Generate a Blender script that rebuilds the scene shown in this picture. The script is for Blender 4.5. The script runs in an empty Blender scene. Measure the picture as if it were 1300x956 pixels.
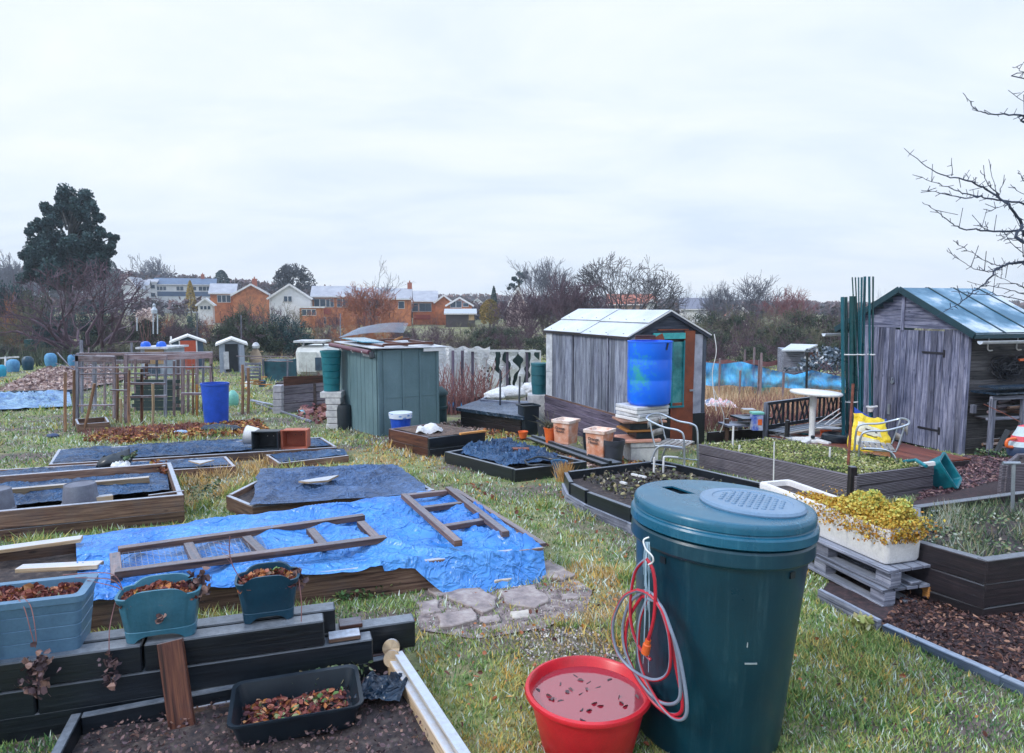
import bpy, bmesh, math, random
import numpy as np
from mathutils import Vector, Matrix, noise
R = math.radians
rnd = random.Random(7)
SC = bpy.context.scene
COL = SC.collection
V = Vector
# ------------------------------------------------------------ camera model and ground profile
H = 1.95; F = 866.667; PITCH = math.atan(88 / F)
SP, CP = math.sin(PITCH), math.cos(PITCH)
def sstep(a, b, x):
 t = min(1.0, max(0.0, (x - a) / (b - a))); return t * t * (3 - 2 * t)
def gz(x, y):
 z = 0.0
 if y > 4: z -= 0.05 * (min(y, 20) - 4)
 if y > 20: z -= 0.02 * (min(y, 45) - 20)
 if y > 100:
  w = sstep(0.17, 0.5, -x / y)
  z += w * (min(y, 420) - 100) * 0.030
  if y > 250: z += (1 - w) * (min(y, 700) - 250) * 0.010
 return z
def ray(px, py):
 u = (px - 650) / F; v = (478 - py) / F
 dy = CP + v * SP
 return u / dy, (-SP + v * CP) / dy
def D(px, py, Y):
 kx, kz = ray(px, py); return V((kx * Y, Y, H + kz * Y))
def A(px, py, z):
 kx, kz = ray(px, py); Y = (z - H) / kz; return V((kx * Y, Y, z))
def G(px, py, dz=0.0):
 kx, kz = ray(px, py)
 lo, hi = 1.0, 400.0
 for _ in range(50):
  m = (lo + hi) / 2
  if H + kz * m > gz(kx * m, m) + dz: lo = m
  else: hi = m
 return V((kx * lo, lo, gz(kx * lo, lo) + dz))
def onground(p, dz=0.0): return V((p[0], p[1], gz(p[0], p[1]) + dz))
# ------------------------------------------------------------ materials
MT = {}
class NT:
 def __init__(s, name):
  s.m = bpy.data.materials.new(name); s.m.use_nodes = True
  s.t = s.m.node_tree; s.n = s.t.nodes; s.l = s.t.links
  s.b = s.n['Principled BSDF']
 def add(s, typ, **kw):
  n = s.n.new(typ)
  for k, v in kw.items(): setattr(n, k, v)
  return n
 def link(s, a, b): s.l.new(a, b)
 def ramp(s, fac, stops):
  r = s.add('ShaderNodeValToRGB')
  e = r.color_ramp.elements
  while len(e) < len(stops): e.new(0.5)
  for i, (p, c) in enumerate(stops):
   e[i].position = p; e[i].color = (c[0], c[1], c[2], 1)
  s.link(fac, r.inputs[0]); return r.outputs[0]
 def noise(s, vec, scale, detail=5, rough=0.6, dist=0):
  n = s.add('ShaderNodeTexNoise'); n.inputs['Scale'].default_value = scale
  n.inputs['Detail'].default_value = detail; n.inputs['Roughness'].default_value = rough
  n.inputs['Distortion'].default_value = dist
  if vec is not None: s.link(vec, n.inputs['Vector'])
  return n.outputs['Fac']
 def mapping(s, vec, scale):
  n = s.add('ShaderNodeMapping'); n.inputs['Scale'].default_value = scale
  s.link(vec, n.inputs['Vector']); return n.outputs[0]
 def mix(s, fac, a, b, typ='MIX'):
  n = s.add('ShaderNodeMix', data_type='RGBA', blend_type=typ)
  for inp, x in ((n.inputs[0], fac), (n.inputs[6], a), (n.inputs[7], b)):
   if isinstance(x, (int, float)): inp.default_value = x
   elif isinstance(x, tuple): inp.default_value = (*x, 1)
   else: s.link(x, inp)
  return n.outputs[2]
 def math(s, op, a, b=0.0, clamp=False):
  n = s.add('ShaderNodeMath', operation=op, use_clamp=clamp)
  for inp, x in ((n.inputs[0], a), (n.inputs[1], b)):
   if isinstance(x, (int, float)): inp.default_value = x
   else: s.link(x, inp)
  return n.outputs[0]
 def bump(s, h, strength, dist=0.01):
  n = s.add('ShaderNodeBump'); n.inputs['Strength'].default_value = strength
  n.inputs['Distance'].default_value = dist
  s.link(h, n.inputs['Height']); s.link(n.outputs[0], s.b.inputs['Normal'])
 def pos(s): return s.add('ShaderNodeNewGeometry').outputs['Position']
 def uv(s): return s.add('ShaderNodeTexCoord').outputs['UV']
 def sep(s, vec):
  n = s.add('ShaderNodeSeparateXYZ'); s.link(vec, n.inputs[0]); return n.outputs
def pm(name, c1, c2=None, scale=6, rough=0.6, bump=0.15, metal=0.0, spec=0.5, fine=60, stops=None, coat=0, streak=None):
 """paint, plastic, stone: two tones mixed by noise, small surface bump"""
 if name in MT: return MT[name]
 t = NT(name); c2 = c2 or tuple(x * 0.75 for x in c1)
 p = t.pos()
 f = t.noise(p, scale, 6)
 st = stops or [(0.35, c2), (0.62, c1)]
 col = t.ramp(f, st)
 f2 = t.noise(p, fine, 3)
 col = t.mix(0.35, col, t.ramp(f2, [(0.3, (0.55,) * 3), (0.7, (1.0,) * 3)]), 'MULTIPLY')
 if streak:
  k_ = t.ramp(t.noise(t.mapping(p, (14, 14, .9)), 1.3, 6, .75, .3), [(.52, (0, 0, 0)), (.72, (.55,) * 3)])
  k2 = t.ramp(t.noise(p, 5, 6, .7), [(.45, (.15,) * 3), (.65, (1, 1, 1))]); col = t.mix(t.mix(1, k_, k2, 'MULTIPLY'), col, streak)
 t.link(col, t.b.inputs['Base Color'])
 rr = t.math('MULTIPLY_ADD', f, 0.25); rr.node.inputs[2].default_value = rough - 0.12
 t.link(rr, t.b.inputs['Roughness'])
 t.b.inputs['Metallic'].default_value = metal
 t.b.inputs['Specular IOR Level'].default_value = spec
 if coat: t.b.inputs['Coat Weight'].default_value = coat
 if bump: t.bump(f2, bump, 0.004)
 MT[name] = t.m; return t.m
def wood(name, c1, c2, dark=(0.03, 0.025, 0.022), rough=0.7, grain=28, stain=None, frost=0.0, tone=0.5, spec=0.3):
 """boards: uv.x runs along the grain in metres, each board has its own uv offset"""
 if name in MT: return MT[name]
 t = NT(name); uv = t.uv()
 g1 = t.noise(t.mapping(uv, (1.2, grain, 1)), 1.6, 8, 0.65, 0.6)
 g2 = t.noise(t.mapping(uv, (3, grain * 5, 1)), 1.0, 4, 0.7)
 lo = t.noise(t.mapping(uv, (0.33, 0.33, 1)), 1.0, 1)
 col = t.ramp(g1, [(0.34, dark), (0.46, c2), (0.62, c1)])
 col = t.mix(0.5, col, t.ramp(g2, [(0.34, (0.45,) * 3), (0.62, (1.1,) * 3)]), 'MULTIPLY')
 kn = t.add('ShaderNodeTexVoronoi'); t.link(t.mapping(uv, (3.2, 9, 1)), kn.inputs['Vector']); kn.inputs['Scale'].default_value = 1.0
 col = t.mix(t.ramp(kn.outputs['Distance'], [(0.05, (.85,) * 3), (0.12, (0, 0, 0))]), col, dark)
 col = t.mix(1.0, col, t.ramp(lo, [(0.38, (1 - tone,) * 3), (0.62, (1.05,) * 3)]), 'MULTIPLY')
 p = t.pos()
 st = t.noise(p, 2.3, 6, 0.7)
 col = t.mix(t.ramp(st, [(0.5, (0, 0, 0)), (0.72, (0.75,) * 3)]), col, stain or dark)
 if frost:
  nz = t.sep(t.add('ShaderNodeNewGeometry').outputs['Normal'])[2]
  fr = t.noise(p, 30, 6, 0.75)
  k = t.math('MULTIPLY', t.math('SUBTRACT', nz, 0.6, True), 2.5 * frost)
  k = t.math('MULTIPLY', k, t.math('MULTIPLY', fr, 1.5), True)
  col = t.mix(k, col, (0.48, 0.55, 0.66))
 t.link(col, t.b.inputs['Base Color'])
 t.b.inputs['Roughness'].default_value = rough; t.b.inputs['Specular IOR Level'].default_value = spec
 t.bump(g1, 0.45, 0.006)
 MT[name] = t.m; return t.m
def leafm(name, stops, rough=0.55, trans=0.15):
 """foliage: every leaf holds its own value in uv.x"""
 if name in MT: return MT[name]
 t = NT(name); s = t.sep(t.uv())
 col = t.ramp(s[0], stops)
 t.link(col, t.b.inputs['Base Color']); t.b.inputs['Roughness'].default_value = rough
 t.b.inputs['Specular IOR Level'].default_value = 0.25
 MT[name] = t.m; return t.m
def tarpm(name, c1, c2, rough=0.4, weave=True, crease=0.6, edge=None):
 if name in MT: return MT[name]
 t = NT(name); p = t.pos()
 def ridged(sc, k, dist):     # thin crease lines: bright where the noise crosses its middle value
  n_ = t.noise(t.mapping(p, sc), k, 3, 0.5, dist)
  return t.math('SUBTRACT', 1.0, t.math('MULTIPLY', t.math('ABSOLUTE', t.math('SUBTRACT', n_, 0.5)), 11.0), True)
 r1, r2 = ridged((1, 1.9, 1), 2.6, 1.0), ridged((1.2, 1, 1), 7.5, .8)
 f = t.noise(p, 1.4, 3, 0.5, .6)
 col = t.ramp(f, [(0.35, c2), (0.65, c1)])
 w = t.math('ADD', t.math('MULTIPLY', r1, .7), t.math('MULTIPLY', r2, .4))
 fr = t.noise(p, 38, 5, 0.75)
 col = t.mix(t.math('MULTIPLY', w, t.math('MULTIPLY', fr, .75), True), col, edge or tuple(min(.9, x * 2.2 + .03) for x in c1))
 col = t.mix(.35, col, t.ramp(fr, [(0.35, (0.6,) * 3), (0.6, (1.05,) * 3)]), 'MULTIPLY')
 t.link(col, t.b.inputs['Base Color']); t.b.inputs['Roughness'].default_value = rough
 t.b.inputs['Specular IOR Level'].default_value = 0.45
 t.bump(t.math('ADD', w, t.math('MULTIPLY', f, 1.5)), crease, 0.035)
 MT[name] = t.m; return t.m
# ------------------------------------------------------------ mesh builder
class MB:
 def __init__(s): s.v = []; s.f = []; s.uv = []; s.mi = []
 def face(s, idx, uv, m=0): s.f.append(tuple(idx)); s.uv.extend(uv); s.mi.append(m)
 def quad(s, pts, m=0, uv=None):
  i = len(s.v); s.v += [tuple(p) for p in pts]
  n = len(pts)
  s.face(range(i, i + n), uv or [(0, 0), (1, 0), (1, 1), (0, 1)][:n] + [(0, 0)] * (n - 4), m)
 def box(s, c, size, M=None, m=0):
  """size along x,y,z of M (3x3); u follows the longest side"""
  i = len(s.v); hx, hy, hz = [a / 2 for a in size]
  c = V(c)
  for z in (-1, 1):
   for y in (-1, 1):
    for x in (-1, 1):
     q = V((x * hx, y * hy, z * hz)); q = M @ q if M is not None else q
     s.v.append(tuple(c + q))
  L = max(range(3), key=lambda k: size[k])
  ou, ov = rnd.random() * 50, rnd.random() * 50
  for fi, ax in (((0, 2, 3, 1), 2), ((4, 5, 7, 6), 2), ((0, 1, 5, 4), 1), ((2, 6, 7, 3), 1), ((0, 4, 6, 2), 0), ((1, 3, 7, 5), 0)):
   uvs = []
   for k in fi:
    co = ((1 if k & 1 else -1) * hx, (1 if k & 2 else -1) * hy, (1 if k & 4 else -1) * hz)
    oth = [a for a in range(3) if a != ax]
    if L in oth:
     o = [a for a in oth if a != L][0]; uvs.append((co[L] + ou, co[o] + ov + ax * 0.37))
    else: uvs.append((co[oth[0]] * 0.4 + ou, co[oth[1]] + ov))
   s.face([i + k for k in fi], uvs, m)
 def beam(s, p0, p1, w, h, up=(0, 0, 1), m=0):
  """bar between two points: w sideways, h along up"""
  p0 = V(p0); p1 = V(p1); d = p1 - p0; L = d.length
  if L < 1e-6: return
  d.normalize(); up = V(up)
  sd = d.cross(up)
  if sd.length < 1e-4: sd = d.cross(V((0, 1, 0)))
  sd.normalize(); u2 = sd.cross(d).normalized()
  M = Matrix((d, sd, u2)).transposed()
  s.box((p0 + p1) / 2, (L, w, h), M, m)
 def tube(s, pts, r, n=8, cap=True, m=0, mfn=None, closed=False):
  pts = [V(p) for p in pts]; k = len(pts)
  rs = r if isinstance(r, (list, tuple)) else [r] * k
  base = len(s.v); L = 0; o = rnd.random() * 9
  prev = None; lens = []
  for j, p in enumerate(pts):
   a = pts[j - 1] if (j or closed) else p; b = pts[(j + 1) % k] if (j < k - 1 or closed) else p
   t = (b - a)
   t = t.normalized() if t.length > 1e-9 else V((0, 0, 1))
   if prev is None:
    q = t.cross(V((0, 0, 1)));
    if q.length < 1e-3: q = t.cross(V((1, 0, 0)))
    q.normalize()
   else:
    q = prev - t * prev.dot(t)
    q = q.normalized() if q.length > 1e-6 else prev
   prev = q; w = t.cross(q)
   if j: L += (p - pts[j - 1]).length
   lens.append(L)
   for i in range(n):
    an = 2 * math.pi * i / n
    s.v.append(tuple(p + (q * math.cos(an) + w * math.sin(an)) * rs[j]))
  for j in range(k if closed else k - 1):
   jn = (j + 1) % k
   for i in range(n):
    i2 = (i + 1) % n
    c = rs[j] * 6.28
    l1 = lens[jn] if jn else L + 0.1
    s.face((base + j * n + i, base + j * n + i2, base + jn * n + i2, base + jn * n + i),
      [(lens[j] + o, i / n * c), (lens[j] + o, (i + 1) / n * c), (l1 + o, (i + 1) / n * c), (l1 + o, i / n * c)],
      mfn(i, j) if mfn else m)
  if cap and not closed and n > 2:
   for j, rev in ((0, True), (k - 1, False)):
    idx = [base + j * n + i for i in range(n)]
    if rev: idx.reverse()
    s.face(idx, [(o, 0)] * n, mfn(0, j) if mfn else m)
 def lathe(s, prof, c=(0, 0, 0), n=28, M=None, sx=1, sy=1, m=0, mfn=None, a0=0.0, caps=True):
  """prof: (radius, height) pairs"""
  base = len(s.v); c = V(c); o = rnd.random() * 9
  for r, z in prof:
   for i in range(n):
    an = 2 * math.pi * i / n + a0
    q = V((r * math.cos(an) * sx, r * math.sin(an) * sy, z)); q = M @ q if M is not None else q
    s.v.append(tuple(c + q))
  for j in range(len(prof) - 1):
   for i in range(n):
    i2 = (i + 1) % n
    s.face((base + j * n + i, base + j * n + i2, base + (j + 1) * n + i2, base + (j + 1) * n + i),
      [(i / n + o, prof[j][1]), ((i + 1) / n + o, prof[j][1]), ((i + 1) / n + o, prof[j + 1][1]), (i / n + o, prof[j + 1][1])],
      mfn(j) if mfn else m)
  for j, rev in ((0, True), (len(prof) - 1, False)):
   if prof[j][0] > 1e-4 and caps:
    idx = [base + j * n + i for i in range(n)]
    if rev: idx.reverse()
    s.face(idx, [(o, 0)] * n, mfn(max(0, j - 1)) if mfn else m)
 def prism(s, poly, ext, m=0):
  i = len(s.v); n = len(poly); ext = V(ext); poly = [V(p) for p in poly]
  s.v += [tuple(p) for p in poly] + [tuple(p + ext) for p in poly]
  e1 = (poly[1] - poly[0]).normalized(); nn = ext.normalized(); e2 = nn.cross(e1)
  o = rnd.random() * 30
  q = lambda p: ((p - poly[0]).dot(e1) + o, (p - poly[0]).dot(e2) + o)
  s.face([i + k for k in reversed(range(n))], [q(poly[k]) for k in reversed(range(n))], m)
  s.face([i + n + k for k in range(n)], [q(poly[k]) for k in range(n)], m)
  for k in range(n):
   k2 = (k + 1) % n; L = (poly[k2] - poly[k]).length; hh = ext.length
   s.face((i + k, i + k2, i + n + k2, i + n + k), [(o, o), (L + o, o), (L + o, hh + o), (o, hh + o)], m)
 def grid(s, fn, nu, nv, m=0, uvs=1.0, uvm=False):
  i = len(s.v)
  for a in range(nu + 1):
   for b in range(nv + 1): s.v.append(tuple(fn(a / nu, b / nv)))
  for a in range(nu):
   for b in range(nv):
    k = i + a * (nv + 1) + b
    s.face((k, k + nv + 1, k + nv + 2, k + 1),
      [(a / nu * uvs, b / nv * uvs), ((a + 1) / nu * uvs, b / nv * uvs), ((a + 1) / nu * uvs, (b + 1) / nv * uvs), (a / nu * uvs, (b + 1) / nv * uvs)], m)
 def leaf(s, p, size, up=None, val=None, m=0, asp=0.6, tilt=1.0):
  """one small leaf-shaped face in a random direction"""
  p = V(p)
  a = V((rnd.gauss(0, 1), rnd.gauss(0, 1), rnd.gauss(0, 1) * tilt)).normalized()
  b = a.cross(V((rnd.gauss(0, 1), rnd.gauss(0, 1), rnd.gauss(0, 1))))
  if b.length < 1e-3: b = V((1, 0, 0))
  b.normalize()
  v = rnd.random() if val is None else val
  w = size * asp * 0.5
  if size > .12 or size < .03 and size > 0: s.quad([p - a * size * .5, p + b * w, p + a * size * .5, p - b * w], m, [(v, 0.5)] * 4)
  else:   # folded, rounded leaf: two halves meeting at the midrib
   nn = a.cross(b) * size * rnd.uniform(-.25, .25); i = len(s.v)
   s.v += [tuple(q) for q in (p - a * size * .5, p - a * size * .12, p + a * size * .5, p + b * w - a * size * .2 + nn, p + b * w * .9 + a * size * .2 + nn, p - b * w - a * size * .2 + nn, p - b * w * .9 + a * size * .2 + nn)]
   u_ = [(v, 0.5)] * 5; s.face((i, i + 3, i + 4, i + 2, i + 1), u_, m); s.face((i, i + 1, i + 2, i + 6, i + 5), u_, m)
 def move(s, M, start=0):
  for i in range(start, len(s.v)): s.v[i] = tuple(M @ V(s.v[i]))
INV = {}
def thing(name, label, cat, loc=(0, 0, 0), rz=0.0, group=None):
 o = bpy.data.objects.new(name, None); COL.objects.link(o)
 o.location = loc; o.rotation_euler = (0, 0, rz); o['label'] = label; o['category'] = cat
 if group: o['group'] = group
 o.empty_display_size = 0.1
 INV[o.name] = (Matrix.Translation(V(loc)) @ Matrix.Rotation(rz, 4, 'Z')).inverted()
 return o
def build(mb, name, mat, parent=None, smooth=False, bevel=0, local=False, ang=38, label=None, kind=None, origin=None):
 inv = None
 if parent is not None and not local: inv = INV[parent.name]
 elif origin is not None: inv = Matrix.Translation(-V(origin))
 n = len(mb.v)
 co = np.array(mb.v, dtype=np.float64).reshape(n, 3)
 if inv is not None:
  m = np.array(inv); co = co @ m[:3, :3].T + m[:3, 3]
 me = bpy.data.meshes.new(name)
 me.from_pydata(co.tolist(), [], mb.f)
 ul = me.uv_layers.new(name='UVMap')
 ul.data.foreach_set('uv', np.array(mb.uv, dtype=np.float32).ravel())
 mats = mat if isinstance(mat, (list, tuple)) else [mat]
 for q in mats: me.materials.append(q)
 if len(mats) > 1: me.polygons.foreach_set('material_index', np.array(mb.mi, dtype=np.int32))
 if smooth:
  me.shade_smooth(); me.set_sharp_from_angle(angle=R(ang))
 me.update()
 o = bpy.data.objects.new(name, me); COL.objects.link(o)
 if origin is not None and parent is None: o.location = origin
 if parent is not None: o.parent = parent; INV[o.name] = INV.get(parent.name)
 if bevel:
  b = o.modifiers.new('Bevel', 'BEVEL'); b.width = bevel; b.segments = 2 if bevel > .008 else 1; b.limit_method = 'ANGLE'; b.angle_limit = R(40)
 if label: o['label'] = label
 if kind: o['kind'] = kind
 return o
def single(mb, name, mat, label, cat, group=None, origin=None, **kw):
 if origin is None:
  a = np.array(mb.v); origin = (float(a[:, 0].mean()), float(a[:, 1].mean()), float(a[:, 2].min()))
 o = build(mb, name, mat, origin=origin, **kw)
 o['label'] = label; o['category'] = cat
 if group: o['group'] = group
 return o
def setting(mb, name, mat, kind='structure', **kw):
 o = build(mb, name, mat, **kw); o['kind'] = kind; return o
def dup(root, loc, rz=None, label=None, scale=None, group=None):
 r = root.copy(); COL.objects.link(r); r.location = loc
 if rz is not None: r.rotation_euler = (0, 0, rz)
 if scale is not None: r.scale = scale if isinstance(scale, (tuple, list)) else (scale,) * 3
 if label: r['label'] = label
 if group: r['group'] = group
 for ch in list(root.children):
  c = ch.copy(); COL.objects.link(c); c.parent = r
  for g in ch.children:
   d = g.copy(); COL.objects.link(d); d.parent = c
 return r
def text_part(s, size, M, mat, parent, name='lettering'):
 cu = bpy.data.curves.new(name, 'FONT'); cu.body = s; cu.size = size; cu.extrude = 0.0008
 cu.align_x = 'CENTER'; cu.space_line = 0.85; cu.offset = size * 0.02
 cu.materials.append(mat)
 o = bpy.data.objects.new(name, cu); COL.objects.link(o); bpy.context.view_layer.update()
 me = bpy.data.meshes.new_from_object(o); bpy.data.objects.remove(o)
 o = bpy.data.objects.new(name, me); COL.objects.link(o)
 o.parent = parent; o.matrix_local = INV[parent.name] @ M
 return o
def fbm(x, y, z=0.0, s=1.0, o=3):
 a = 0; k = 1.0; t = 0
 for _ in range(o):
  a += noise.noise(V((x * s, y * s, z * s))) * k; t += k; k *= 0.5; s *= 2.1
 return a / t
# ------------------------------------------------------------ palette
W_GREY = wood('weathered_grey_wood', (0.38, 0.40, 0.50), (0.20, 0.22, 0.30), (0.045, 0.05, 0.075), frost=0.35)
W_SHED = wood('old_shed_boards', (0.32, 0.335, 0.46), (0.15, 0.165, 0.265), (0.035, 0.045, 0.085), grain=16, tone=0.5, stain=(0.08, 0.095, 0.17))
W_BROWN = wood('weathered_brown_wood', (0.34, 0.22, 0.16), (0.19, 0.11, 0.085), (0.05, 0.03, 0.028), stain=(0.11, 0.10, 0.11), frost=0.9)
W_RED = wood('wet_red_brown_wood', (0.22, 0.09, 0.055), (0.12, 0.045, 0.035), (0.03, 0.015, 0.015), rough=0.4, stain=(0.03, 0.03, 0.04), frost=0.3)
W_PALE = wood('pale_new_timber', (0.74, 0.58, 0.38), (0.56, 0.40, 0.25), (0.35, 0.22, 0.12), stain=(0.45, 0.38, 0.32), frost=0.9)
W_DARK = wood('dark_stained_sleeper', (0.05, 0.036, 0.042), (0.024, 0.019, 0.026), (0.012, 0.012, 0.016), rough=0.42, frost=0.35, spec=0.5)
W_BLACK = wood('black_painted_timber', (0.015, 0.022, 0.032), (0.009, 0.014, 0.022), (0.005, 0.008, 0.012), rough=0.33, frost=0.4, spec=0.6, tone=0.3)
W_MESH = wood('mossy_frame_timber', (0.24, 0.14, 0.11), (0.13, 0.08, 0.07), (0.03, 0.022, 0.028), stain=(0.12, 0.11, 0.14), frost=0.3)
W_POST = wood('brown_round_post', (0.42, 0.25, 0.14), (0.24, 0.13, 0.09), (0.07, 0.045, 0.04), stain=(0.14, 0.13, 0.14))
W_CAGE = wood('old_cage_timber', (0.36, 0.28, 0.30), (0.21, 0.15, 0.17), (0.06, 0.045, 0.06), stain=(0.28, 0.27, 0.32), frost=0.9)
W_PURP = wood('damp_purple_grey_boards', (0.21, 0.18, 0.25), (0.12, 0.10, 0.16), (0.035, 0.03, 0.05), stain=(0.10, 0.09, 0.13))
W_DECK = wood('wet_red_decking', (0.38, 0.12, 0.07), (0.22, 0.065, 0.045), (0.05, 0.02, 0.02), rough=0.42, stain=(0.14, 0.07, 0.06), spec=0.35)
W_ORANGE = wood('fresh_orange_wood', (0.80, 0.40, 0.12), (0.60, 0.27, 0.08), (0.3, 0.13, 0.05))
W_OCHRE = wood('yellow_shed_boards', (0.75, 0.55, 0.33), (0.6, 0.4, 0.22), (0.3, 0.2, 0.12))
GREENPAINT = pm('grey_green_shed_paint', (0.125, 0.25, 0.265), (0.10, 0.205, 0.225), scale=1.6, rough=0.5, bump=0.2, stops=[(0.3, (0.095, 0.17, 0.20)), (0.5, (0.115, 0.20, 0.235)), (0.72, (0.15, 0.245, 0.285))], streak=(.22, .33, .37))
COMP = pm('dark_teal_plastic', (0.002, 0.046, 0.078), (0.0015, 0.036, 0.064), scale=4, rough=0.32, bump=0.08, fine=140, streak=(.05, .13, .17))
COMPLID = pm('worn_sky_tinted_lid_plastic', (0.012, 0.12, 0.21), (0.008, 0.085, 0.155), scale=3.5, rough=0.27, bump=0.08, fine=120, streak=(.10, .30, .42))  # base colour lightened and blued to carry the sky reflection on the lid
COMPTOP = pm('grey_blue_lid_disc', (0.17, 0.28, 0.42), (0.13, 0.23, 0.36), rough=0.34, bump=0.05)
BLACKP = pm('black_plastic', (0.014, 0.024, 0.036), (0.009, 0.016, 0.026), rough=0.35, bump=0.05)
DGREY = pm('dark_grey_plastic', (0.05, 0.055, 0.075), (0.035, 0.04, 0.055), rough=0.5, bump=0.1)
GREYB = pm('grey_bucket_plastic', (0.17, 0.19, 0.25), (0.11, 0.12, 0.17), rough=0.55, scale=9)
WHITEP = pm('white_plastic', (0.78, 0.79, 0.80), (0.66, 0.67, 0.70), rough=0.4, bump=0.05)
SINK = pm('white_glazed_trough', (0.82, 0.81, 0.82), (0.70, 0.69, 0.71), rough=0.25, bump=0.03, scale=3)
DIRTYW = pm('dirty_white_sheet', (0.62, 0.65, 0.70), (0.35, 0.37, 0.42), rough=0.6, scale=5)
ALU = pm('brushed_aluminium', (0.62, 0.68, 0.74), (0.45, 0.5, 0.58), rough=0.32, metal=0.9, bump=0.05)
ALUD = pm('weathered_chair_slats', (0.42, 0.40, 0.38), (0.25, 0.22, 0.2), rough=0.5, metal=0.4)
ZINC = pm('galvanised_metal', (0.45, 0.5, 0.56), (0.3, 0.35, 0.42), rough=0.4, metal=0.7)
RUST = pm('rusty_iron', (0.24, 0.075, 0.045), (0.11, 0.035, 0.03), rough=0.7, scale=18, bump=0.4)
RUSTDOOR = pm('rust_brown_panel', (0.27, 0.068, 0.03), (0.15, 0.04, 0.024), rough=0.55, scale=3.5, bump=0.3)
BLUEBAR = pm('bright_blue_plastic', (0.005, 0.14, 0.80), (0.004, 0.11, 0.62), rough=0.32, bump=0.04, scale=2.5)
BLUEBIN = pm('royal_blue_plastic', (0.015, 0.09, 0.60), (0.01, 0.07, 0.45), rough=0.35, bump=0.04)
PLANTBLUE = pm('slate_blue_planter', (0.125, 0.25, 0.39), (0.09, 0.19, 0.31), rough=0.42, bump=0.12, scale=3, streak=(.05, .09, .13))
PLANTTEAL = pm('teal_planter', (0.055, 0.20, 0.30), (0.04, 0.16, 0.24), streak=(.12, .26, .33), rough=0.36, bump=0.1, scale=6)
PLANTDARK = pm('dark_teal_planter', (0.008, 0.06, 0.11), (0.006, 0.045, 0.085), rough=0.4, bump=0.1)
TEALCRATE = pm('teal_crate_plastic', (0.008, 0.21, 0.27), (0.006, 0.15, 0.2), rough=0.4)
TEALBUTT = pm('sea_green_butt', (0.008, 0.17, 0.215), (0.006, 0.13, 0.17), rough=0.4, scale=4)
AQUA = pm('pale_aqua_plastic', (0.20, 0.55, 0.48), (0.14, 0.42, 0.38), rough=0.45)
TERRA = pm('faded_terracotta_plastic', (0.68, 0.30, 0.19), rough=0.6, scale=7, stops=[(0.30, (0.80, 0.62, 0.55)), (0.45, (0.72, 0.38, 0.27)), (0.68, (0.60, 0.19, 0.085))])
TERRARIM = pm('bleached_terracotta_rim', (0.85, 0.72, 0.66), rough=0.6, scale=6, stops=[(0.3, (0.6, 0.25, 0.15)), (0.45, (0.80, 0.62, 0.54)), (0.65, (0.86, 0.78, 0.73))])
ORANGEP = pm('orange_plastic', (0.85, 0.17, 0.035), (0.7, 0.12, 0.03), rough=0.4)
ORCRATE = pm('dusty_orange_crate', (0.50, 0.15, 0.09), (0.40, 0.11, 0.07), rough=0.5)
REDP = pm('red_basin_plastic', (0.66, 0.02, 0.035), (0.5, 0.015, 0.028), rough=0.32, bump=0.05, fine=160, streak=(.30, .05, .05))
HOSER = pm('red_hose', (0.52, 0.02, 0.045), (0.4, 0.02, 0.04), rough=0.35)
HOSEG = pm('grey_blue_hose', (0.22, 0.27, 0.36), (0.16, 0.2, 0.28), rough=0.35)
STRING = pm('pale_string', (0.45, 0.62, 0.75), (0.3, 0.45, 0.6), rough=0.7)
LIGHTTIE = pm('white_tie', (0.8, 0.82, 0.84), rough=0.5)
GREENPOLE = pm('dark_green_coated_pole', (0.005, 0.075, 0.085), (0.004, 0.05, 0.06), rough=0.3, scale=9)
TEALPOLE = pm('teal_coated_pole', (0.008, 0.11, 0.15), (0.006, 0.08, 0.11), rough=0.3)
ROOFW = pm('white_frosted_roof', (0.62, 0.67, 0.73), (0.48, 0.53, 0.60), rough=0.55, scale=2.0, bump=0.15, streak=(.30, .34, .36))
FELT = pm('blue_green_roofing_felt', (0.05, 0.17, 0.27), rough=0.5, scale=1.7, bump=0.3, stops=[(0.38, (0.03, 0.13, 0.23)), (0.5, (0.14, 0.28, 0.42)), (0.6, (0.5, 0.58, 0.68))])
FELTEDGE = pm('dark_green_felt_edge', (0.007, 0.045, 0.065), (0.005, 0.032, 0.048), rough=0.6)
GUTTER = pm('white_gutter', (0.68, 0.72, 0.78), (0.5, 0.54, 0.6), rough=0.4)
BRICKW = pm('grey_concrete_block', (0.42, 0.42, 0.47), (0.28, 0.28, 0.34), rough=0.85, scale=12, bump=0.5)
BLOCKWHITE = pm('dirty_white_blocks', (0.66, 0.66, 0.68), (0.42, 0.42, 0.47), rough=0.7, scale=8, bump=0.4)
SLABSTONE = pm('mauve_paving_stone', (0.34, 0.27, 0.28), rough=0.75, scale=9, bump=0.6, stops=[(0.3, (0.17, 0.145, 0.15)), (0.5, (0.32, 0.265, 0.26)), (0.7, (0.47, 0.425, 0.40))])
SLABPALE = pm('pale_paving_stone', (0.58, 0.52, 0.45), rough=0.75, scale=8, bump=0.5, stops=[(0.3, (0.36, 0.33, 0.31)), (0.5, (0.52, 0.47, 0.42)), (0.7, (0.64, 0.60, 0.54))])
SOIL = pm('dark_damp_soil', (0.06, 0.05, 0.055), rough=0.9, scale=20, bump=1.0, fine=90, stops=[(0.35, (0.02, 0.018, 0.024)), (0.55, (0.06, 0.045, 0.045)), (0.75, (0.13, 0.11, 0.10))])
TARPBLUE = tarpm('blue_tarpaulin', (0.07, 0.30, 0.76), (0.02, 0.16, 0.60), rough=0.3, crease=0.7, edge=(0.16, 0.40, 0.80))
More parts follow.
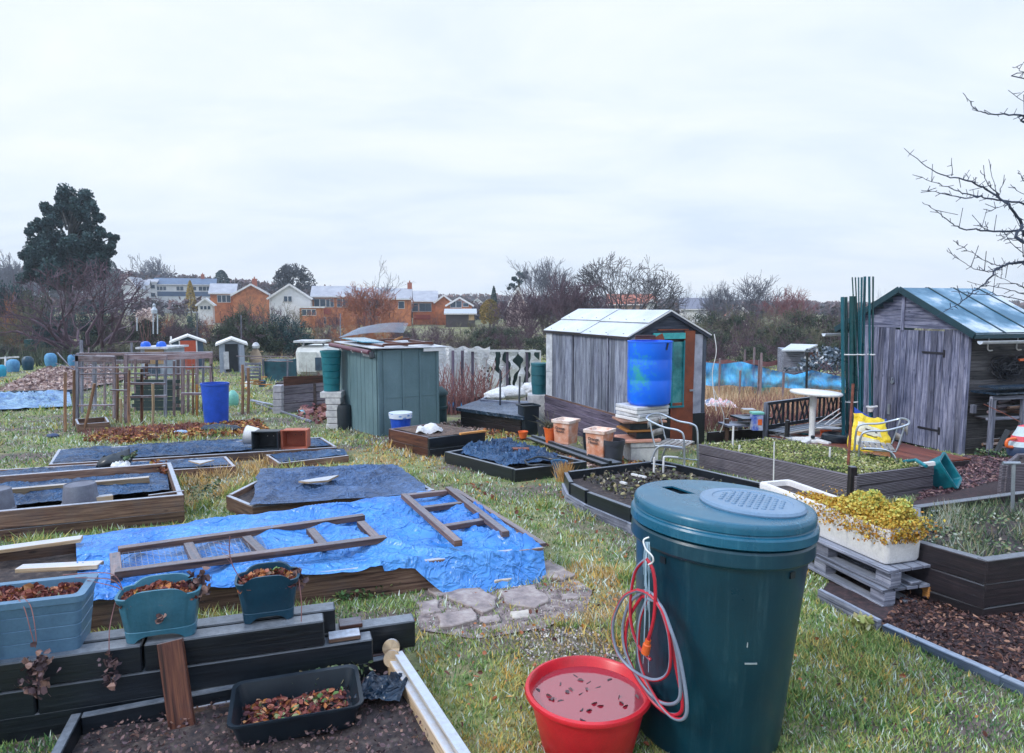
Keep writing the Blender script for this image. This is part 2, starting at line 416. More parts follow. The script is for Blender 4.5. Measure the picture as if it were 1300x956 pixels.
TARPBLK = tarpm('black_plastic_sheeting', (0.012, 0.035, 0.07), (0.005, 0.016, 0.036), rough=0.36, crease=0.8)
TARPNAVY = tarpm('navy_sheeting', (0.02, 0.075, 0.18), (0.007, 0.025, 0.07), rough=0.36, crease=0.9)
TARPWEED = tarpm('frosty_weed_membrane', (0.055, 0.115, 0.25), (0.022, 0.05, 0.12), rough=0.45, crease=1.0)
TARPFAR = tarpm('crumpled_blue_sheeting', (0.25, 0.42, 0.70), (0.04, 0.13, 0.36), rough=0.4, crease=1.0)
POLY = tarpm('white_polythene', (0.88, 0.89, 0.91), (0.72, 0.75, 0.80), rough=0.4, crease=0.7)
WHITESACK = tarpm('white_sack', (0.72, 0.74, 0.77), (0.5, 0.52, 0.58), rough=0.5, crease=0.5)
def netm():
 t = NT('blue_debris_netting'); p = t.pos(); s1 = t.noise(t.mapping(p, (6, 1, .8)), 1.5, 5, .7); s2 = t.noise(t.mapping(p, (1, 1, 3)), 1.2, 4, .6)
 t.link(t.mix(.5, t.ramp(s1, [(.3, (.02, .20, .52)), (.55, (.05, .40, .74)), (.75, (.36, .62, .82))]), t.ramp(s2, [(.35, (.01, .22, .6)), (.65, (.05, .48, .85))])), t.b.inputs['Base Color'])
 t.b.inputs['Roughness'].default_value = .7; al = t.ramp(s1, [(.38, (.55,) * 3), (.6, (.92,) * 3)]); t.link(al, t.b.inputs['Alpha']); return t.m
NETBLUE = netm()
YELLOW = tarpm('yellow_compost_bag', (0.85, 0.62, 0.02), (0.80, 0.52, 0.02), rough=0.35, crease=0.3)
INK = pm('dark_print', (0.05, 0.04, 0.045), rough=0.6)
GLASST = pm('teal_glass', (0.03, 0.24, 0.25), rough=0.12, bump=0.0, scale=3, stops=[(0.35, (0.015, 0.11, 0.13)), (0.5, (0.04, 0.25, 0.26)), (0.68, (0.13, 0.40, 0.40))])
GLASSD = pm('dark_window_glass', (0.06, 0.10, 0.15), (0.03, 0.05, 0.08), rough=0.12, bump=0)
BARK = pm('greenish_grey_bark', (0.15, 0.15, 0.12), (0.08, 0.08, 0.07), rough=0.85, scale=6, bump=0.6)
TWIG = pm('purple_brown_twigs', (0.125, 0.08, 0.105), (0.07, 0.045, 0.068), rough=0.85, scale=1.5, bump=0)
TWIGG = pm('grey_blue_twigs', (0.14, 0.15, 0.19), (0.10, 0.105, 0.14), rough=0.85, scale=1.5, bump=0)
TWIGR = pm('rusty_red_twigs', (0.33, 0.12, 0.075), (0.2, 0.08, 0.06), rough=0.85, scale=1.5, bump=0)
TWIGO = pm('olive_twigs', (0.16, 0.155, 0.10), (0.10, 0.10, 0.075), rough=0.85, scale=1.5, bump=0)
BRANCHM = pm('dark_blue_grey_bark', (0.028, 0.045, 0.085), (0.018, 0.03, 0.06), rough=0.7, scale=20, bump=0.4)
CANE = pm('red_brown_canes', (0.34, 0.16, 0.15), (0.2, 0.09, 0.10), rough=0.7, bump=0)
BRICK = pm('orange_house_brick', (0.56, 0.21, 0.09), (0.36, 0.13, 0.065), rough=0.85, scale=1.7, bump=0.1, fine=9)
BRICKR = pm('red_hung_tiles', (0.42, 0.09, 0.06), (0.3, 0.07, 0.05), rough=0.85)
RENDER = pm('white_render', (0.76, 0.77, 0.79), (0.62, 0.64, 0.68), rough=0.8, scale=0.6)
SLATE = pm('frosted_grey_roof_tiles', (0.42, 0.44, 0.50), (0.30, 0.32, 0.38), rough=0.7, scale=0.8)
SLATEB = pm('blue_slate_roof', (0.10, 0.16, 0.27), (0.08, 0.12, 0.2), rough=0.6, scale=0.8)
ROOFOR = pm('orange_roof_tiles', (0.42, 0.15, 0.10), (0.3, 0.11, 0.08), rough=0.8)
UPVC = pm('white_window_frame', (0.8, 0.8, 0.82), rough=0.4)
BLUESHED = pm('slate_blue_shed_paint', (0.07, 0.12, 0.19), (0.05, 0.09, 0.14), rough=0.6)
GREYSHED = pm('pale_grey_shed_paint', (0.36, 0.42, 0.52), (0.27, 0.32, 0.42), rough=0.6)
REDDOOR = pm('orange_red_door', (0.55, 0.10, 0.05), (0.45, 0.08, 0.04), rough=0.6)
BLUELEAF = pm('sky_blue_plastic', (0.02, 0.36, 0.85), (0.02, 0.26, 0.65), rough=0.4)
NETM = pm('pale_wire', (0.30, 0.32, 0.38), rough=0.5, bump=0)
PURPLE = pm('purple_plastic_trough', (0.075, 0.045, 0.14), (0.05, 0.03, 0.10), rough=0.45)
PEBBLE = leafm('pebbles', [(0.0, (0.10, 0.09, 0.10)), (0.4, (0.26, 0.22, 0.22)), (0.7, (0.45, 0.38, 0.37)), (1.0, (0.68, 0.64, 0.62))], rough=0.7)
CHIP = leafm('bark_chip', [(0.0, (0.022, 0.016, 0.022)), (0.45, (0.065, 0.038, 0.042)), (0.8, (0.15, 0.075, 0.065)), (1.0, (0.38, 0.22, 0.16))], rough=0.7)
WCHIP = leafm('wood_chip', [(0.0, (0.12, 0.09, 0.10)), (0.4, (0.28, 0.19, 0.18)), (0.8, (0.45, 0.33, 0.30)), (1.0, (0.65, 0.55, 0.5))], rough=0.8)
LITTER = leafm('brown_leaves', [(0.0, (0.07, 0.03, 0.028)), (0.35, (0.20, 0.07, 0.045)), (0.6, (0.34, 0.12, 0.06)), (0.82, (0.46, 0.22, 0.07)), (1.0, (0.5, 0.42, 0.12))])
STRAWB = leafm('withered_strawberry_leaves', [(0.0, (0.07, 0.022, 0.03)), (0.35, (0.18, 0.05, 0.045)), (0.6, (0.32, 0.12, 0.085)), (0.74, (0.50, 0.20, 0.05)), (0.86, (0.42, 0.3, 0.22)), (0.93, (0.12, 0.22, 0.07)), (1.0, (0.14, 0.30, 0.10))])
DEADLEAF = leafm('grey_brown_dead_leaves', [(0.0, (0.04, 0.03, 0.04)), (0.6, (0.14, 0.09, 0.10)), (1.0, (0.25, 0.15, 0.12))])
GRASSM = leafm('winter_grass', [(0.0, (0.045, 0.11, 0.055)), (0.22, (0.10, 0.22, 0.07)), (0.42, (0.23, 0.35, 0.11)), (0.6, (0.42, 0.43, 0.16)), (0.76, (0.62, 0.43, 0.12)), (0.88, (0.52, 0.28, 0.07)), (0.95, (0.46, 0.55, 0.47)), (1.0, (0.66, 0.73, 0.70))])
WEEDM = leafm('pale_green_weeds', [(0.0, (0.06, 0.10, 0.04)), (0.35, (0.18, 0.24, 0.07)), (0.7, (0.36, 0.39, 0.14)), (0.85, (0.45, 0.38, 0.18)), (1.0, (0.62, 0.64, 0.46))])
HERBM = leafm('blue_green_herbs', [(0.0, (0.02, 0.045, 0.035)), (0.4, (0.07, 0.13, 0.065)), (0.65, (0.17, 0.23, 0.12)), (0.82, (0.28, 0.22, 0.14)), (1.0, (0.42, 0.48, 0.44))])
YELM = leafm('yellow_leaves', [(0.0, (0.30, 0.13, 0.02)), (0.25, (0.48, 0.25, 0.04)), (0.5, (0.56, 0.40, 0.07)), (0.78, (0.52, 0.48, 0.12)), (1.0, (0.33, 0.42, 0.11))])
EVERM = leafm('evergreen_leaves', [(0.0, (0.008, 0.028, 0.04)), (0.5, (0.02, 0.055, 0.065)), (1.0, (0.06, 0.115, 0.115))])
OLIVEM = leafm('olive_leaves', [(0.0, (0.015, 0.03, 0.03)), (0.5, (0.04, 0.062, 0.045)), (1.0, (0.10, 0.115, 0.075))])
DRYM = leafm('dry_straw', [(0.0, (0.22, 0.12, 0.10)), (0.4, (0.42, 0.26, 0.17)), (0.75, (0.60, 0.42, 0.25)), (1.0, (0.68, 0.58, 0.40))])
GOLDM = leafm('gold_conifer_leaves', [(0.0, (0.16, 0.12, 0.03)), (0.5, (0.38, 0.26, 0.04)), (1.0, (0.5, 0.38, 0.1))])
BRAMBLE = leafm('red_bramble', [(0.0, (0.12, 0.05, 0.07)), (0.5, (0.24, 0.10, 0.10)), (1.0, (0.36, 0.2, 0.16))])
def watermat():
 t = NT('still_rain_water'); t.b.inputs['Base Color'].default_value = (0.30, 0.02, 0.04, 1)
 t.b.inputs['Roughness'].default_value = 0.04; t.b.inputs['Specular IOR Level'].default_value = 1.0
 t.b.inputs['Coat Weight'].default_value = 1.0; t.b.inputs['Coat Roughness'].default_value = 0.03
 t.bump(t.noise(t.pos(), 14, 3), 0.12, 0.01); return t.m
WATER = watermat()
def barrelmat():
 t = NT('blue_barrel_with_algae'); p = t.pos()
 base = t.ramp(t.noise(p, 2.5, 4), [(0.3, (0.004, 0.12, 0.72)), (0.7, (0.006, 0.16, 0.88))])
 uv = t.sep(t.uv());
 n = t.noise(p, 9, 6, 0.75)
 # algae film on the side of the barrel, spot given in object space
 oc = t.add('ShaderNodeTexCoord').outputs['Object'];
 ds = t.add('ShaderNodeVectorMath', operation='DISTANCE'); t.link(t.mapping(oc, (1, 1, 0.72)), ds.inputs[0]); ds.inputs[1].default_value = (-0.20, -0.22, 0.34)
 k = t.math('SUBTRACT', 0.30, ds.outputs['Value'])
 k = t.math('ADD', t.math('MULTIPLY', k, 4.5), t.math('MULTIPLY', t.math('SUBTRACT', n, 0.58), 4.5))
 col = t.mix(t.math('MULTIPLY', k, .7, True), base, (0.04, 0.42, 0.20))
 t.link(col, t.b.inputs['Base Color']); t.b.inputs['Roughness'].default_value = 0.33
 return t.m
BARRELM = barrelmat()
def groovem():
 t = NT('grooved_decking_board'); uv = t.uv()
 s = t.sep(uv)
 w = t.add('ShaderNodeTexWave', wave_type='BANDS', bands_direction='Y'); t.link(uv, w.inputs[0]); w.inputs['Scale'].default_value = 18; w.inputs['Distortion'].default_value = 0.3
 g = t.noise(t.mapping(uv, (2, 40, 1)), 1.5, 6, 0.7)
 col = t.ramp(g, [(0.3, (0.07, 0.06, 0.075)), (0.7, (0.24, 0.22, 0.26))])
 col = t.mix(0.75, col, t.ramp(w.outputs['Fac'], [(0.25, (0.25, 0.24, 0.28)), (0.6, (1, 1, 1))]), 'MULTIPLY')
 t.link(col, t.b.inputs['Base Color']); t.b.inputs['Roughness'].default_value = 0.6
 t.bump(w.outputs['Fac'], 0.8, 0.006); return t.m
GROOVE = groovem()
def basketgreen(): return HERBM
# ------------------------------------------------------------ camera, world, sun
cam = bpy.data.cameras.new('camera'); cam.lens = 24; cam.sensor_width = 36; cam.clip_end = 4000; cam.clip_start = 0.05
co = bpy.data.objects.new('camera', cam); COL.objects.link(co)
co.location = (0, 0, H); co.rotation_euler = (math.pi / 2 - PITCH, 0, 0); SC.camera = co
SUN_EL, SUN_AZ = 38, -118      # azimuth measured from +Y towards +X
w = bpy.data.worlds.new('World'); SC.world = w; w.use_nodes = True
nt = w.node_tree; nn = nt.nodes; ll = nt.links
bg = nn['Background']; bg.inputs['Strength'].default_value = 0.1
sky = nn.new('ShaderNodeTexSky'); sky.sky_type = 'NISHITA'; sky.sun_disc = False
sky.sun_elevation = R(SUN_EL); sky.sun_rotation = R(SUN_AZ); sky.air_density = 1.0; sky.dust_density = 1.5
tc = nn.new('ShaderNodeTexCoord'); sx = nn.new('ShaderNodeSeparateXYZ'); ll.new(tc.outputs['Generated'], sx.inputs[0])
def wm(op, a, b=0.0, clamp=False):
 n = nn.new('ShaderNodeMath'); n.operation = op; n.use_clamp = clamp
 for i, x in enumerate((a, b)):
  if isinstance(x, (int, float)): n.inputs[i].default_value = x
  else: ll.new(x, n.inputs[i])
 return n.outputs[0]
zz = wm('MAXIMUM', sx.outputs[2], 0.0)
inv = wm('DIVIDE', 1.0, wm('ADD', zz, 0.22))
cv = nn.new('ShaderNodeCombineXYZ')
ll.new(wm('MULTIPLY', sx.outputs[0], inv), cv.inputs[0]); ll.new(wm('MULTIPLY', sx.outputs[1], inv), cv.inputs[1])
mp = nn.new('ShaderNodeMapping'); mp.inputs['Scale'].default_value = (0.9, 1.6, 1); mp.inputs['Rotation'].default_value = (0, 0, 0.35); mp.inputs['Location'].default_value = (0.7, 0.15, 0)
ll.new(cv.outputs[0], mp.inputs[0])
nz = nn.new('ShaderNodeTexNoise'); nz.inputs['Scale'].default_value = 1.15; nz.inputs['Detail'].default_value = 7; nz.inputs['Roughness'].default_value = 0.55; nz.inputs['Distortion'].default_value = 0.4
ll.new(mp.outputs[0], nz.inputs['Vector'])
rp = nn.new('ShaderNodeValToRGB'); e = rp.color_ramp.elements
e[0].position = 0.30; e[0].color = (0.66, 0.755, 0.89, 1); e[1].position = 0.70; e[1].color = (0.88, 0.915, 0.97, 1)
m2 = e.new(0.5); m2.color = (0.775, 0.845, 0.94, 1)
ll.new(nz.outputs['Fac'], rp.inputs[0])
# an overcast sky is brightest overhead
gr = nn.new('ShaderNodeMapRange'); gr.inputs['From Min'].default_value = 0.42; gr.inputs['From Max'].default_value = 1.0; gr.inputs['To Min'].default_value = 9.3; gr.inputs['To Max'].default_value = 19.0
ll.new(sx.outputs[2], gr.inputs['Value'])
vs = nn.new('ShaderNodeVectorMath'); vs.operation = 'SCALE'; ll.new(rp.outputs[0], vs.inputs[0]); ll.new(gr.outputs[0], vs.inputs['Scale'])
mx = nn.new('ShaderNodeMix'); mx.data_type = 'RGBA'; mx.inputs[0].default_value = 0.93
ll.new(sky.outputs[0], mx.inputs[6]); ll.new(vs.outputs[0], mx.inputs[7]);
# overhead sky, out of view, is tinted bluer to cool the shadows
mr = nn.new('ShaderNodeMapRange'); mr.inputs['From Min'].default_value = 0.44; mr.inputs['From Max'].default_value = 0.9; ll.new(sx.outputs[2], mr.inputs['Value'])
tn = nn.new('ShaderNodeMix'); tn.data_type = 'RGBA'; tn.blend_type = 'MULTIPLY'; tn.inputs[7].default_value = (.86, .96, 1.13, 1); tn.clamp_result = False
ll.new(mr.outputs[0], tn.inputs[0]); ll.new(mx.outputs[2], tn.inputs[6]); ll.new(tn.outputs[2], bg.inputs['Color'])
sl = bpy.data.lights.new('sun', 'SUN'); sl.energy = 1.5; sl.angle = R(12); sl.color = (1.0, 0.965, 0.92)
so = bpy.data.objects.new('sun', sl); COL.objects.link(so)
az = R(SUN_AZ); el = R(SUN_EL)
d = V((math.sin(az) * math.cos(el), math.cos(az) * math.cos(el), math.sin(el)))
so.rotation_euler = d.to_track_quat('Z', 'Y').to_euler(); so.location = (0, 0, 30)
SC.view_settings.view_transform = 'Standard'; SC.view_settings.look = 'None'; SC.view_settings.gamma = 1.0
SC.view_settings.exposure = 0.4
try:
 SC.cycles.max_bounces = 6; SC.cycles.volume_bounces = 0; SC.cycles.transparent_max_bounces = 8
 SC.cycles.use_denoising = True; SC.cycles.use_adaptive_sampling = True; SC.cycles.adaptive_threshold = 0.02
except Exception: pass
# ------------------------------------------------------------ ground
EXCL = []           # world polygons where no grass grows
def excl(pts): EXCL.append([(p[0], p[1]) for p in pts])
def groundmat():
 t = NT('allotment_soil_and_turf'); p = t.pos()
 a = t.noise(p, 0.55, 6, 0.65); b = t.noise(p, 7, 7, 0.7); c = t.noise(p, 60, 4, 0.7)
 turf = t.ramp(b, [(0.25, (0.08, 0.11, 0.05)), (0.45, (0.20, 0.24, 0.09)), (0.6, (0.33, 0.31, 0.14)), (0.8, (0.42, 0.46, 0.38))])
 soil = t.ramp(b, [(0.25, (0.07, 0.055, 0.055)), (0.55, (0.15, 0.115, 0.105)), (0.8, (0.28, 0.22, 0.19))])
 col = t.mix(t.ramp(a, [(0.40, (0, 0, 0)), (0.56, (1, 1, 1))]), soil, turf)
 col = t.mix(0.6, col, t.ramp(c, [(0.3, (0.45,) * 3), (0.7, (1.1,) * 3)]), 'MULTIPLY')
 t.link(col, t.b.inputs['Base Color']); t.b.inputs['Roughness'].default_value = 0.9
 t.bump(b, 0.8, 0.04); return t.m
GROUND = groundmat()
mb = MB()
ys = [0.2 + 0.35 * i for i in range(60)]
while ys[-1] < 1400: ys.append(ys[-1] * 1.07)
ys = [-30, -8] + ys
ws = [-1.6, -1.1, -.9] + [-.8 + .05 * i for i in range(33)] + [.9, 1.1, 1.6]
base = 0
for y in ys:
 for q in ws:
  x = q * (abs(y) + 6)
  z = gz(x, y) + (noise.noise(V((x * .9, y * .9, 0))) * 0.02 if y < 40 else 0)
  mb.v.append((x, y, z))
W_ = len(ws)
for i in range(len(ys) - 1):
 for j in range(W_ - 1):
  k = i * W_ + j; mb.face((k, k + 1, k + W_ + 1, k + W_), [(0, 0)] * 4)
setting(mb, 'ground', GROUND, smooth=True, ang=80)
def patch(name, pts, mat, dz=0.012, kind='structure', cuts=5, amp=0.02, sc=3):
 """low uneven layer of ground cover"""
 bm = bmesh.new(); vs = [bm.verts.new(onground(p, dz)) for p in pts]
 bm.faces.new(vs); bmesh.ops.triangulate(bm, faces=bm.faces[:])
 for _ in range(cuts): bmesh.ops.subdivide_edges(bm, edges=bm.edges[:], cuts=1, use_grid_fill=True)
 for v in bm.verts: v.co.z = gz(v.co.x, v.co.y) + dz + amp * (0.6 + noise.noise(v.co * sc))
 me = bpy.data.meshes.new(name); bm.to_mesh(me); bm.free(); me.materials.append(mat); me.shade_smooth()
 o = bpy.data.objects.new(name, me); COL.objects.link(o); o['kind'] = kind; return o
def inpoly(x, y, P):
 c = False; n = len(P); j = n - 1
 for i in range(n):
  xi, yi = P[i][0], P[i][1]; xj, yj = P[j][0], P[j][1]
  if (yi > y) != (yj > y) and x < (xj - xi) * (y - yi) / (yj - yi) + xi: c = not c
  j = i
 return c
def scatter(P, n):
 xs = [p[0] for p in P]; yy = [p[1] for p in P]; out = []
 tr = 0
 while len(out) < n and tr < n * 30:
  tr += 1
  x = rnd.uniform(min(xs), max(xs)); y = rnd.uniform(min(yy), max(yy))
  if inpoly(x, y, P): out.append((x, y))
 return out
def litter(name, P, n, mat, size, dz=0.02, lift=0.03, asp=0.6, tilt=0.5, kind='stuff', parent=None):
 mb = MB()
 for x, y in scatter(P, n):
  mb.leaf((x, y, gz(x, y) + dz + rnd.random() * lift), size * rnd.uniform(.5, 1.4), asp=asp, tilt=tilt)
 if parent is not None: return build(mb, name, mat, parent=parent, kind='stuff')
 return setting(mb, name, mat, kind=kind)
# ------------------------------------------------------------ raised bed
def bed(name, label, P, h, mat, th=0.04, courses=2, group=None, fill=None, filldepth=0.06, fillname='soil', fmat=None, post=True, mats=None, cat='raised bed', bevel=0.004, lift=0.0, sink=0.06, skip=()):
 """P: corner points of the outer edge, in order; the boards follow the slope of the ground"""
 P = [V((p[0], p[1], 0)) for p in P]
 ar = sum(P[i].x * P[(i + 1) % len(P)].y - P[(i + 1) % len(P)].x * P[i].y for i in range(len(P)))
 if ar < 0: P.reverse()
 c = sum(P, V()) / len(P)
 t = thing(name, label, cat, (c.x, c.y, gz(c.x, c.y)), group=group)
 n = len(P)
 ch = (h + sink) / courses
 for i in range(n):
  if i in skip: continue
  a, b = P[i], P[(i + 1) % n]; d = (b - a).normalized(); nin = V((-d.y, d.x, 0))
  mb = MB()
  for k in range(courses):
   z = -sink + ch * (k + .5) + lift
   j = rnd.uniform(-.003, .003)
   j2 = rnd.uniform(-.007, .007); a2 = onground(a + nin * th / 2 + d * (th if i % 2 else 0), z + j2) + nin * j
   b2 = onground(b + nin * th / 2 - d * (th if i % 2 else 0), z - j2) - nin * j
   mb.beam(a2, b2, th, ch - 0.004)
  build(mb, 'side_board', mats[i % len(mats)] if mats else mat, parent=t, bevel=bevel)
 if post:
  for i in range(n):
   a = P[i]; q = (c - a).normalized() * th * 2.3
   mb = MB(); p = a + q
   mb.beam(onground(p, -0.02), onground(p, h - 0.02 + lift), .04, .04)
   build(mb, 'corner_post', mat, parent=t)
 if fill:
  bm = bmesh.new(); ins = []
  for p in P: ins.append(p + (c - p).normalized() * th * 0.7)
  vs = [bm.verts.new(onground(p, h - filldepth)) for p in ins]
  bm.faces.new(vs); bmesh.ops.triangulate(bm, faces=bm.faces[:])
  for _ in range(4): bmesh.ops.subdivide_edges(bm, edges=bm.edges[:], cuts=1, use_grid_fill=True)
  for v in bm.verts: v.co.z += 0.035 * noise.noise(v.co * 4)
  bmesh.ops.transform(bm, matrix=INV[t.name], verts=bm.verts)
  me = bpy.data.meshes.new(fillname); bm.to_mesh(me); bm.free(); me.materials.append(fill); me.shade_smooth()
  o = bpy.data.objects.new(fillname, me); COL.objects.link(o); o.parent = t
 excl(P)
 return t, P
def cloth(q, nu, nv, amp=0.03, sc=2.2, off=0.0, ridge=(1, 0), seed=0.0, edge=0.0, sag=0.0):
 """crumpled sheet between four corners q (a b c d around); returns a builder"""
 a, b, c, d = [V(p) for p in q]
 mb = MB()
 def fn(u, v):
  p = (a * (1 - u) + b * u) * (1 - v) + (d * (1 - u) + c * u) * v
  x, y = p.x * sc + seed, p.y * sc
  wx = x + 0.9 * noise.noise(V((x * .7, y * .7, seed))); wy = y + 0.9 * noise.noise(V((x * .7 + 7, y * .7, seed)))
  s = wx * ridge[0] * 1.0 + wy * ridge[1]
  r1 = 1 - abs(noise.noise(V((wx * (.6 + 1.6 * ridge[0]), wy * (.6 + 1.6 * ridge[1]), seed))) * 2.2)
  r2 = 1 - abs(noise.noise(V((wx * 1.7, wy * 1.7, seed + 3))) * 2)
  z = amp * .8 * (0.8 * max(0, r1) ** 2 + 0.22 * max(0, r2) ** 3 + 0.25 * noise.noise(V((x, y, seed))))
  ed = min(u, 1 - u, v, 1 - v)
  z = z * (0.2 + 0.8 * min(1, ed * 6)) - sag * min(1, ed * 5)
  if edge:
   p = p + V((noise.noise(V((x * 1.5, y * 1.5, 9))), noise.noise(V((x * 1.5, y * 1.5, 19))), 0)) * edge * (1 - min(1, ed * 8))
  return V((p.x, p.y, p.z + z + off))
 mb.grid(fn, nu, nv)
 return mb
# ============================================================ FOREGROUND
# ---- compost bin
CX0, CY0 = 0.905, 3.02
t = thing('compost_bin', 'large dark teal round compost bin with a slotted lid in front', 'compost bin', (CX0, CY0, 0))
TILT = Matrix.Translation(V((CX0, CY0, 0))) @ Matrix.Diagonal((.98, .98, 1.035, 1)) @ Matrix.Rotation(R(3.2), 4, 'Y') @ Matrix.Rotation(R(-1.0), 4, 'X')
mb = MB()
prof = [(0.0, 0.0), (.325, 0.0), (.33, .01), (.385, .845), (.388, .858), (.405, .864), (.412, .874), (.410, .925), (.404, .934), (.392, .938)]
mb.lathe(prof, n=96)
for k in (0,):
 pass
mb.move(TILT); build(mb, 'body', COMP, parent=t, smooth=True, ang=30)
mb = MB()
mb.lathe([(.392, .936), (.402, .940), (.418, .948), (.418, .982), (.413, .990), (.402, .993), (.399, .998), (.405, 1.003), (.406, 1.024), (.403, 1.034), (.396, 1.041), (.387, 1.043)], n=96, caps=False)
LZ = 1.043
# top plate with the slot hole cut out
def rot2(x, y, a): return (x * math.cos(a) - y * math.sin(a), x * math.sin(a) + y * math.cos(a))
bm = bmesh.new()
N = 96; ring = [bm.verts.new((.387 * math.cos(2 * math.pi * i / N), .387 * math.sin(2 * math.pi * i / N), LZ)) for i in range(N)]
hole2d = [(-.25, .185), (-.185, .215), (-.105, .085), (-.185, .062)]
hole = [bm.verts.new((x, y, LZ)) for x, y in hole2d]
edges = [bm.edges.new((ring[i], ring[(i + 1) % N])) for i in range(N)] + [bm.edges.new((hole[i], hole[(i + 1) % 4])) for i in range(4)]
bmesh.ops.triangle_fill(bm, use_beauty=True, edges=edges)
bm.verts.index_update()
off = len(mb.v); mb.v += [tuple(v.co) for v in bm.verts]
for f in bm.faces:
 cc = f.calc_center_median()
 if inpoly(cc.x, cc.y, hole2d): continue
 idx = [off + v.index for v in f.verts]
 if f.normal.z < 0: idx.reverse()
 mb.face(idx, [(0, 0)] * len(idx))
bm.free()
for i in range(4):
 a = hole2d[i]; b = hole2d[(i + 1) % 4]
 mb.quad([(a[0], a[1], LZ), (b[0], b[1], LZ), (b[0], b[1], LZ - .008), (a[0], a[1], LZ - .008)])
mb.move(TILT); lid = build(mb, 'lid', COMPLID, parent=t, smooth=True, ang=30)
mb = MB(); mb.lathe([(0.0, 1.024), (.33, 1.024), (.33, 1.026)], c=(0, 0, 0), n=40); mb.move(TILT); build(mb, 'inside_shade_disc', BLACKP, parent=t)  # black disc under the slot stands in for the bin's unlit interior
mb = MB(); DCx, DCy = .118, -.045
mb.lathe([(.232, LZ - .004), (.234, LZ + .006), (.226, LZ + .016), (.21, LZ + .019), (.178, LZ + .019), (.174, LZ + .015), (.0, LZ + .015)], c=(DCx, DCy, 0), n=64)
mb.move(TILT); disc = build(mb, 'lid_disc', COMPTOP, parent=lid, smooth=True, ang=25)
mb = MB()
for i in range(-6, 7):
 for j in range(-6, 7):
  x, y = i * .036, j * .036
  x += .018 * (j % 2)
  if x * x + y * y < .16 ** 2:
   mb.lathe([(.0105, 0), (.0105, .003), (.0085, .0058), (.0, .0065)], c=(DCx + x, DCy + y, LZ + .0145), n=10)
mb.move(TILT); o = build(mb, 'grip_studs', COMPTOP, parent=lid, smooth=True, ang=50)
mb = MB()   # small holes under the rim on the collar, scuff marks
for an in (-2.52, -1.0):
 mb = MB(); M = Matrix.Rotation(an, 4, 'Z')
 p = M @ V((.402, 0, .815)); p = M @ V((.384, 0, .83))
 mb.box(p, (.014, .03, .026), M.to_3x3()); mb.move(TILT); build(mb, 'vent_hole', BLACKP, parent=t)
mb = MB()
for an, z, w, h in ((-1.42, .47, .055, .006), (-1.49, .55, .004, .02)):
 M = Matrix.Rotation(an, 4, 'Z'); r = .33 + .055 * z / .845
 mb.box(M @ V((r + .0005, 0, z)), (.004, w, h), M.to_3x3() @ Matrix.Rotation(rnd.uniform(-.2, .2), 3, 'X'))
mb.move(TILT); build(mb, 'scuff_mark', pm('pale_scuff', (0.35, 0.42, 0.45)), parent=t)
# ---- hose on its hook
def HP(px, py, o=0.0):
 Y = 2.90 - (px - 778) * 0.0034 + o
 return D(px, py, Y)
def spline(pts, n=10, closed=False):
 out = []; k = len(pts); pts = [V(p) for p in pts]
 rng = range(k if closed else k - 1)
 for i in rng:
  p0 = pts[(i - 1) % k] if closed or i > 0 else pts[0]; p1 = pts[i]; p2 = pts[(i + 1) % k]
  p3 = pts[(i + 2) % k] if closed or i + 2 < k else pts[-1]
  for j in range(n):
   u = j / n
   out.append(0.5 * ((2 * p1) + (p2 - p0) * u + (2 * p0 - 5 * p1 + 4 * p2 - p3) * u * u + (-p0 + 3 * p1 - 3 * p2 + p3) * u ** 3))
 if not closed: out.append(pts[-1])
 return out
t = thing('garden_hose', 'coiled red and grey garden hose hanging on the side of the teal compost bin', 'hose', HP(820, 790))
stripe = lambda ph: (lambda i, j: 0 if ((i + ph) % 10) < 5 else 1)
mb = MB()
paths = [
 ([(821, 709), (808, 722), (802, 745), (800, 775), (803, 800), (812, 822), (826, 838)], 0, .0),
 ([(821, 709), (829, 724), (832, 750), (830, 785), (823, 812)], 3, -.012),
 ([(809, 749), (792, 758), (780, 782), (778, 806), (786, 832), (805, 852), (828, 863), (845, 858), (851, 840), (849, 805), (840, 775), (824, 755), (809, 749)], 5, -.006),
 ([(818, 750), (800, 765), (791, 795), (795, 830), (815, 868), (840, 892), (862, 888), (862, 850), (855, 810), (842, 778), (830, 756), (818, 750)], 2, .008),
 ([(815, 757), (797, 790), (797, 835), (820, 880), (846, 905), (866, 900), (858, 845), (845, 790), (832, 762), (815, 757)], 7, .02),
 ([(822, 760), (812, 790), (812, 840), (832, 886), (856, 912), (872, 903), (864, 840), (850, 795), (838, 768), (822, 760)], 1, .0),
]
for pts, ph, o in paths:
 mb.tube(spline([HP(x, y, o) for x, y in pts], 9), .0075, n=10, mfn=stripe(ph))
build(mb, 'hose_coil', [HOSER, HOSEG], parent=t, smooth=True)
mb = MB(); a = HP(823, 812, -.012); b = HP(819, 829, -.012)
mb.tube([a, a.lerp(b, .3), a.lerp(b, .35), b], [.012, .012, .017, .018], n=14)
build(mb, 'connector', ORANGEP, parent=t, smooth=True, label='yellow orange hose connector')
t = thing('hose_hook', 'pale wire hook and hank of string through the rim of the teal bin', 'hook', HP(822, 700))
mb = MB(); mb.tube(spline([HP(824, 682, .0), HP(817, 686, -.02), HP(820, 697, -.025), HP(828, 706, -.025), HP(829, 713, -.02), HP(823, 717, -.02)], 6), .0035, n=8)
build(mb, 'hook_wire', LIGHTTIE, parent=t, smooth=True)
mb = MB()
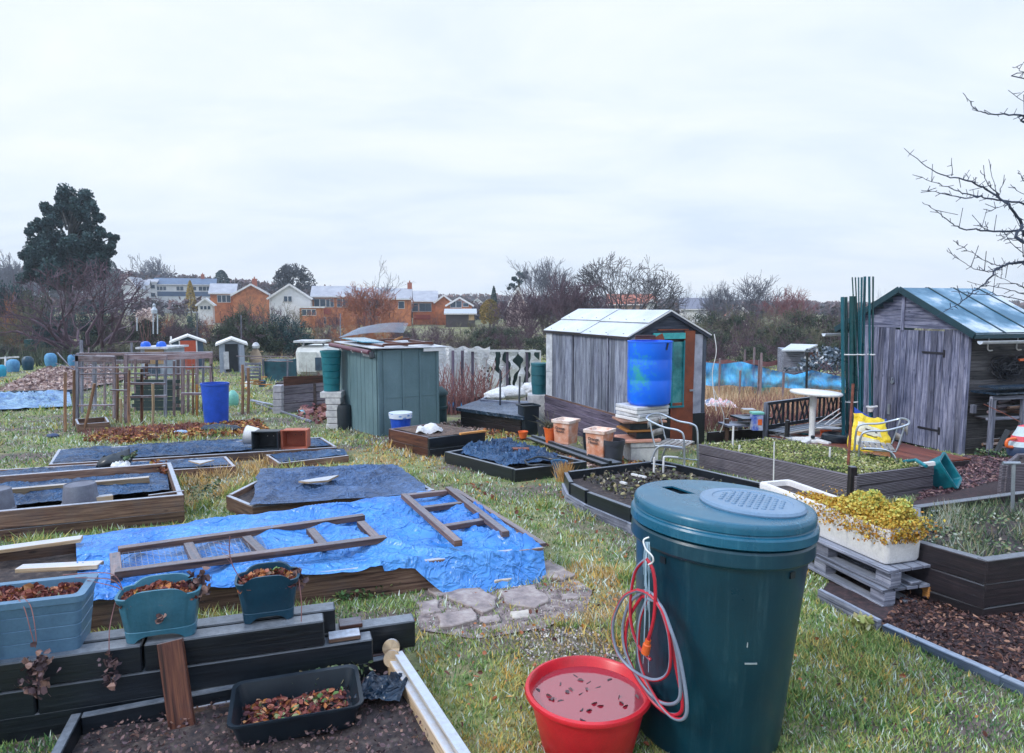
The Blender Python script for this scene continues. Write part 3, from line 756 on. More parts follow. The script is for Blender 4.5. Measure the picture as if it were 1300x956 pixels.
for k in range(16):
 x0 = 822 + rnd.uniform(-3, 4)
 y1 = rnd.uniform(720, 860)
 mb.tube(spline([HP(x0, 688, -.01), HP(x0 + rnd.uniform(-3, 3), (688 + y1) / 2, -.01), HP(x0 + rnd.uniform(-4, 4), y1, .0)], 5), .0012, n=4)
build(mb, 'string_hank', STRING, parent=t)
# ---- red basin
c = V((.335, 2.86, 0))
t = thing('water_basin', 'round red plastic basin full of rainwater beside the compost bin', 'basin', c)
mb = MB(); mb.lathe([(0, .0), (.19, 0), (.20, .01), (.258, .262), (.272, .268), (.276, .262), (.280, .268), (.276, .282), (.262, .286), (.250, .276), (.195, .02), (0, .02)], c=c, n=64)
build(mb, 'tub', REDP, parent=t, smooth=True, ang=50)
mb = MB(); mb.lathe([(.247, .244), (0, .2441)], c=c, n=48); build(mb, 'water', WATER, parent=t)
mb = MB()
for k in range(26):
 a_, q_ = rnd.random() * 6.28, rnd.random() ** .5 * .23; mb.leaf(c + V((q_ * math.cos(a_), q_ * math.sin(a_), .2462)), .031, val=rnd.random() * .6, tilt=.05)
build(mb, 'floating_leaves', DEADLEAF, parent=t, kind='stuff')
excl([(c.x + .2 * math.cos(a), c.y + .2 * math.sin(a)) for a in (0, 1, 2, 3, 4, 5)])
# ---- black sleeper wall, lower left
O = A(525, 783, .25); O.z = 0; ud = V((.952, .306, 0)); vd = V((-.306, .952, 0))
def WP(u, v, z): return O + ud * u + vd * v + V((0, 0, z))
t = thing('sleeper_wall', 'low stepped wall of black painted timber sleepers carrying the planters', 'timber wall', WP(-1.2, -.08, 0))
slps = [(-3.3, -.95, -.11, -.02, .115), (-.94, -.26, -.11, -.02, .115),
  (-3.3, -1.75, -.11, .105, .235), (-1.74, -.24, -.11, .105, .235), (-.95, 0.0, .0, .10, .25), (-3.3, -.96, .0, -.02, .235),
  (-3.3, -1.31, -.11, .24, .37), (-1.30, -.48, -.11, .24, .37), (-2.0, -.42, .0, .245, .375), (-3.3, -2.02, .0, .24, .37)]
for u0, u1, v, z0, z1 in slps:
 mb = MB(); mb.beam(WP(u0, v, (z0 + z1) / 2), WP(u1, v, (z0 + z1) / 2), .103, z1 - z0); build(mb, 'sleeper', W_BLACK, parent=t, bevel=.006)
for u0, u1, v, z0, z1, m in ((-.46, -.30, -.105, .24, .262, W_BROWN), (-.40, -.28, .0, .252, .275, W_RED), (-.55, -.06, -.01, -.02, .09, W_RED), (-1.3, -.5, -.17, -.02, .05, W_BROWN)):
 mb = MB(); mb.beam(WP(u0, v, (z0 + z1) / 2), WP(u1, v, (z0 + z1) / 2), .09, z1 - z0); build(mb, 'packing_timber', m, parent=t, bevel=.003, label='reddish brown offcut of timber')
excl([WP(-3.4, -.18, 0), WP(.02, -.18, 0), WP(.02, .07, 0), WP(-3.4, .07, 0)])
mb = MB(); a = WP(-1.18, -.20, .39); b = WP(-1.12, -.34, -.02)
mb.beam(b, a, .115, .022, up=(0.1, -1, .3))
single(mb, 'leaning_board', W_RED, 'short red brown board leaning against the black sleeper wall', 'board', bevel=.002)
# black tray, weeds, log and the pale-edged frame at the foot of the wall
c = WP(-.62, -.42, 0)
t = thing('black_tray', 'black plastic tray with dead leaves on the ground below the sleeper wall', 'tray', c)
def rrect(w, d, r, n=5):
 out = []
 for cx_, cy_, a0 in ((w / 2 - r, d / 2 - r, 0), (-w / 2 + r, d / 2 - r, 90), (-w / 2 + r, -d / 2 + r, 180), (w / 2 - r, -d / 2 + r, 270)):
  for k in range(n + 1):
   a = R(a0 + 90 * k / n); out.append((cx_ + r * math.cos(a), cy_ + r * math.sin(a)))
 return out
def tub(mb, c, ux, uy, levels, m=0, cap_bottom=True, close=True):
 """stack of rounded rectangles: levels = (w, d, r, z); walls run outside-bottom up, over the rim and down inside"""
 base = len(mb.v); n = len(rrect(1, 1, .1)); c = V(c)
 for w, dd, r, z in levels:
  for x, y in rrect(w, dd, r): mb.v.append(tuple(c + ux * x + uy * y + V((0, 0, z))))
 for j in range(len(levels) - 1):
  for i in range(n):
   i2 = (i + 1) % n
   mb.face((base + j * n + i, base + j * n + i2, base + (j + 1) * n + i2, base + (j + 1) * n + i), [(0, 0), (1, 0), (1, 1), (0, 1)], m)
 if close:
  mb.face([base + i for i in reversed(range(n))], [(0, 0)] * n, m)
  k = base + (len(levels) - 1) * n; mb.face([k + i for i in range(n)], [(0, 0)] * n, m)
mb = MB(); tub(mb, c, ud, vd, [(.50, .30, .04, .03), (.56, .36, .05, .14), (.585, .385, .05, .145), (.585, .385, .05, .155), (.55, .35, .045, .15), (.50, .30, .04, .05)])
build(mb, 'tray_shell', BLACKP, parent=t, smooth=True)
mb = MB()
for k in range(520):
 x, y = rnd.uniform(-.23, .22), rnd.uniform(-.13, .12); mb.leaf(c + ud * x + vd * y + V((0, 0, .055 + rnd.random() * .03)), .036, tilt=.4)
build(mb, 'dead_leaves', STRAWB, parent=t, kind='stuff')
litter('leaf_litter', [A(480, 850, 0), A(560, 958, 0), WP(-1.6, -1.0, 0), WP(-1.5, -.25, 0)], 2200, DEADLEAF, .022, dz=.05, lift=.02)
t, _ = bed('timber_edged_bed', 'sunken bed with a pale edging board beside the grass below the black wall', [A(500, 826, .12), A(585, 960, .12), WP(-1.6, -1.1, 0), WP(-1.6, -.2, 0)], .11, W_BLACK, th=.045, courses=1, fill=SOIL, filldepth=.08, mats=[W_BLACK, W_BLACK, W_PALE, W_BLACK], post=False, skip=())
for ch in t.children:
 if ch.name.startswith('side_board'): pass
p0 = A(505, 829, .128); p1 = A(592, 962, .128)
mb = MB(); mb.beam(p0, p1, .05, .02); build(mb, 'edging_top', wood('frosty_white_edging', (.62, .58, .5), (.5, .46, .42), (.3, .26, .22), frost=1.0), parent=t, bevel=.003)
mb = MB(); q = A(497, 822, .15)
mb.lathe([(0, -.02), (.042, -.02), (.045, 0), (.045, .02), (0, .022)], c=q, n=18, M=Matrix.Rotation(R(75), 3, 'X') @ Matrix.Identity(3))
mb.lathe([(0, -.02), (.040, -.02), (.043, 0), (.043, .02), (0, .022)], c=A(498, 836, .11), n=18, M=Matrix.Rotation(R(70), 3, 'X'))
single(mb, 'sawn_log_slice', W_PALE, 'pale sawn log slices at the end of the black sleeper wall', 'log slice', smooth=True)
mb = MB()
for k in range(420):
 ww = WP(rnd.gauss(-.50, .09), rnd.gauss(-.20, .025), 0)
 mb.leaf((ww.x, ww.y, rnd.uniform(.02, .13)), .032, val=.3 + rnd.random() * .5)
single(mb, 'leafy_weed', HERBM, 'green leafy weed growing at the foot of the black sleepers', 'weed')
mb = MB(); c2 = WP(-.22, -.40, .10)
mb.v = []; g = cloth([c2 + V((-.12, -.1, 0)), c2 + V((.1, -.12, 0)), c2 + V((.12, .12, 0)), c2 + V((-.1, .1, 0))], 16, 16, amp=.08, sc=9)
single(g, 'plastic_scrap', TARPBLK, 'crumpled scrap of black plastic in the pale-edged bed', 'plastic scrap')
# ---- planters on the wall
def strawberries(par, c, ux, uy, w, d, z, n, hang=(), size=.045, mat=None):
 mb = MB()
 for k in range(n):
  x, y = rnd.uniform(-w, w), rnd.uniform(-d, d)
  e = (1 - (x / w) ** 2) * (1 - (y / d) ** 2)
  hgt = (0.03 + .05 * max(0, noise.noise(V((x * 12 + c[0], y * 12, 2)))+.3)) * (0.4 + e)
  mb.leaf(V(c) + ux * x + uy * y + V((0, 0, z + rnd.random() * hgt)), size * .85 * rnd.uniform(.5, 1.3), val=rnd.random() * rnd.choice((.75, .82, 1)), asp=.75)
 build(mb, 'withered_leaves', mat or STRAWB, parent=par, kind='stuff')
def trough_planter(name, label, nr, ux, uy, L, dpt, h, mat, taper=.03, rim=.03, rr=.03, grooves=3, n=1500, handle=False):
 """nr: near right bottom corner; ux points left to right, uy away"""
 c = V(nr) - ux * L / 2 + uy * dpt / 2
 t = thing(name, label, 'planter', c)
 mb = MB(); w, d = L - taper, dpt - taper
 lev = [(w, d, rr, 0)]
 for k in range(1, grooves + 1):
  z = h * k / (grooves + 1.2); f = taper * z / h
  lev += [(w + f, d + f, rr, z - .003), (w + f - .006, d + f - .006, rr, z), (w + f, d + f, rr, z + .003)]
 lev += [(L, dpt, rr, h - .035), (L + .015, dpt + .015, rr, h - .03), (L + .02, dpt + .02, rr, h), (L - rim, dpt - rim, rr * .8, h), (L - rim - .01, dpt - rim - .01, rr * .8, h - .045)]
 tub(mb, c, ux, uy, lev)
 build(mb, 'planter_body', mat, parent=t, smooth=True, ang=30)
 strawberries(t, c, ux, uy, L / 2 - rim, dpt / 2 - rim, h - .05, n)
 return t, c
ux, uy = ud, vd
P1n = A(108, 827, .37)
t, c = trough_planter('strawberry_planter', 'long slate blue trough planter with withered strawberry plants, on the black wall', P1n, ux, uy, .78, .27, .27, PLANTBLUE, taper=.06, rim=.055, n=2600)
def hanging(par, pts, r=.0022, name='runner'):
 mb = MB(); mb.tube(spline([V(p) for p in pts], 8), r, n=5); build(mb, name, CANE, parent=par, smooth=True)
def cluster(par, p, n, s, sp=.04):
 mb = MB()
 for k in range(n): mb.leaf(V(p) + V((rnd.gauss(0, sp), rnd.gauss(0, sp * .5), rnd.gauss(-.02, sp * 1.2))), s * rnd.uniform(.6, 1.2), asp=.8)
 build(mb, 'dead_leaf_cluster', DEADLEAF, parent=par)
e = .02
for dx in (0, 9):
 hanging(t, [A(18 + dx, 757, .66), D(30 + dx, 770, 2.93), D(40 + dx * .6, 805, 2.9), D(45, 822, 2.9)])
cluster(t, D(47, 838, 2.88), 46, .036, .028); cluster(t, D(44, 862, 2.86), 60, .036, .035)
q = A(16, 752, .60); c0 = q - ux * .33 - uy * .16
t, c = trough_planter('strawberry_planter', 'slate blue trough planter cut off by the picture edge, nearest of the planters', V((q.x, q.y, .10)) - uy * .30, ux, uy, .66, .30, .50, PLANTBLUE, taper=.04, rim=.05, n=500)
def handle_planter(name, label, nl, L, dpt, h, mat, rot=0.0):
 a = ux.copy(); b = uy.copy()
 a.rotate(Matrix.Rotation(rot, 3, 'Z')); b.rotate(Matrix.Rotation(rot, 3, 'Z'))
 c = V(nl) + a * L / 2 + b * dpt / 2
 t = thing(name, label, 'planter', c)
 mb = MB(); n = 80
 def ringp(w, d, z, rise=0.0):
  out = []
  for i in range(n):
   an = 2 * math.pi * i / n; ex = 0.42
   x = w / 2 * math.copysign(abs(math.cos(an)) ** ex, math.cos(an)); y = d / 2 * math.copysign(abs(math.sin(an)) ** ex, math.sin(an))
   k = max(0, 1 - (abs(x) / (w * .36)) ** 4) if abs(y) > d * .35 else 0
   out.append(c + a * x + b * y + V((0, 0, z + rise * k)))
  return out
 lev = [ringp(L - .06, dpt - .05, .0, .03), ringp(L - .05, dpt - .04, .052, 0), ringp(L - .056, dpt - .046, .055), ringp(L - .05, dpt - .04, .06), ringp(L - .01, dpt - .01, h - .03, .0), ringp(L, dpt, h - .025, .03), ringp(L + .012, dpt + .012, h, .035), ringp(L - .012, dpt - .012, h, .035), ringp(L - .03, dpt - .03, h - .05), ]
 base = len(mb.v)
 for r_ in lev: mb.v += [tuple(p) for p in r_]
 for j in range(len(lev) - 1):
  for i in range(n):
   i2 = (i + 1) % n; mb.face((base + j * n + i, base + j * n + i2, base + (j + 1) * n + i2, base + (j + 1) * n + i), [(0, 0)] * 4)
 k = base + (len(lev) - 1) * n; mb.face([k + i for i in range(n)], [(0, 0)] * n)
 build(mb, 'planter_body', mat, parent=t, smooth=True, ang=40)
 strawberries(t, c, a, b, L / 2 - .02, dpt / 2 - .02, h - .04, 1500, size=.042)
 return t, c, a, b
t, c, a, b = handle_planter('window_planter', 'teal planter with raised handles and red withered strawberry leaves', A(147, 824, .372) , .36, .20, .225, PLANTTEAL)
for k in range(3): hanging(t, [c + a * (-.17) + b * .05 + V((0, 0, .22)), c + a * (-.22) + b * .05 + V((0, 0, .25 + .03 * k)), c + a * (-.33 - .05 * k) + b * .1 + V((0, 0, .27 + .02 * k))])
cluster(t, c + a * .02 - b * .115 + V((0, 0, .15)), 8, .035, .012)
cluster(t, c + a * .17 + V((0, 0, .23)), 60, .045, .03)
hanging(t, [c - a * .19 + V((0, 0, .2)), c - a * .2 - b * .1 + V((0, 0, .1)), c - a * .2 - b * .14 + V((0, 0, -.05))])
cluster(t, c - a * .2 - b * .14 + V((0, 0, -.01)), 26, .034, .022); cluster(t, c - a * .19 - b * .15 + V((0, 0, -.09)), 22, .034, .02)
t, c, a, b = handle_planter('window_planter', 'small dark teal planter with strawberry plants and one bare dead stem', A(300, 798, .372), .30, .19, .215, PLANTDARK)
hanging(t, [c - a * .12 + V((0, 0, .2)), c - a * .16 + V((0, 0, .28)), c - a * .175 + V((0, 0, .36)), c - a * .17 + V((0, 0, .44))], .0025, 'dead_stem')
for k in range(4): hanging(t, [c - a * .17 + V((0, 0, .30 + .03 * k)), c - a * (.19 + .02 * k) + V((0, 0, .33 + .03 * k))], .0012, 'dead_stem')
hanging(t, [c + a * .15 - b * .05 + V((0, 0, .2)), c + a * .16 - b * .1 + V((0, 0, .1)), c + a * .155 - b * .11 + V((0, 0, -.02))])
cluster(t, c + a * .155 - b * .115 + V((0, 0, -.03)), 9, .034, .012); cluster(t, c + a * .15 + V((0, 0, .2)), 26, .045, .02)
# ---- paving slabs
patch('worn_earth', [G(520, 762), G(545, 742), G(610, 728), G(720, 730), G(752, 752), G(745, 775), G(690, 800), G(600, 812), G(535, 802)], pm('mauve_worn_earth', (.26, .21, .21), rough=.9, scale=14, bump=1, fine=50, stops=[(.32, (.09, .075, .08)), (.5, (.23, .18, .18)), (.68, (.40, .36, .34))]), dz=.001, amp=.012)
slabs = [([(615, 724), (662, 717), (667, 730), (664, 740), (628, 748)], .06, SLABPALE, 'pale raised square paving stone by the corner of the blue tarpaulin'),
   ([(672, 724), (701, 715), (731, 735), (716, 741), (690, 738)], .035, SLABSTONE, 'mauve wedge paving stone right of the pale raised stone'),
   ([(562, 761), (600, 746), (630, 764), (628, 777), (613, 782)], .03, SLABSTONE, 'large dark mauve paving stone in the middle of the path'),
   ([(633, 755), (677, 748), (699, 764), (684, 777), (642, 771)], .03, SLABSTONE, 'broad mauve paving stone just below the pale raised stone'),
   ([(556, 786), (598, 778), (608, 791), (588, 798), (559, 802)], .035, SLABSTONE, 'front paving stone of the path, beside the end of the black sleepers'),
   ([(529, 766), (554, 764), (562, 779), (534, 783)], .02, SLABSTONE, 'small paving stone at the left edge of the path near the black wall'),
   ([(711, 757), (731, 755), (738, 761), (717, 765)], .02, SLABSTONE, 'small separate paving stone sunk in the straw grass'),
   ([(545, 749), (571, 747), (578, 757), (552, 760)], .02, SLABSTONE, 'small mauve stone behind the large dark paving stone'),
   ([(588, 722), (619, 718), (615, 731), (595, 733)], .04, SLABPALE, 'narrow pale stone tucked under the hem of the blue tarpaulin'),
   ([(648, 780), (671, 777), (672, 786), (652, 789)], .02, SLABPALE, 'small pale stone in front of the broad mauve stone'),
   ([(610, 786), (632, 783), (634, 792), (616, 795)], .02, SLABSTONE, 'small brown stone between the front stones of the path')]
for P, h, m, lab in slabs:
 Q = [G(x, y) for x, y in P]; pts = []
 for i in range(len(Q)):
  a, b = Q[i], Q[(i + 1) % len(Q)]
  for k in range(4):
   p = a.lerp(b, k / 4); p = p + V((noise.noise(p * 9), noise.noise(p * 9 + V((5, 5, 5))), 0)) * .03; pts.append(V((p.x, p.y, gz(p.x, p.y) - .03)))
 mb = MB(); mb.prism(pts if sum((pts[i].x * pts[(i + 1) % len(pts)].y - pts[(i + 1) % len(pts)].x * pts[i].y) for i in range(len(pts))) > 0 else pts[::-1], (0, 0, h + .03))
 single(mb, 'paving_stone', m, lab, 'paving stone', group='stepping stones of the short path', bevel=.006)
 excl([q + (q - sum(Q, V()) / len(Q)) * -.12 for q in Q])
litter('gravel', [G(675, 800), G(770, 800), G(790, 835), G(770, 870), G(665, 850), G(655, 815)], 1500, PEBBLE, .014, dz=.006, lift=.02, asp=.9)
litter('earth_crumbs', [G(545, 745), G(720, 745), G(745, 775), G(640, 805), G(530, 805)], 1400, PEBBLE, .011, dz=.006, lift=.015, asp=.9)
# ============================================================ BLUE TARPAULIN BED
hF = .22
F0, F1, N0, N1 = G(96, 684, hF), G(577, 622, hF), G(100, 762, hF), G(690, 695, hF)
L0, L1 = F0 + (F0 - F1) * .30, N0 + (N0 - N1) * .30
t, P = bed('tarpaulin_bed', 'long brown timber raised bed under the bright blue tarpaulin', [L1, N1, F1, L0], hF, W_BROWN, th=.045, courses=1, fill=SOIL, filldepth=.09)
mb = MB(); mb.beam(A(383, 736, .17), A(413, 732, .17), .05, .13) if False else None
a, b = G(300, 747, .07), G(412, 733, .08)
mb = MB(); mb.beam(a + V((0, -.03, 0)), b + V((0, -.03, 0)), .035, .15); build(mb, 'side_board', W_BROWN, parent=t, bevel=.004)
def tarpfn(u, v):
 p = (F0 * (1 - u) + F1 * u)
 q = (N0 * (1 - u) + N1 * u)
 over = 1.0 + (0.035 if u < .66 else 0.035 + .23 * sstep(.66, .80, u)) + .02 * noise.noise(V((u * 14, 0, 0)))
 vv = v * over
 pp = p * (1 - vv) + q * vv if vv <= 1 else q + (q - p).normalized() * (vv - 1) * .55
 back = p - (q - p) * 0.0
 x, y = pp.x * 2.0, pp.y * 2.0
 wx = x * .55 + .8 * noise.noise(V((x * .6, y * .6, 1))); wy = y * 1.35 + .9 * noise.noise(V((x * .6, y * .6, 5)))
 r1 = max(0, 1 - abs(noise.noise(V((wx * .9, wy * 1.1, 0))) * 2.4)); r2 = max(0, 1 - abs(noise.noise(V((wx * 2.4, wy * 2.1, 4))) * 2.3))
 r3 = max(0, 1 - abs(noise.noise(V((wx * 6, wy * 5, 8))) * 2.1))
 lf = max(0, 1 - abs(noise.noise(V((x * .28 + .5 * noise.noise(V((x * .5, y, 3))), y * 1.9 + .35 * x, 2))) * 2.6))
 z = .06 * r1 ** 2 + .02 * r2 ** 2 + .006 * r3 + .06 * lf ** 2 - .03
 z *= .25 + .75 * min(1, v * 6)
 if vv > 1:
  dr = min(1, (vv - 1) / .20)
  z = z * .6 - .24 * dr ** .8 * (1 if u > .60 else .35)
  pp = pp + V((-vd.x * -.0, -.05 * dr, 0)) + V((.03, .0, 0)) * noise.noise(V((u * 25, v * 3, 0)))
 if u > .97: z -= (u - .97) * 2.0
 return V((pp.x, pp.y, pp.z + z + .012 + gz(pp.x, pp.y) * 0))
mb = MB(); mb.grid(tarpfn, 260, 90)
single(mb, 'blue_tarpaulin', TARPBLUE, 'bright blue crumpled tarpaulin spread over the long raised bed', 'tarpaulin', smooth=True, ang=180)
# flap beyond the right corner
def TZ(px, py): return G(px, py, hF + .075)
def frame(name, label, cat, rails, w=.065, h=.045, mat=W_MESH, net=None, dz=0.0):
 c = (rails[0][0] + rails[0][1]) / 2
 t = thing(name, label, cat, c)
 for i, (a, b, nm) in enumerate(rails):
  mb = MB(); up = V((0, 0, .012 * (1 if nm == 'rail' else -1)))
  mb.beam(a + up, b + up, w, h); build(mb, nm, mat, parent=t, bevel=.003)
 if net:
  a, b, c2, d = net; mb = MB(); nu = max(6, int((b - a).length / .035)); nv = max(4, int((d - a).length / .035))
  for i in range(nu + 1):
   u = i / nu; mb.beam(a.lerp(b, u), d.lerp(c2, u), .0022, .0022)
  for j in range(nv + 1):
   v = j / nv; mb.beam(a.lerp(d, v), b.lerp(c2, v), .0022, .0022)
  build(mb, 'wire_mesh', NETM, parent=t)
 return t
rl = [(TZ(150, 701), TZ(462, 658), 'rail'), (TZ(146, 731), TZ(490, 686), 'rail'), (TZ(146, 703), TZ(148, 732), 'cross_bar'),
  (TZ(239, 690), TZ(250, 713), 'cross_bar'), (TZ(313, 682), TZ(334, 702), 'cross_bar'), (TZ(394, 672), TZ(412, 693), 'cross_bar'), (TZ(458, 663), TZ(482, 687), 'cross_bar')]
frame('timber_ladder_frame', 'long weathered ladder-like timber frame with wire mesh on the blue tarpaulin', 'timber frame', rl, net=(TZ(148, 703), TZ(330, 680), TZ(340, 700), TZ(150, 729)))
rl = [(TZ(513, 631), TZ(582, 692), 'rail'), (TZ(517, 629), TZ(571, 623), 'cross_bar'), (TZ(569, 622), TZ(642, 680), 'rail'), (TZ(535, 645), TZ(592, 638), 'cross_bar'), (TZ(560, 669), TZ(615, 660), 'cross_bar')]
frame('timber_ladder_frame', 'weathered timber frame lying crosswise at the far right end of the blue tarpaulin', 'timber frame', rl, w=.06)
mb = MB(); mb.beam(G(24, 722, hF + .02), G(128, 717, hF + .03), .09, .03); single(mb, 'loose_board', W_PALE, 'pale timber board on the dark soil left of the tarpaulin, the nearer one', 'board', bevel=.003)
mb = MB(); mb.beam(G(-30, 702, hF + .02), G(104, 684, hF + .05), .10, .03); single(mb, 'loose_board', W_PALE, 'pale timber board on the dark soil left of the tarpaulin, the farther one', 'board', bevel=.003)
litter('leaf_litter', [G(590, 632, 0), G(640, 668, 0), G(672, 690, 0), G(600, 640, 0)], 120, LITTER, .05, dz=.19, lift=.03)
mb = MB(); mb.beam(G(578, 622, hF + .01), G(690, 692, hF + .01), .05, .03); single(mb, 'loose_board', W_MESH, 'weathered board along the right edge of the tarpaulin bed', 'board', bevel=.003)
litter('ground_weeds', [G(385, 758), G(470, 742), G(585, 722), G(590, 736), G(500, 756), G(430, 768)], 1500, leafm('dark_weeds', [(0, (.03, .07, .035)), (.6, (.09, .18, .06)), (.85, (.25, .3, .12)), (1, (.3, .14, .08))]), .032, dz=.01, lift=.07)
# ============================================================ LEFT BEDS
hC = .27
C1, C2 = G(233, 628, hC), G(217, 587, hC)
C3, C4 = G(-60, 608, hC), G(-80, 656, hC)
t, P = bed('raised_bed', 'deep brown timber raised bed holding the upturned grey buckets', [C4, C1, C2, C3], hC, W_BROWN, th=.05, courses=2, fill=SOIL, filldepth=.2)
mb = MB(); mb.beam(G(191, 636, hC - .07), G(236, 630, hC - .07), .03, .12); mb.move(Matrix.Translation(V((0, -.035, .01)))); build(mb, 'corner_plate', W_BROWN, parent=t, bevel=.003)
mb = MB(); mb.box(G(120, 655, 0) + V((0, -.012, .14)), (.055, .01, .075)); build(mb, 'black_bracket', BLACKP, parent=t)
q = [G(-40, 648, hC - .1), G(215, 622, hC - .1), G(212, 600, hC - .1), G(-40, 616, hC - .1)]
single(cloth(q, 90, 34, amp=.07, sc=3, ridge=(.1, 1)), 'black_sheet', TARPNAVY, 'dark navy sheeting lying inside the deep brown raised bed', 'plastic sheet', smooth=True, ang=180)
mb = MB(); mb.beam(G(0, 628, hC - .08), G(190, 611, hC - .06), .03, .13, up=(0, -.5, 1)); single(mb, 'inner_board', W_PALE, 'pale board standing inside the deep brown bed behind the bucket', 'board', bevel=.003)
mb = MB(); mb.beam(G(118, 634, hC - .01), G(143, 631, hC - .01), .07, .05); single(mb, 'wood_block', W_PALE, 'small pale wood block beside the upturned grey bucket', 'wood block', bevel=.003)
def bucket_up(px, py, z, r, h, label):
 c = G(px, py, z); t = thing('upturned_bucket', label, 'bucket', c)
 mb = MB(); mb.lathe([(r, 0), (r * 1.04, .012), (r * 1.02, .03), (r * .97, .035), (r * .86, h - .012), (r * .83, h), (r * .80, h + .002), (r * .78, h - .006), (0, h - .006)], c=c, n=36)
 build(mb, 'pot', GREYB, parent=t, smooth=True)
bucket_up(103, 641, hC - .06, .155, .205, 'grey plastic bucket standing upside down in the deep brown bed')
bucket_up(-6, 650, hC - .06, .155, .21, 'second upturned grey bucket, half outside the left picture edge')
litter('leaf_litter', [G(190, 607), G(212, 605), G(218, 622), G(196, 620)], 90, LITTER, .05, dz=hC - .08, lift=.05)
litter('plant_trimmings', [G(155, 606), G(175, 598), G(172, 604), G(160, 610)], 60, HERBM, .06, dz=hC - .02, lift=.03)
# narrow bed behind
t, P = bed('raised_bed', 'narrow low bed lined with dark sheeting directly behind the deep brown bed', [G(-30, 612, .12), G(299, 591, .12), G(287, 579, .12), G(-20, 597, .12)], .12, W_BROWN, th=.04, courses=1, fill=SOIL, post=False)
single(cloth([G(-20, 609, .10), G(294, 590, .10), G(284, 580.5, .10), G(-10, 598, .10)], 90, 24, amp=.05, sc=3, ridge=(.2, 1)), 'black_sheet', TARPNAVY, 'dark navy sheeting in the narrow low bed behind the deep one', 'plastic sheet', smooth=True, ang=180)
q = G(147, 589, .17); mb = MB()
mb.lathe([(0, -.08), (.15, -.06), (.2, 0), (.17, .09), (.09, .13), (0, .15)], c=q, n=20)
for i, v_ in enumerate(mb.v): mb.v[i] = tuple(V(v_) + V((1, 1, 1)) * .08 * noise.noise(V(v_) * 9))
single(mb, 'rubbish_sack', BLACKP, 'crumpled black refuse sack dumped on the narrow low bed', 'sack', smooth=True, ang=80)
g = cloth([G(140, 593, .2), G(165, 592, .2), G(166, 588, .2), G(142, 589, .2)], 14, 8, amp=.08, sc=8)
single(g, 'white_plastic_scrap', WHITESACK, 'white scrap of plastic by the crumpled black sack', 'plastic scrap')
mb = MB(); P_ = [G(239, 586, .17), G(254, 590, .17), G(272, 585, .17)]; mb.prism(P_, (0, 0, .015)); single(mb, 'triangular_offcut', W_PALE, 'pale triangular board offcut on the navy sheeting', 'board')
# long bed
t, P = bed('raised_bed', 'long low bed with dark sheeting and the two crates lying in it', [G(61, 590, .13), G(428, 567, .13), G(409, 555, .13), G(74, 570, .13)], .13, W_BROWN, th=.045, courses=1, fill=SOIL, post=False)
single(cloth([G(66, 589, .13), G(322, 571, .12), G(316, 557, .11), G(78, 571, .12)], 90, 40, amp=.09, sc=2.4, ridge=(.5, 1)), 'black_sheet', TARPNAVY, 'dark sheeting with a peaked fold on the long low bed', 'plastic sheet', smooth=True, ang=180)
single(cloth([G(395, 567, .12), G(420, 566, .12), G(405, 557, .11), G(380, 558, .11)], 20, 16, amp=.07, sc=3, ridge=(.5, 1)), 'black_sheet', TARPNAVY, 'small piece of dark sheeting right of the orange crate', 'plastic sheet', smooth=True, ang=180)
def crate_side(c, w, d, h, mo, mi, label, name='crate'):
 """crate lying on its side, opening towards the viewer"""
 t = thing(name, label, 'crate', c)
 mb = MB(); th = .012
 ux_, uy_ = V((1, .04, 0)).normalized(), V((-.04, 1, 0)).normalized()
 M = Matrix((ux_, uy_, V((0, 0, 1)))).transposed(); f = lambda x, y, z: V(c) + ux_ * x + uy_ * y + V((0, 0, z))
 mb.box(f(0, 0, th / 2), (w, d, th), M); mb.box(f(0, 0, h - th / 2), (w, d, th), M)
 mb.box(f(-w / 2 + th / 2, 0, h / 2), (th, d, h - 2 * th), M); mb.box(f(w / 2 - th / 2, 0, h / 2), (th, d, h - 2 * th), M)
 mb.box(f(0, d / 2, h / 2), (w, th, h), M)
 build(mb, 'crate_shell', mo, parent=t, bevel=.004)
 mb = MB()
 for z, s in ((.0 - .004, 1), (h + .004, 1)): mb.box(f(0, -d / 2, z), (w + .03, .025, .02), M)
 for x in (-w / 2 - .004, w / 2 + .004): mb.box(f(x, -d / 2 - .002, h / 2), (.02, .025, h), M)
 build(mb, 'rim', mo, parent=t, bevel=.004)
 mb = MB()
 for k in range(2): mb.box(f(-.04 + .09 * k, d / 2 - .011, h * .62), (.012, .006, .012), M)
 build(mb, 'drain_hole', SINK if mo is BLACKP else BLACKP, parent=t)
crate_side(G(340.5, 569, .13), .37, .26, .27, BLACKP, BLACKP, 'black crate lying on its side between the white tub and the orange crate')
crate_side(G(376.5, 567.5, .13), .37, .24, .275, ORCRATE, ORCRATE, 'orange brown crate lying on its side in the long low bed')
c = G(322, 569, .13); t = thing('white_tub', 'white rounded tub tipped over behind the black crate', 'tub', c)
mb = MB(); M = Matrix.Rotation(R(-78), 3, 'Y'); mb.lathe([(.0, 0), (.11, 0), (.125, .03), (.145, .20), (.15, .2), (.135, .19), (0, .03)], c=c + V((.03, .16, .15)), n=24, M=Matrix.Rotation(R(-82), 3, 'Y'))
build(mb, 'tub_shell', WHITEP, parent=t, smooth=True)
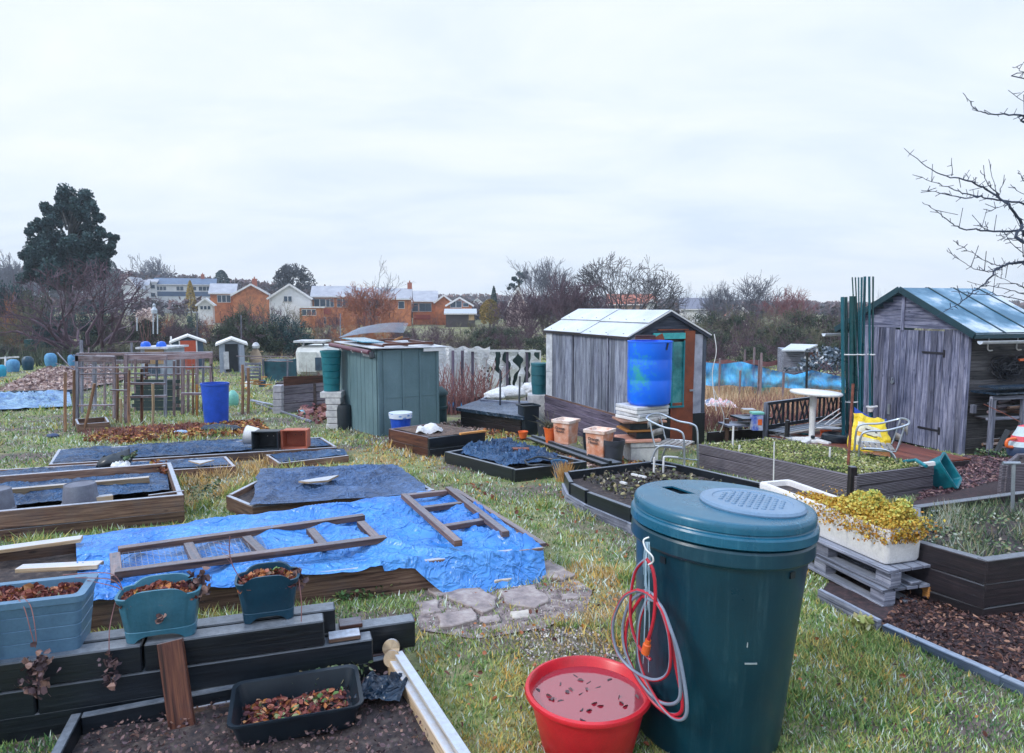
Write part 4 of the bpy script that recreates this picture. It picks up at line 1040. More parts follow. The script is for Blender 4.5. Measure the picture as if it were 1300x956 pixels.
# small bed and the frosted membrane bed
t, P = bed('raised_bed', 'smallest low bed lined with dark sheeting, in the middle of the straw grass', [G(354, 588, .1), G(443, 578, .1), G(430, 571, .1), G(337, 577, .1)], .1, W_BROWN, th=.04, courses=1, fill=SOIL, post=False)
single(cloth([G(355, 587, .10), G(441, 577, .10), G(437, 570, .08), G(343, 577, .1)], 40, 20, amp=.06, sc=3, ridge=(.4, 1)), 'black_sheet', TARPNAVY, 'dark sheeting filling the smallest low bed', 'plastic sheet', smooth=True, ang=180)
hE = .16
t, P = bed('raised_bed', 'brown raised bed beneath the large frosted weed membrane', [G(320, 643, hE), G(552, 622, hE), G(500, 592, hE), G(352, 596, hE), G(287, 629, hE)], hE, W_BROWN, th=.045, courses=1, fill=SOIL, post=False)
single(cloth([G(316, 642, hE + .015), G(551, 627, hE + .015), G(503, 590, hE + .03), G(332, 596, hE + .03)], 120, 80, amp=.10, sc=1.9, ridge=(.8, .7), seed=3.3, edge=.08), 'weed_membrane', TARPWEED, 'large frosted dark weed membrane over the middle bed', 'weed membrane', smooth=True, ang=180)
mb = MB(); P_ = [G(379, 613, hE + .10), G(402, 609, hE + .1), G(430, 605, hE + .1), G(416, 612, hE + .1), G(392, 614, hE + .1)]; mb.prism(P_, (0, 0, .02)); single(mb, 'loose_board', W_PALE, 'pale board holding down the frosted weed membrane', 'board')
litter('moss_patch', [G(235, 605), G(275, 595), G(285, 632), G(245, 655)], 500, HERBM, .04, dz=.01, lift=.02)
# ============================================================ MIDDLE: beds, pots, chairs
WH = V((0, 0, 1))
# ---- black bed with sheeting
hH = .17
t, P = bed('raised_bed', 'black rectangular bed filled with crumpled blue black sheeting and a black ring', [G(654, 596, hH), G(745, 586, hH), G(645, 561, hH), G(564, 573, hH)], hH, W_BLACK, th=.05, courses=1, fill=SOIL, filldepth=.1)
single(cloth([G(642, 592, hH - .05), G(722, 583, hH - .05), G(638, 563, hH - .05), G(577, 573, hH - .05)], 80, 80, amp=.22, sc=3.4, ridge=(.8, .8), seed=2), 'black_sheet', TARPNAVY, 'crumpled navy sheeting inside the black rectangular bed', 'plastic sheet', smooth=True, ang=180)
mb = MB(); c = G(689, 586, hH + .01); k = 28
mb.tube([c + V((.235 * math.cos(2 * math.pi * i / k), .235 * math.sin(2 * math.pi * i / k), .012 * math.sin(i))) for i in range(k)], .014, n=8, closed=True)
single(mb, 'rubber_ring', BLACKP, 'thin black ring lying on the sheeting in the black bed', 'ring', smooth=True)
mb = MB(); mb.box(G(661, 571, .22), (.24, .12, .05)); single(mb, 'house_brick', RUST, 'loose red brick on the sheeting of the black bed', 'brick', bevel=.004)
# ---- curved black bed
hG = .23
GP = [(716, 599), (722, 612), (745, 624), (800, 645), (860, 668), (985, 628), (968, 613), (838, 583)]
GW = [G(x, y, hG) for x, y in GP]
t, P = bed('raised_bed', 'black and grey edged raised bed with plant debris and white hoops', GW, hG, W_BLACK, th=.05, courses=2, fill=SOIL, filldepth=.09, post=False)
mb = MB()
for i in range(4):
 a, b = GW[i], GW[i + 1]; a = onground(a, .045); b = onground(b, .045); mb.beam(a + V((-.012, -.02, 0)), b + V((-.012, -.02, 0)), .03, .11)
build(mb, 'lower_board', W_GREY, parent=t, label='grey weathered lower board')
mb = MB(); gin = [G(735, 600, hG), G(835, 588, hG), G(955, 616, hG), G(860, 655, hG)]
for x, y in scatter(gin, 1500): mb.leaf((x, y, gz(x, y) + hG - .07 + rnd.random() * .05), .05 * rnd.uniform(.4, 1.3), val=rnd.choice((rnd.random() * .5, rnd.random())), tilt=.6)
build(mb, 'plant_debris', pm('x', (1, 1, 1)) if False else leafm('bed_debris', [(0, (.02, .025, .03)), (.4, (.08, .07, .06)), (.65, (.16, .2, .08)), (.85, (.35, .28, .16)), (1, (.6, .6, .55))]), parent=t, kind='stuff')
for (x0, y0), (x1, y1) in (((802, 602), (820, 606)), ((788, 612), (795, 614))):
 mb = MB(); mb.beam(G(x0, y0, hG - .02), G(x1, y1, hG - .02), .03, .02); single(mb, 'white_plant_label', WHITEP, 'white plastic strip lying on the debris, %s' % ('the longer one' if x0 == 802 else 'the short one'), 'plant label')
mb = MB()
a, b, c3 = G(830, 606, .12), G(840, 605, .12), G(862, 604, .1)
mb.tube([a, a + WH * .24], .013, n=8)
p = G(842, 606, .1); q = G(860, 603, .1)
mb.tube(spline([p, p + WH * .22, p + WH * .25 + (q - p) * .15, q + WH * .22], 5), .012, n=8)
single(mb, 'white_hoop_pipe', WHITEP, 'white plastic hoop pipes stuck in the black edged bed by the chair', 'pipe', smooth=True)
mb = MB(); c = G(710, 606, .0); mb.lathe([(0, 0), (.085, 0), (.105, .2), (.112, .2), (.112, .215), (.098, .21), (.08, .02), (0, .02)], c=c, n=24)
t = thing('blue_tub', 'small dark blue bucket at the corner of the black edged bed', 'bucket', c); build(mb, 'tub_shell', pm('dark_blue_plastic', (.01, .11, .25), (.008, .08, .18), rough=.35), parent=t, smooth=True)
mb = MB(); c = G(716, 612, .0)
for k in range(260):
 q = c + V((rnd.gauss(0, .03), rnd.gauss(0, .025), 0)); e_ = q + V((rnd.gauss(0, .06), rnd.gauss(0, .04), rnd.uniform(.1, .3))); s_ = .006; v_ = rnd.random()
 mb.quad([q - V((s_, 0, 0)), q + V((s_, 0, 0)), e_], 0, [(v_, .5)] * 3)
single(mb, 'dry_grass_tuft', leafm('orange_straw', [(0, (.3, .13, .04)), (.5, (.55, .3, .1)), (1, (.6, .45, .25))]), 'dry orange grass tuft on the corner of the black edged bed', 'grass tuft')
# ---- brown bed by the green shed
hI = .30
t, P = bed('raised_bed', 'red brown and black bed in front of the green shed', [G(545, 556, hI), G(616, 548, hI), G(551, 537, hI), G(493, 544, hI)], hI, W_RED, th=.05, courses=2, fill=SOIL, mats=[W_BLACK, W_BLACK, W_RED, W_RED] if False else [W_BLACK, W_RED, W_RED, W_RED])
single(cloth([G(548, 555, hI + .0), G(613, 548, hI + .01), G(556, 538, hI + .0), G(500, 544, hI)], 50, 40, amp=.05, sc=4, seed=5), 'brown_sheet', tarpm('brown_muddy_sheet', (.12, .075, .055), (.05, .035, .035), rough=.6), 'muddy brown sheet with an orange edge over the red brown bed', 'sheet', smooth=True, ang=180)
mb = MB(); mb.beam(G(584, 551, hI + .04), G(617, 547, hI + .045), .05, .03); single(mb, 'loose_board', W_ORANGE, 'bright orange wet board on the corner of the red brown bed', 'board', bevel=.003)
c = G(545, 548, hI + .03); mb = MB()
mb.grid(lambda u, v: c + V(((u - .5) * .40, (v - .5) * .24 + .05 * u, .10 * max(0, math.sin(math.pi * u)) ** .25 * max(0, math.sin(math.pi * v)) ** .25 + .03 * math.sin(9 * u + 4 * v) + .03 * noise.noise(V((u * 5, v * 5, 1))))), 18, 14)
single(mb, 'white_sack', WHITESACK, 'small folded white sack resting on the red brown bed', 'sack', smooth=True, ang=180)
def pot(name, label, c, r0, r1, h, mat, rim=.02, n=28, cat='pot', fill=None, fluted=False):
 t = thing(name, label, cat, c); mb = MB()
 mb.lathe([(0, 0), (r0, 0), (r1 * .97, h - rim), (r1 * 1.04, h - rim), (r1 * 1.06, h), (r1 * .98, h), (r1 * .93, h - rim), (r0 * .9, .02), (0, .02)], c=c, n=n)
 build(mb, 'pot_shell', mat, parent=t, smooth=True, ang=30)
 if fill:
  mb = MB(); mb.lathe([(r1 * .95, h - rim - .01), (0, h - rim)], c=c, n=n); build(mb, 'soil', fill, parent=t)
 return t
t = pot('blue_waste_bin', 'blue bin with a white patterned rim between the green shed and brown bed', G(509, 560, 0), .14, .185, .50, BLUEBIN, rim=.09)
c = G(509, 560, .0); mb = MB(); mb.lathe([(.186, .415), (.202, .42), (.205, .51), (.197, .51)], c=c, n=40)
def spot():
 t2 = NT('blue_white_pattern'); uv = t2.uv(); vv = t2.add('ShaderNodeTexVoronoi'); t2.link(t2.mapping(uv, (14, 22, 1)), vv.inputs['Vector']); vv.inputs['Scale'].default_value = 1
 t2.link(t2.ramp(vv.outputs['Distance'], [(.25, (.12, .28, .62)), (.4, (.6, .68, .8))]), t2.b.inputs['Base Color']); return t2.m
build(mb, 'patterned_rim', spot(), parent=t, smooth=True)
# ---- pots along the little shed
t = thing('black_bin', 'tall square black bin beside the weathered shed', 'bin', G(671, 553, 0)); c = G(671, 553, 0) + V((0, .17, 0))
def sqtub(par, name, c, ux_, uy_, w0, w1, h, mat, rim=.03, r=.03, rimmat=None):
 mb = MB(); tub(mb, c, ux_, uy_, [(w0, w0, r, 0), (w1 * .97, w1 * .97, r, h - rim), (w1 * 1.0, w1 * 1.0, r, h - rim)]);
 mb.f.pop(); mb.mi.pop(); mb.uv = mb.uv[:-len(rrect(1, 1, .1))]
 build(mb, name, mat, parent=par, smooth=True)
 mb = MB(); tub(mb, c, ux_, uy_, [(w1 * 1.0, w1, r, h - rim), (w1 * 1.10, w1 * 1.10, r, h - rim), (w1 * 1.13, w1 * 1.13, r, h), (w1 * .93, w1 * .93, r, h), (w1 * .9, w1 * .9, r, h - .07)])
 build(mb, 'rim', rimmat or mat, parent=par, smooth=True)
sd = V((-1.19, 2.9, 0)).normalized(); sp_ = V((2.9, 1.19, 0)).normalized()
sqtub(t, 'bin_body', c, sp_, sd, .30, .33, .56, BLACKP)
TX, TY = V((.80, -.60, 0)).normalized(), V((.60, .80, 0)).normalized()
mb = MB(); a = G(676, 556, .09); b = G(775, 590, .09); mb.beam(a, b, .05, .11); mb.beam(a + TY * .05, b + TY * .05, .3, .03)
single(mb, 'black_plank', W_BLACK, 'black plank shelf on the ground under the terracotta planters', 'plank', bevel=.004)
t = pot('small_black_pot', 'small square-looking black pot left of the orange pot', G(690, 556, .0) + V((0, .1, 0)), .09, .12, .30, DGREY)
oc = G(698, 562, .1); t = pot('orange_flower_pot', 'bright orange ribbed flower pot with dead twigs', oc, .065, .10, .25, ORANGEP, fill=SOIL)
mb = MB()
for k in range(26):
 a = rnd.uniform(0, 6.28); q = oc + WH * .22; e2 = q + V((math.cos(a) * rnd.uniform(.05, .3) - .08, math.sin(a) * .15, rnd.uniform(.1, .33))); mb.tube([q, q.lerp(e2, .5) + V((0, 0, .03)), e2], [.004, .003, .0015], n=4)
for k in range(60): mb.leaf(oc + V((rnd.gauss(0, .06), rnd.gauss(0, .05), .24 + rnd.random() * .08)), .04, val=.3)
build(mb, 'dead_twigs', TWIGO, parent=t)
def terra(px, py, label):
 c = G(px, py, .12) + TX * .13 + TY * .13
 t = thing('terracotta_planter', label, 'planter', c, group='square terracotta planters by the shed')
 sqtub(t, 'planter_body', c, TX, TY, .27, .315, .38, TERRA, rim=.045, r=.02, rimmat=TERRARIM)
 mb = MB(); mb.box(c + WH * .31, (.26, .26, .01), Matrix((TX, TY, WH)).transposed()); build(mb, 'soil', SOIL, parent=t)
 M = Matrix((TX, WH, -TY)).transposed().to_4x4(); M.translation = c - TY * .163 + WH * .235 + TX * (-.01)
 M = M @ Matrix.Rotation(R(-4), 4, 'X')
 text_part('Orange\nHouse', .058, M, INK, t)
 return t
terra(704, 562, 'square terracotta planter with dark lettering, between orange pot and its twin')
terra(745, 578, 'square terracotta planter with dark lettering, behind the dark grey pot')
t = pot('small_black_pot', 'dark pot half hidden between the two terracotta planters', G(741, 573, .05) + TY * .2, .10, .13, .24, BLACKP)
t = pot('dark_grey_pot', 'round dark grey pot at the foot of the white block stack', G(780, 592, 0) + V((0, .12, 0)), .12, .155, .36, DGREY, rim=.07, fill=SOIL)
c = G(670, 556, .05); mb = MB(); mb.beam(G(658, 556, .03), G(678, 558, .03), .12, .03); single(mb, 'loose_board', W_RED, 'short red brown board under the broken orange pot', 'board')
t = pot('broken_orange_pot', 'small broken orange pot by the corner of the black bed', G(664, 556, .05), .06, .085, .12, ORANGEP)
litter('stone_edging', [G(690, 570), G(700, 566), G(778, 598), G(765, 604)], 420, WCHIP, .06, dz=.01, lift=.03)
litter('leaf_litter', [G(600, 548), G(640, 546), G(662, 556), G(640, 560), G(610, 556)], 300, LITTER, .06)
litter('leaf_litter', [G(720, 583), G(790, 600), G(830, 585), G(760, 578)], 300, LITTER, .05)
# ---- barrel and its stack of blocks
bc = G(818, 588, 0) + V((0, .27, 0)); bz = bc.z
def ztop(px, py, Y): return D(px, py, Y).z
zB = D(830, 514, bc.y - .1).z
t = thing('block_stack', 'stack of white blocks, boards and black trays under the blue barrel', 'stack', bc)
bx_ = V((.98, .18, 0)).normalized(); by_ = V((-.18, .98, 0)).normalized(); MB3 = Matrix((bx_, by_, WH)).transposed()
tot = zB - bz
lay = [(.0, .22, .42, .40, BLOCKWHITE, 'white_block', -.02), (.22, .30, .46, .42, BLOCKWHITE, 'white_block', -.01), (.30, .355, .56, .46, pm('pink_stone_slab', (.70, .38, .30), (.55, .25, .2), scale=7, bump=.4), 'stone_slab', -.06),
  (.355, .46, .34, .4, BLACKP, 'black_tray', .02), (.46, .50, .46, .44, W_ORANGE, 'orange_board', -.08), (.50, .60, .52, .44, BLACKP, 'black_tray', .0), (.60, .64, .66, .52, wood('peach_board', (.72, .42, .32), (.55, .3, .22)), 'peach_board', -.04)]
for a, b, w_, d_, m, nm, dx in lay:
 k = tot / .86
 mb = MB(); mb.box(bc + bx_ * dx + WH * ((a + b) / 2 * k), (w_, d_, (b - a) * k - .006), MB3); build(mb, nm, m, parent=t, bevel=.008)
z0 = .64 * tot / .86
for i in range(4):
 hh = (tot - z0) / 4; mb = MB(); mb.box(bc + bx_ * (.0 + rnd.uniform(-.01, .01)) + WH * (z0 + hh * (i + .5)), (.60 - .012 * (3 - i), .50, hh - .007), Matrix.Rotation(R(rnd.uniform(-3, 3)) + R(20), 3, 'Z') @ MB3); build(mb, 'white_board', DIRTYW if i % 2 else WHITEP, parent=t, bevel=.006, label='thick white board')
c = V((D(824.5, 470, bc.y).x, bc.y, zB)); r = 57.5 / 2 * bc.y / 867 * .97; hb = ztop(830, 434, bc.y - r) - zB
t = thing('blue_barrel', 'big bright blue water barrel with a green stain standing on the block stack', 'barrel', c)
mb = MB(); rr = r
pf = [(0, 0), (rr * .86, 0), (rr * .95, .03), (rr * .985, .08), (rr, hb * .38), (rr * .985, hb * .40), (rr, hb * .42), (rr, hb * .70), (rr * .985, hb * .72), (rr, hb * .74), (rr * 1.0, hb - .02), (rr * 1.02, hb - .015), (rr * 1.02, hb), (rr * .95, hb), (rr * .93, hb - .05), (0, hb - .06)]
mb.lathe([(a, b) for a, b in pf], n=56); build(mb, 'drum', BARRELM, parent=t, smooth=True, ang=30, local=True)
mb = MB(); mb.beam(c + V((rr * .55, -rr * .80, hb - .12)), c + V((rr * .62, -rr * .78, hb - .02)), .05, .02); build(mb, 'overflow_notch', BLACKP, parent=t)
mb = MB()
mb.box(c + V((-.02, .25, hb + .04)), (.3, .04, .06)); single(mb, 'rim_board', W_RED, 'small red board behind the rim of the blue barrel', 'board')
# ---- aluminium chairs
def make_chair(label):
 t = thing('garden_chair', label, 'chair')
 r_ = .0125; w = .27
 # side frames: front leg up to the armrest, armrest runs back and around the backrest
 for s in (-1, 1):
  mb = MB(); mb.tube(spline([(s * w, -.27, 0), (s * w, -.25, .3), (s * w, -.235, .58), (s * (w - .0), -.17, .655), (s * w, .02, .68), (s * w * .98, .20, .74)], 7), r_, n=9); build(mb, 'front_leg', ALU, parent=t, smooth=True, local=True)
  mb = MB(); mb.tube(spline([(s * (w - .03), .25, 0), (s * (w - .05), .18, .25), (s * (w - .06), .08, .425), (s * (w - .06), -.2, .44)], 7), r_, n=9); build(mb, 'rear_leg', ALU, parent=t, smooth=True, local=True)
  mb = MB(); mb.tube(spline([(s * (w - .07), -.22, .43), (s * (w - .07), .1, .425), (s * (w - .07), .16, .46), (s * (w - .075), .23, .75)], 7), .011, n=9); build(mb, 'side_rail', ALU, parent=t, smooth=True, local=True)
  mb = MB(); mb.tube([(s * (w - .01), -.255, .2), (s * (w - .04), .19, .2)], .008, n=7); build(mb, 'stretcher', ALU, parent=t, smooth=True, local=True)
 mb = MB(); mb.tube(spline([(-w * .98, .20, .74), (-w * .8, .26, .765), (0, .29, .775), (w * .8, .26, .765), (w * .98, .20, .74)], 7), r_, n=9); build(mb, 'back_hoop', ALU, parent=t, smooth=True, local=True)
 for i in range(6):
  mb = MB(); mb.box((0, -.20 + .063 * i, .448), (.42, .048, .006)); build(mb, 'seat_slat', ALUD, parent=t, local=True, bevel=.001)
 for i in range(2):
  z = .55 + .12 * i; mb = MB()
  def bf(u, v): x = (u - .5) * .40; return V((x, .185 + .06 * i + .035 * (1 - (x / .2) ** 2) + .0, z + (v - .5) * .085))
  mb.grid(bf, 10, 1); o = build(mb, 'back_slat', ALUD, parent=t, local=True, smooth=True); m_ = o.modifiers.new('Solid', 'SOLIDIFY'); m_.thickness = .004
 return t
c1 = G(856, 603, 0)
ch = make_chair('aluminium slatted armchair behind the black edged bed beside the blue barrel')
pa, pb, pc, pd = G(828, 601, 0), G(857, 609, 0), G(890, 596, 0), G(866, 589, 0)
ch.location = G(852, 606, 0); ch.rotation_euler = (0, 0, R(58)); ch.scale = (1.02, 1.02, 1.02)
c2 = D(1117, 560, 8.35)
ch2 = dup(ch, onground((c2.x, c2.y, 0), .0), R(-112), 'aluminium slatted armchair by the yellow bag, seen from behind', group=None)
ch['group'] = 'aluminium garden chairs'; ch2['group'] = 'aluminium garden chairs'
# ---- grooved decking bed
hJ = .32
JP = [(885, 564), (1088, 604), (1186, 590), (985, 555)]
JW = [G(x, y, hJ) for x, y in JP]
t, P = bed('raised_bed', 'long raised bed of grooved decking boards full of pale green weeds', JW, hJ, GROOVE, th=.04, courses=3, fill=SOIL, filldepth=.03)
mb = MB(); c = sum(JW, V()) / 4; Jin = [p + (c - p).normalized() * .07 for p in JW]
for x, y in scatter(Jin, 10500): mb.leaf((x, y, gz(x, y) + hJ - .03 + rnd.random() * (.05 + .05 * noise.noise(V((x * 4, y * 4, 0))))), .0285 * rnd.uniform(.5, 1.3), val=min(1, max(0, .5 + .5 * noise.noise(V((x * 3, y * 3, 1))) + rnd.gauss(0, .25))), tilt=.7)
build(mb, 'weeds', WEEDM, parent=t, kind='stuff')
mb = MB(); q = G(1091, 607, 0); mb.beam(G(1091, 640, 0) if False else onground(JW[1] + V((-.02, .06, 0)), 0), onground(JW[1] + V((-.02, .06, 0)), hJ + .09), .07, .07); build(mb, 'corner_post', W_DARK, parent=t, bevel=.004, label='dark square corner post')
for i, (px, y0, y1, r_) in enumerate(((930, 567, 543, .012), (983, 612, 560, .010), (939, 571, 566, .014), (1053, 582, 568, .012))):
 pass
sticks = [((930, 568), 541, .014, 'thick white pipe standing at the left end of the decking bed'), ((982, 618), 561, .008, 'thin white cane in front of the decking bed near its middle'), ((938, 573), 565, .014, 'short white peg just right of the thick white pipe'), ((1053, 583), 568, .013, 'short white peg near the rusty pole in the decking bed')]
for (px, py), yt, r_, lab in sticks:
 b = G(px, py, .30 if px != 982 else .05); e_ = D(px + 1, yt, b.y)
 mb = MB(); mb.tube([b - WH * .1, e_], r_, n=8); single(mb, 'white_cane', WHITEP, lab, 'cane', smooth=True)
b = G(1074, 628, 0); e_ = D(1083, 487, b.y + .12); mb = MB(); mb.tube([b, b.lerp(e_, .5) + V((.004, 0, 0)), e_], .016, n=8); single(mb, 'rusty_pole', RUST, 'tall thin rusty iron pole leaning slightly before the decking bed', 'pole', smooth=True)
# teal crate, tipped
c = G(1192, 622, 0); t = thing('teal_crate', 'teal plastic crate tipped over at the end of the decking bed', 'crate', c)
mb = MB(); tub(mb, V((0, 0, 0)), V((1, 0, 0)), V((0, 1, 0)), [(.30, .22, .02, 0), (.34, .26, .025, .2), (.38, .30, .03, .2), (.38, .30, .03, .225), (.33, .25, .02, .22), (.28, .2, .02, .02)])
Mx = Matrix.Translation(c + V((-.02, .12, .14))) @ Matrix.Rotation(R(-20), 4, 'Z') @ Matrix.Rotation(R(58), 4, 'Y') @ Matrix.Rotation(R(25), 4, 'X')
mb.move(Mx); build(mb, 'crate_shell', TEALCRATE, parent=t, smooth=True)
mb = MB(); a = G(1148, 586, .33); mb.tube([a, G(1163, 584, .4), G(1176, 592, .36)], .02, n=8); single(mb, 'teal_hand_tool', TEALCRATE, 'teal handled hand tool lying on the corner of the decking bed', 'hand tool', smooth=True)
mb = MB(); a = G(1168, 590, .34); mb.beam(a, G(1186, 588, .36), .05, .04); single(mb, 'white_bracket', WHITEP, 'small white bracket on the far corner of the decking bed', 'bracket')
# ---- dark sleeper bed, right
hK = .40
kn = G(1253, 712, hK); kl = G(1150, 684, hK); kfl = G(1157, 641, hK); kfr = G(1420, 607, hK); knr = G(1420, 690, hK)
t, P = bed('raised_bed', 'tall dark sleeper bed of frosty grass and herbs at the right edge', [kn, knr, kfr, kfl, kl], hK, W_DARK, th=.07, courses=3, fill=SOIL, filldepth=.07)
mb = MB(); c = sum(P, V()) / len(P); Kin = [p + (c - p).normalized() * .1 for p in P]
for x, y in scatter(Kin, 5200):
 n_ = noise.noise(V((x * 2.5, y * 2.5, 3)))
 if rnd.random() < .45 - 1.6 * n_: continue
 z = gz(x, y) + hK - .07; hh = .05 + .10 * max(0, n_) + rnd.random() * .06
 a = rnd.random() * 6.28; dx, dy = math.cos(a) * .004, math.sin(a) * .004; lx, ly = rnd.gauss(0, .04), rnd.gauss(0, .04)
 v_ = min(1, max(0, .45 + n_ + rnd.gauss(0, .25)))
 mb.quad([(x - dx, y - dy, z), (x + dx, y + dy, z), (x + lx, y + ly, z + hh)], 0, [(v_, .5)] * 3)
for x, y in scatter(Kin, 3600):
 if noise.noise(V((x * 3, y * 3, 8))) > -.05: mb.leaf((x, y, gz(x, y) + hK - .06 + rnd.random() * .05), .029, tilt=.5)
build(mb, 'herbs', HERBM, parent=t, kind='stuff')
for k, (px, py, yt) in enumerate(((1285, 655, 588), (1297, 762, 722))):
 b = G(px, py, hK - .1 if k == 0 else 0); e_ = D(px + 2, yt, b.y)
 mb = MB(); mb.tube([b, e_], .014, n=8)
 if k == 0: mb.tube([e_ + V((-.09, 0, 0)), e_ + V((.05, 0, 0))], .014, n=8)
 single(mb, 'metal_stake', ZINC, 'galvanised %s at the sleeper bed' % ('T-shaped stake standing in the frosty herbs' if k == 0 else 'stake stub on the bark path'), 'stake', smooth=True)
t, P = bed('raised_bed', 'small grooved decking bed cut by the right edge, below the striped bag', [G(1273, 590, .42), G(1400, 583, .42), G(1400, 573, .42), G(1290, 576, .42)], .42, GROOVE, th=.04, courses=3, fill=SOIL)
# ---- trough planter on pallets
la, wa = V((-.30, .955, 0)).normalized(), V((.955, .30, 0)).normalized()
C0 = A(1122, 716, .265)
cp = C0 + la * .64 + wa * .15
def pallet(z, label, rot, off=0):
 a_ = la.copy(); b_ = wa.copy(); a_.rotate(Matrix.Rotation(rot, 3, 'Z')); b_.rotate(Matrix.Rotation(rot, 3, 'Z'))
 c = V((C0.x, C0.y, 0)) + la * .52 + wa * (.19 + off); M = Matrix((a_, b_, WH)).transposed()
 t = thing('pallet', label, 'pallet', c + WH * z, group='stacked timber pallets')
 for i in range(5):
  mb = MB(); mb.box(c + b_ * (-.20 + .10 * i) + WH * (z + .113), (1.2, .088, .02), M); build(mb, 'deck_board', W_GREY, parent=t, bevel=.002)
 for i in range(3):
  for j in range(2):
   mb = MB(); mb.box(c + a_ * (-.54 + .54 * i) + b_ * (-.18 + .36 * j) + WH * (z + .06), (.12, .09, .082), M); build(mb, 'block', W_GREY if (i, j) != (0, 1) else W_ORANGE, parent=t, bevel=.002)
 for j in range(3):
  mb = MB(); mb.box(c + b_ * (-.19 + .19 * j) + WH * (z + .009), (1.2, .09, .018), M); build(mb, 'bottom_board', W_GREY, parent=t, bevel=.002)
pallet(0.0, 'grey timber pallet lying on the ground under the upper pallet', R(-2), .0)
pallet(.13, 'grey timber pallet directly under the white trough', R(1), .0)
t = thing('white_trough', 'long white glazed trough on two pallets planted with yellow foliage', 'trough', cp)
L_, Wd, Hh = 1.32, .31, .235
mb = MB(); tub(mb, V((cp.x, cp.y, .262)), la, wa, [(L_ - .03, Wd - .03, .03, 0), (L_ - .01, Wd - .01, .035, .02), (L_, Wd, .035, Hh - .01), (L_ - .01, Wd - .01, .035, Hh), (L_ - .085, Wd - .085, .03, Hh), (L_ - .1, Wd - .1, .03, Hh - .07)])
build(mb, 'trough_shell', SINK, parent=t, smooth=True, ang=40)
mb = MB(); mb.box(V((cp.x, cp.y, .262 + Hh - .05)), (L_ - .09, Wd - .09, .02), Matrix((la, wa, WH)).transposed()); build(mb, 'soil', SOIL, parent=t)
mb = MB()
for k in range(13000):
 s = rnd.betavariate(1.2, 2.2); x = -L_ / 2 - .03 + s * 1.05; y = rnd.gauss(0, .095)
 dome = .235 * math.exp(-((s - .27) / .27) ** 2) + .04
 dome *= .8 + .55 * noise.noise(V((x * 7, y * 7, 2)))
 z = .262 + Hh - .04 + rnd.random() ** .6 * dome * max(.25, 1 - (y / .2) ** 2)
 if abs(y) > .15 or x < -L_ / 2 + .02: z = .262 + Hh + rnd.uniform(-.09, .05)
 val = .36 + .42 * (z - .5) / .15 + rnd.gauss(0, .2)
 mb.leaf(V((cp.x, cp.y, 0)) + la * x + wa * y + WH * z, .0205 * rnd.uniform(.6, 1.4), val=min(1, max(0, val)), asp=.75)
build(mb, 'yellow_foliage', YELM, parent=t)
mb = MB()
for k in range(60):
 x = -L_ / 2 + rnd.random() * .75; y = rnd.choice((-1, -1, -1, 1)) * rnd.uniform(.12, .17)
 if rnd.random() < .3: x = -L_ / 2 - .01; y = rnd.uniform(-.1, .12)
 p = V((cp.x, cp.y, 0)) + la * x + wa * y + WH * (.262 + Hh)
 q = p + V((0, 0, -rnd.uniform(.01, .10))) + (wa * (-.02) if y < 0 else wa * .02) - la * (.012 if x < -L_ / 2 else 0)
 mb.tube([p, q], .001, n=3)
 for j in range(4): mb.leaf(q + V((rnd.gauss(0, .006), rnd.gauss(0, .006), rnd.gauss(.008, .012))), .018, val=rnd.uniform(.1, .7), asp=.8)
build(mb, 'trailing_shoots', YELM, parent=t)
# ---- edging and bark path
e0, e1, e2, e3 = G(1040, 762), G(1116, 803), G(1272, 870), G(1470, 958)
mb = MB(); mb.beam(e0 + WH * .03, e1 + WH * .03, .035, .10); single(mb, 'edging_board', W_GREY, 'weathered grey edging board at the foot of the pallets', 'edging board', bevel=.004)
mb = MB(); mb.beam(e1 + V((.03, 0, .02)), e2 + WH * .02, .05, .07); mb.beam(e2 + WH * .02, e3 + WH * .02, .05, .07)
single(mb, 'edging_board', wood('blue_grey_edging', (.15, .2, .3), (.08, .12, .19), (.04, .05, .08), frost=.6), 'blue grey edging board between the grass and the bark path', 'edging board', bevel=.004)
barkp = [e0, e1, e2, e3, G(1700, 958), G(1700, 600), G(1440, 585), G(1225, 580), G(1186, 600), G(1160, 640), G(1145, 700), G(1060, 725)]
patch('bark_path', barkp, pm('dark_bark_mulch', (.06, .04, .045), rough=.9, scale=25, bump=1, fine=70, stops=[(.35, (.02, .016, .022)), (.6, (.06, .035, .04)), (.8, (.14, .075, .07))]), dz=.012, cuts=5)
excl(barkp)
litter('bark_chippings', [e1, e2, e3, G(1500, 958), G(1420, 700), G(1253, 765), G(1160, 745)], 9000, CHIP, .030, dz=.02, lift=.03, asp=.4, tilt=.45)
litter('bark_chippings', [G(1186, 605), G(1226, 582), G(1300, 580), G(1300, 605), G(1160, 640)], 2200, leafm('purple_bark_chip', [(0, (.05, .03, .05)), (.5, (.14, .08, .10)), (.85, (.26, .15, .16)), (1, (.4, .28, .26))]), .05, dz=.02, lift=.03, asp=.4, tilt=.45)
mb = MB(); c = G(1082, 795)
for k in range(70):
 a = rnd.random() * 6.28; mb.leaf(G(1095, 800) + V((math.cos(a) * rnd.random() * .07, math.sin(a) * rnd.random() * .05, .03 + rnd.random() * .05)), .05, val=rnd.uniform(.5, 1))
single(mb, 'dandelion_weed', WEEDM, 'small pale leafy weed against the grey edging board', 'weed')
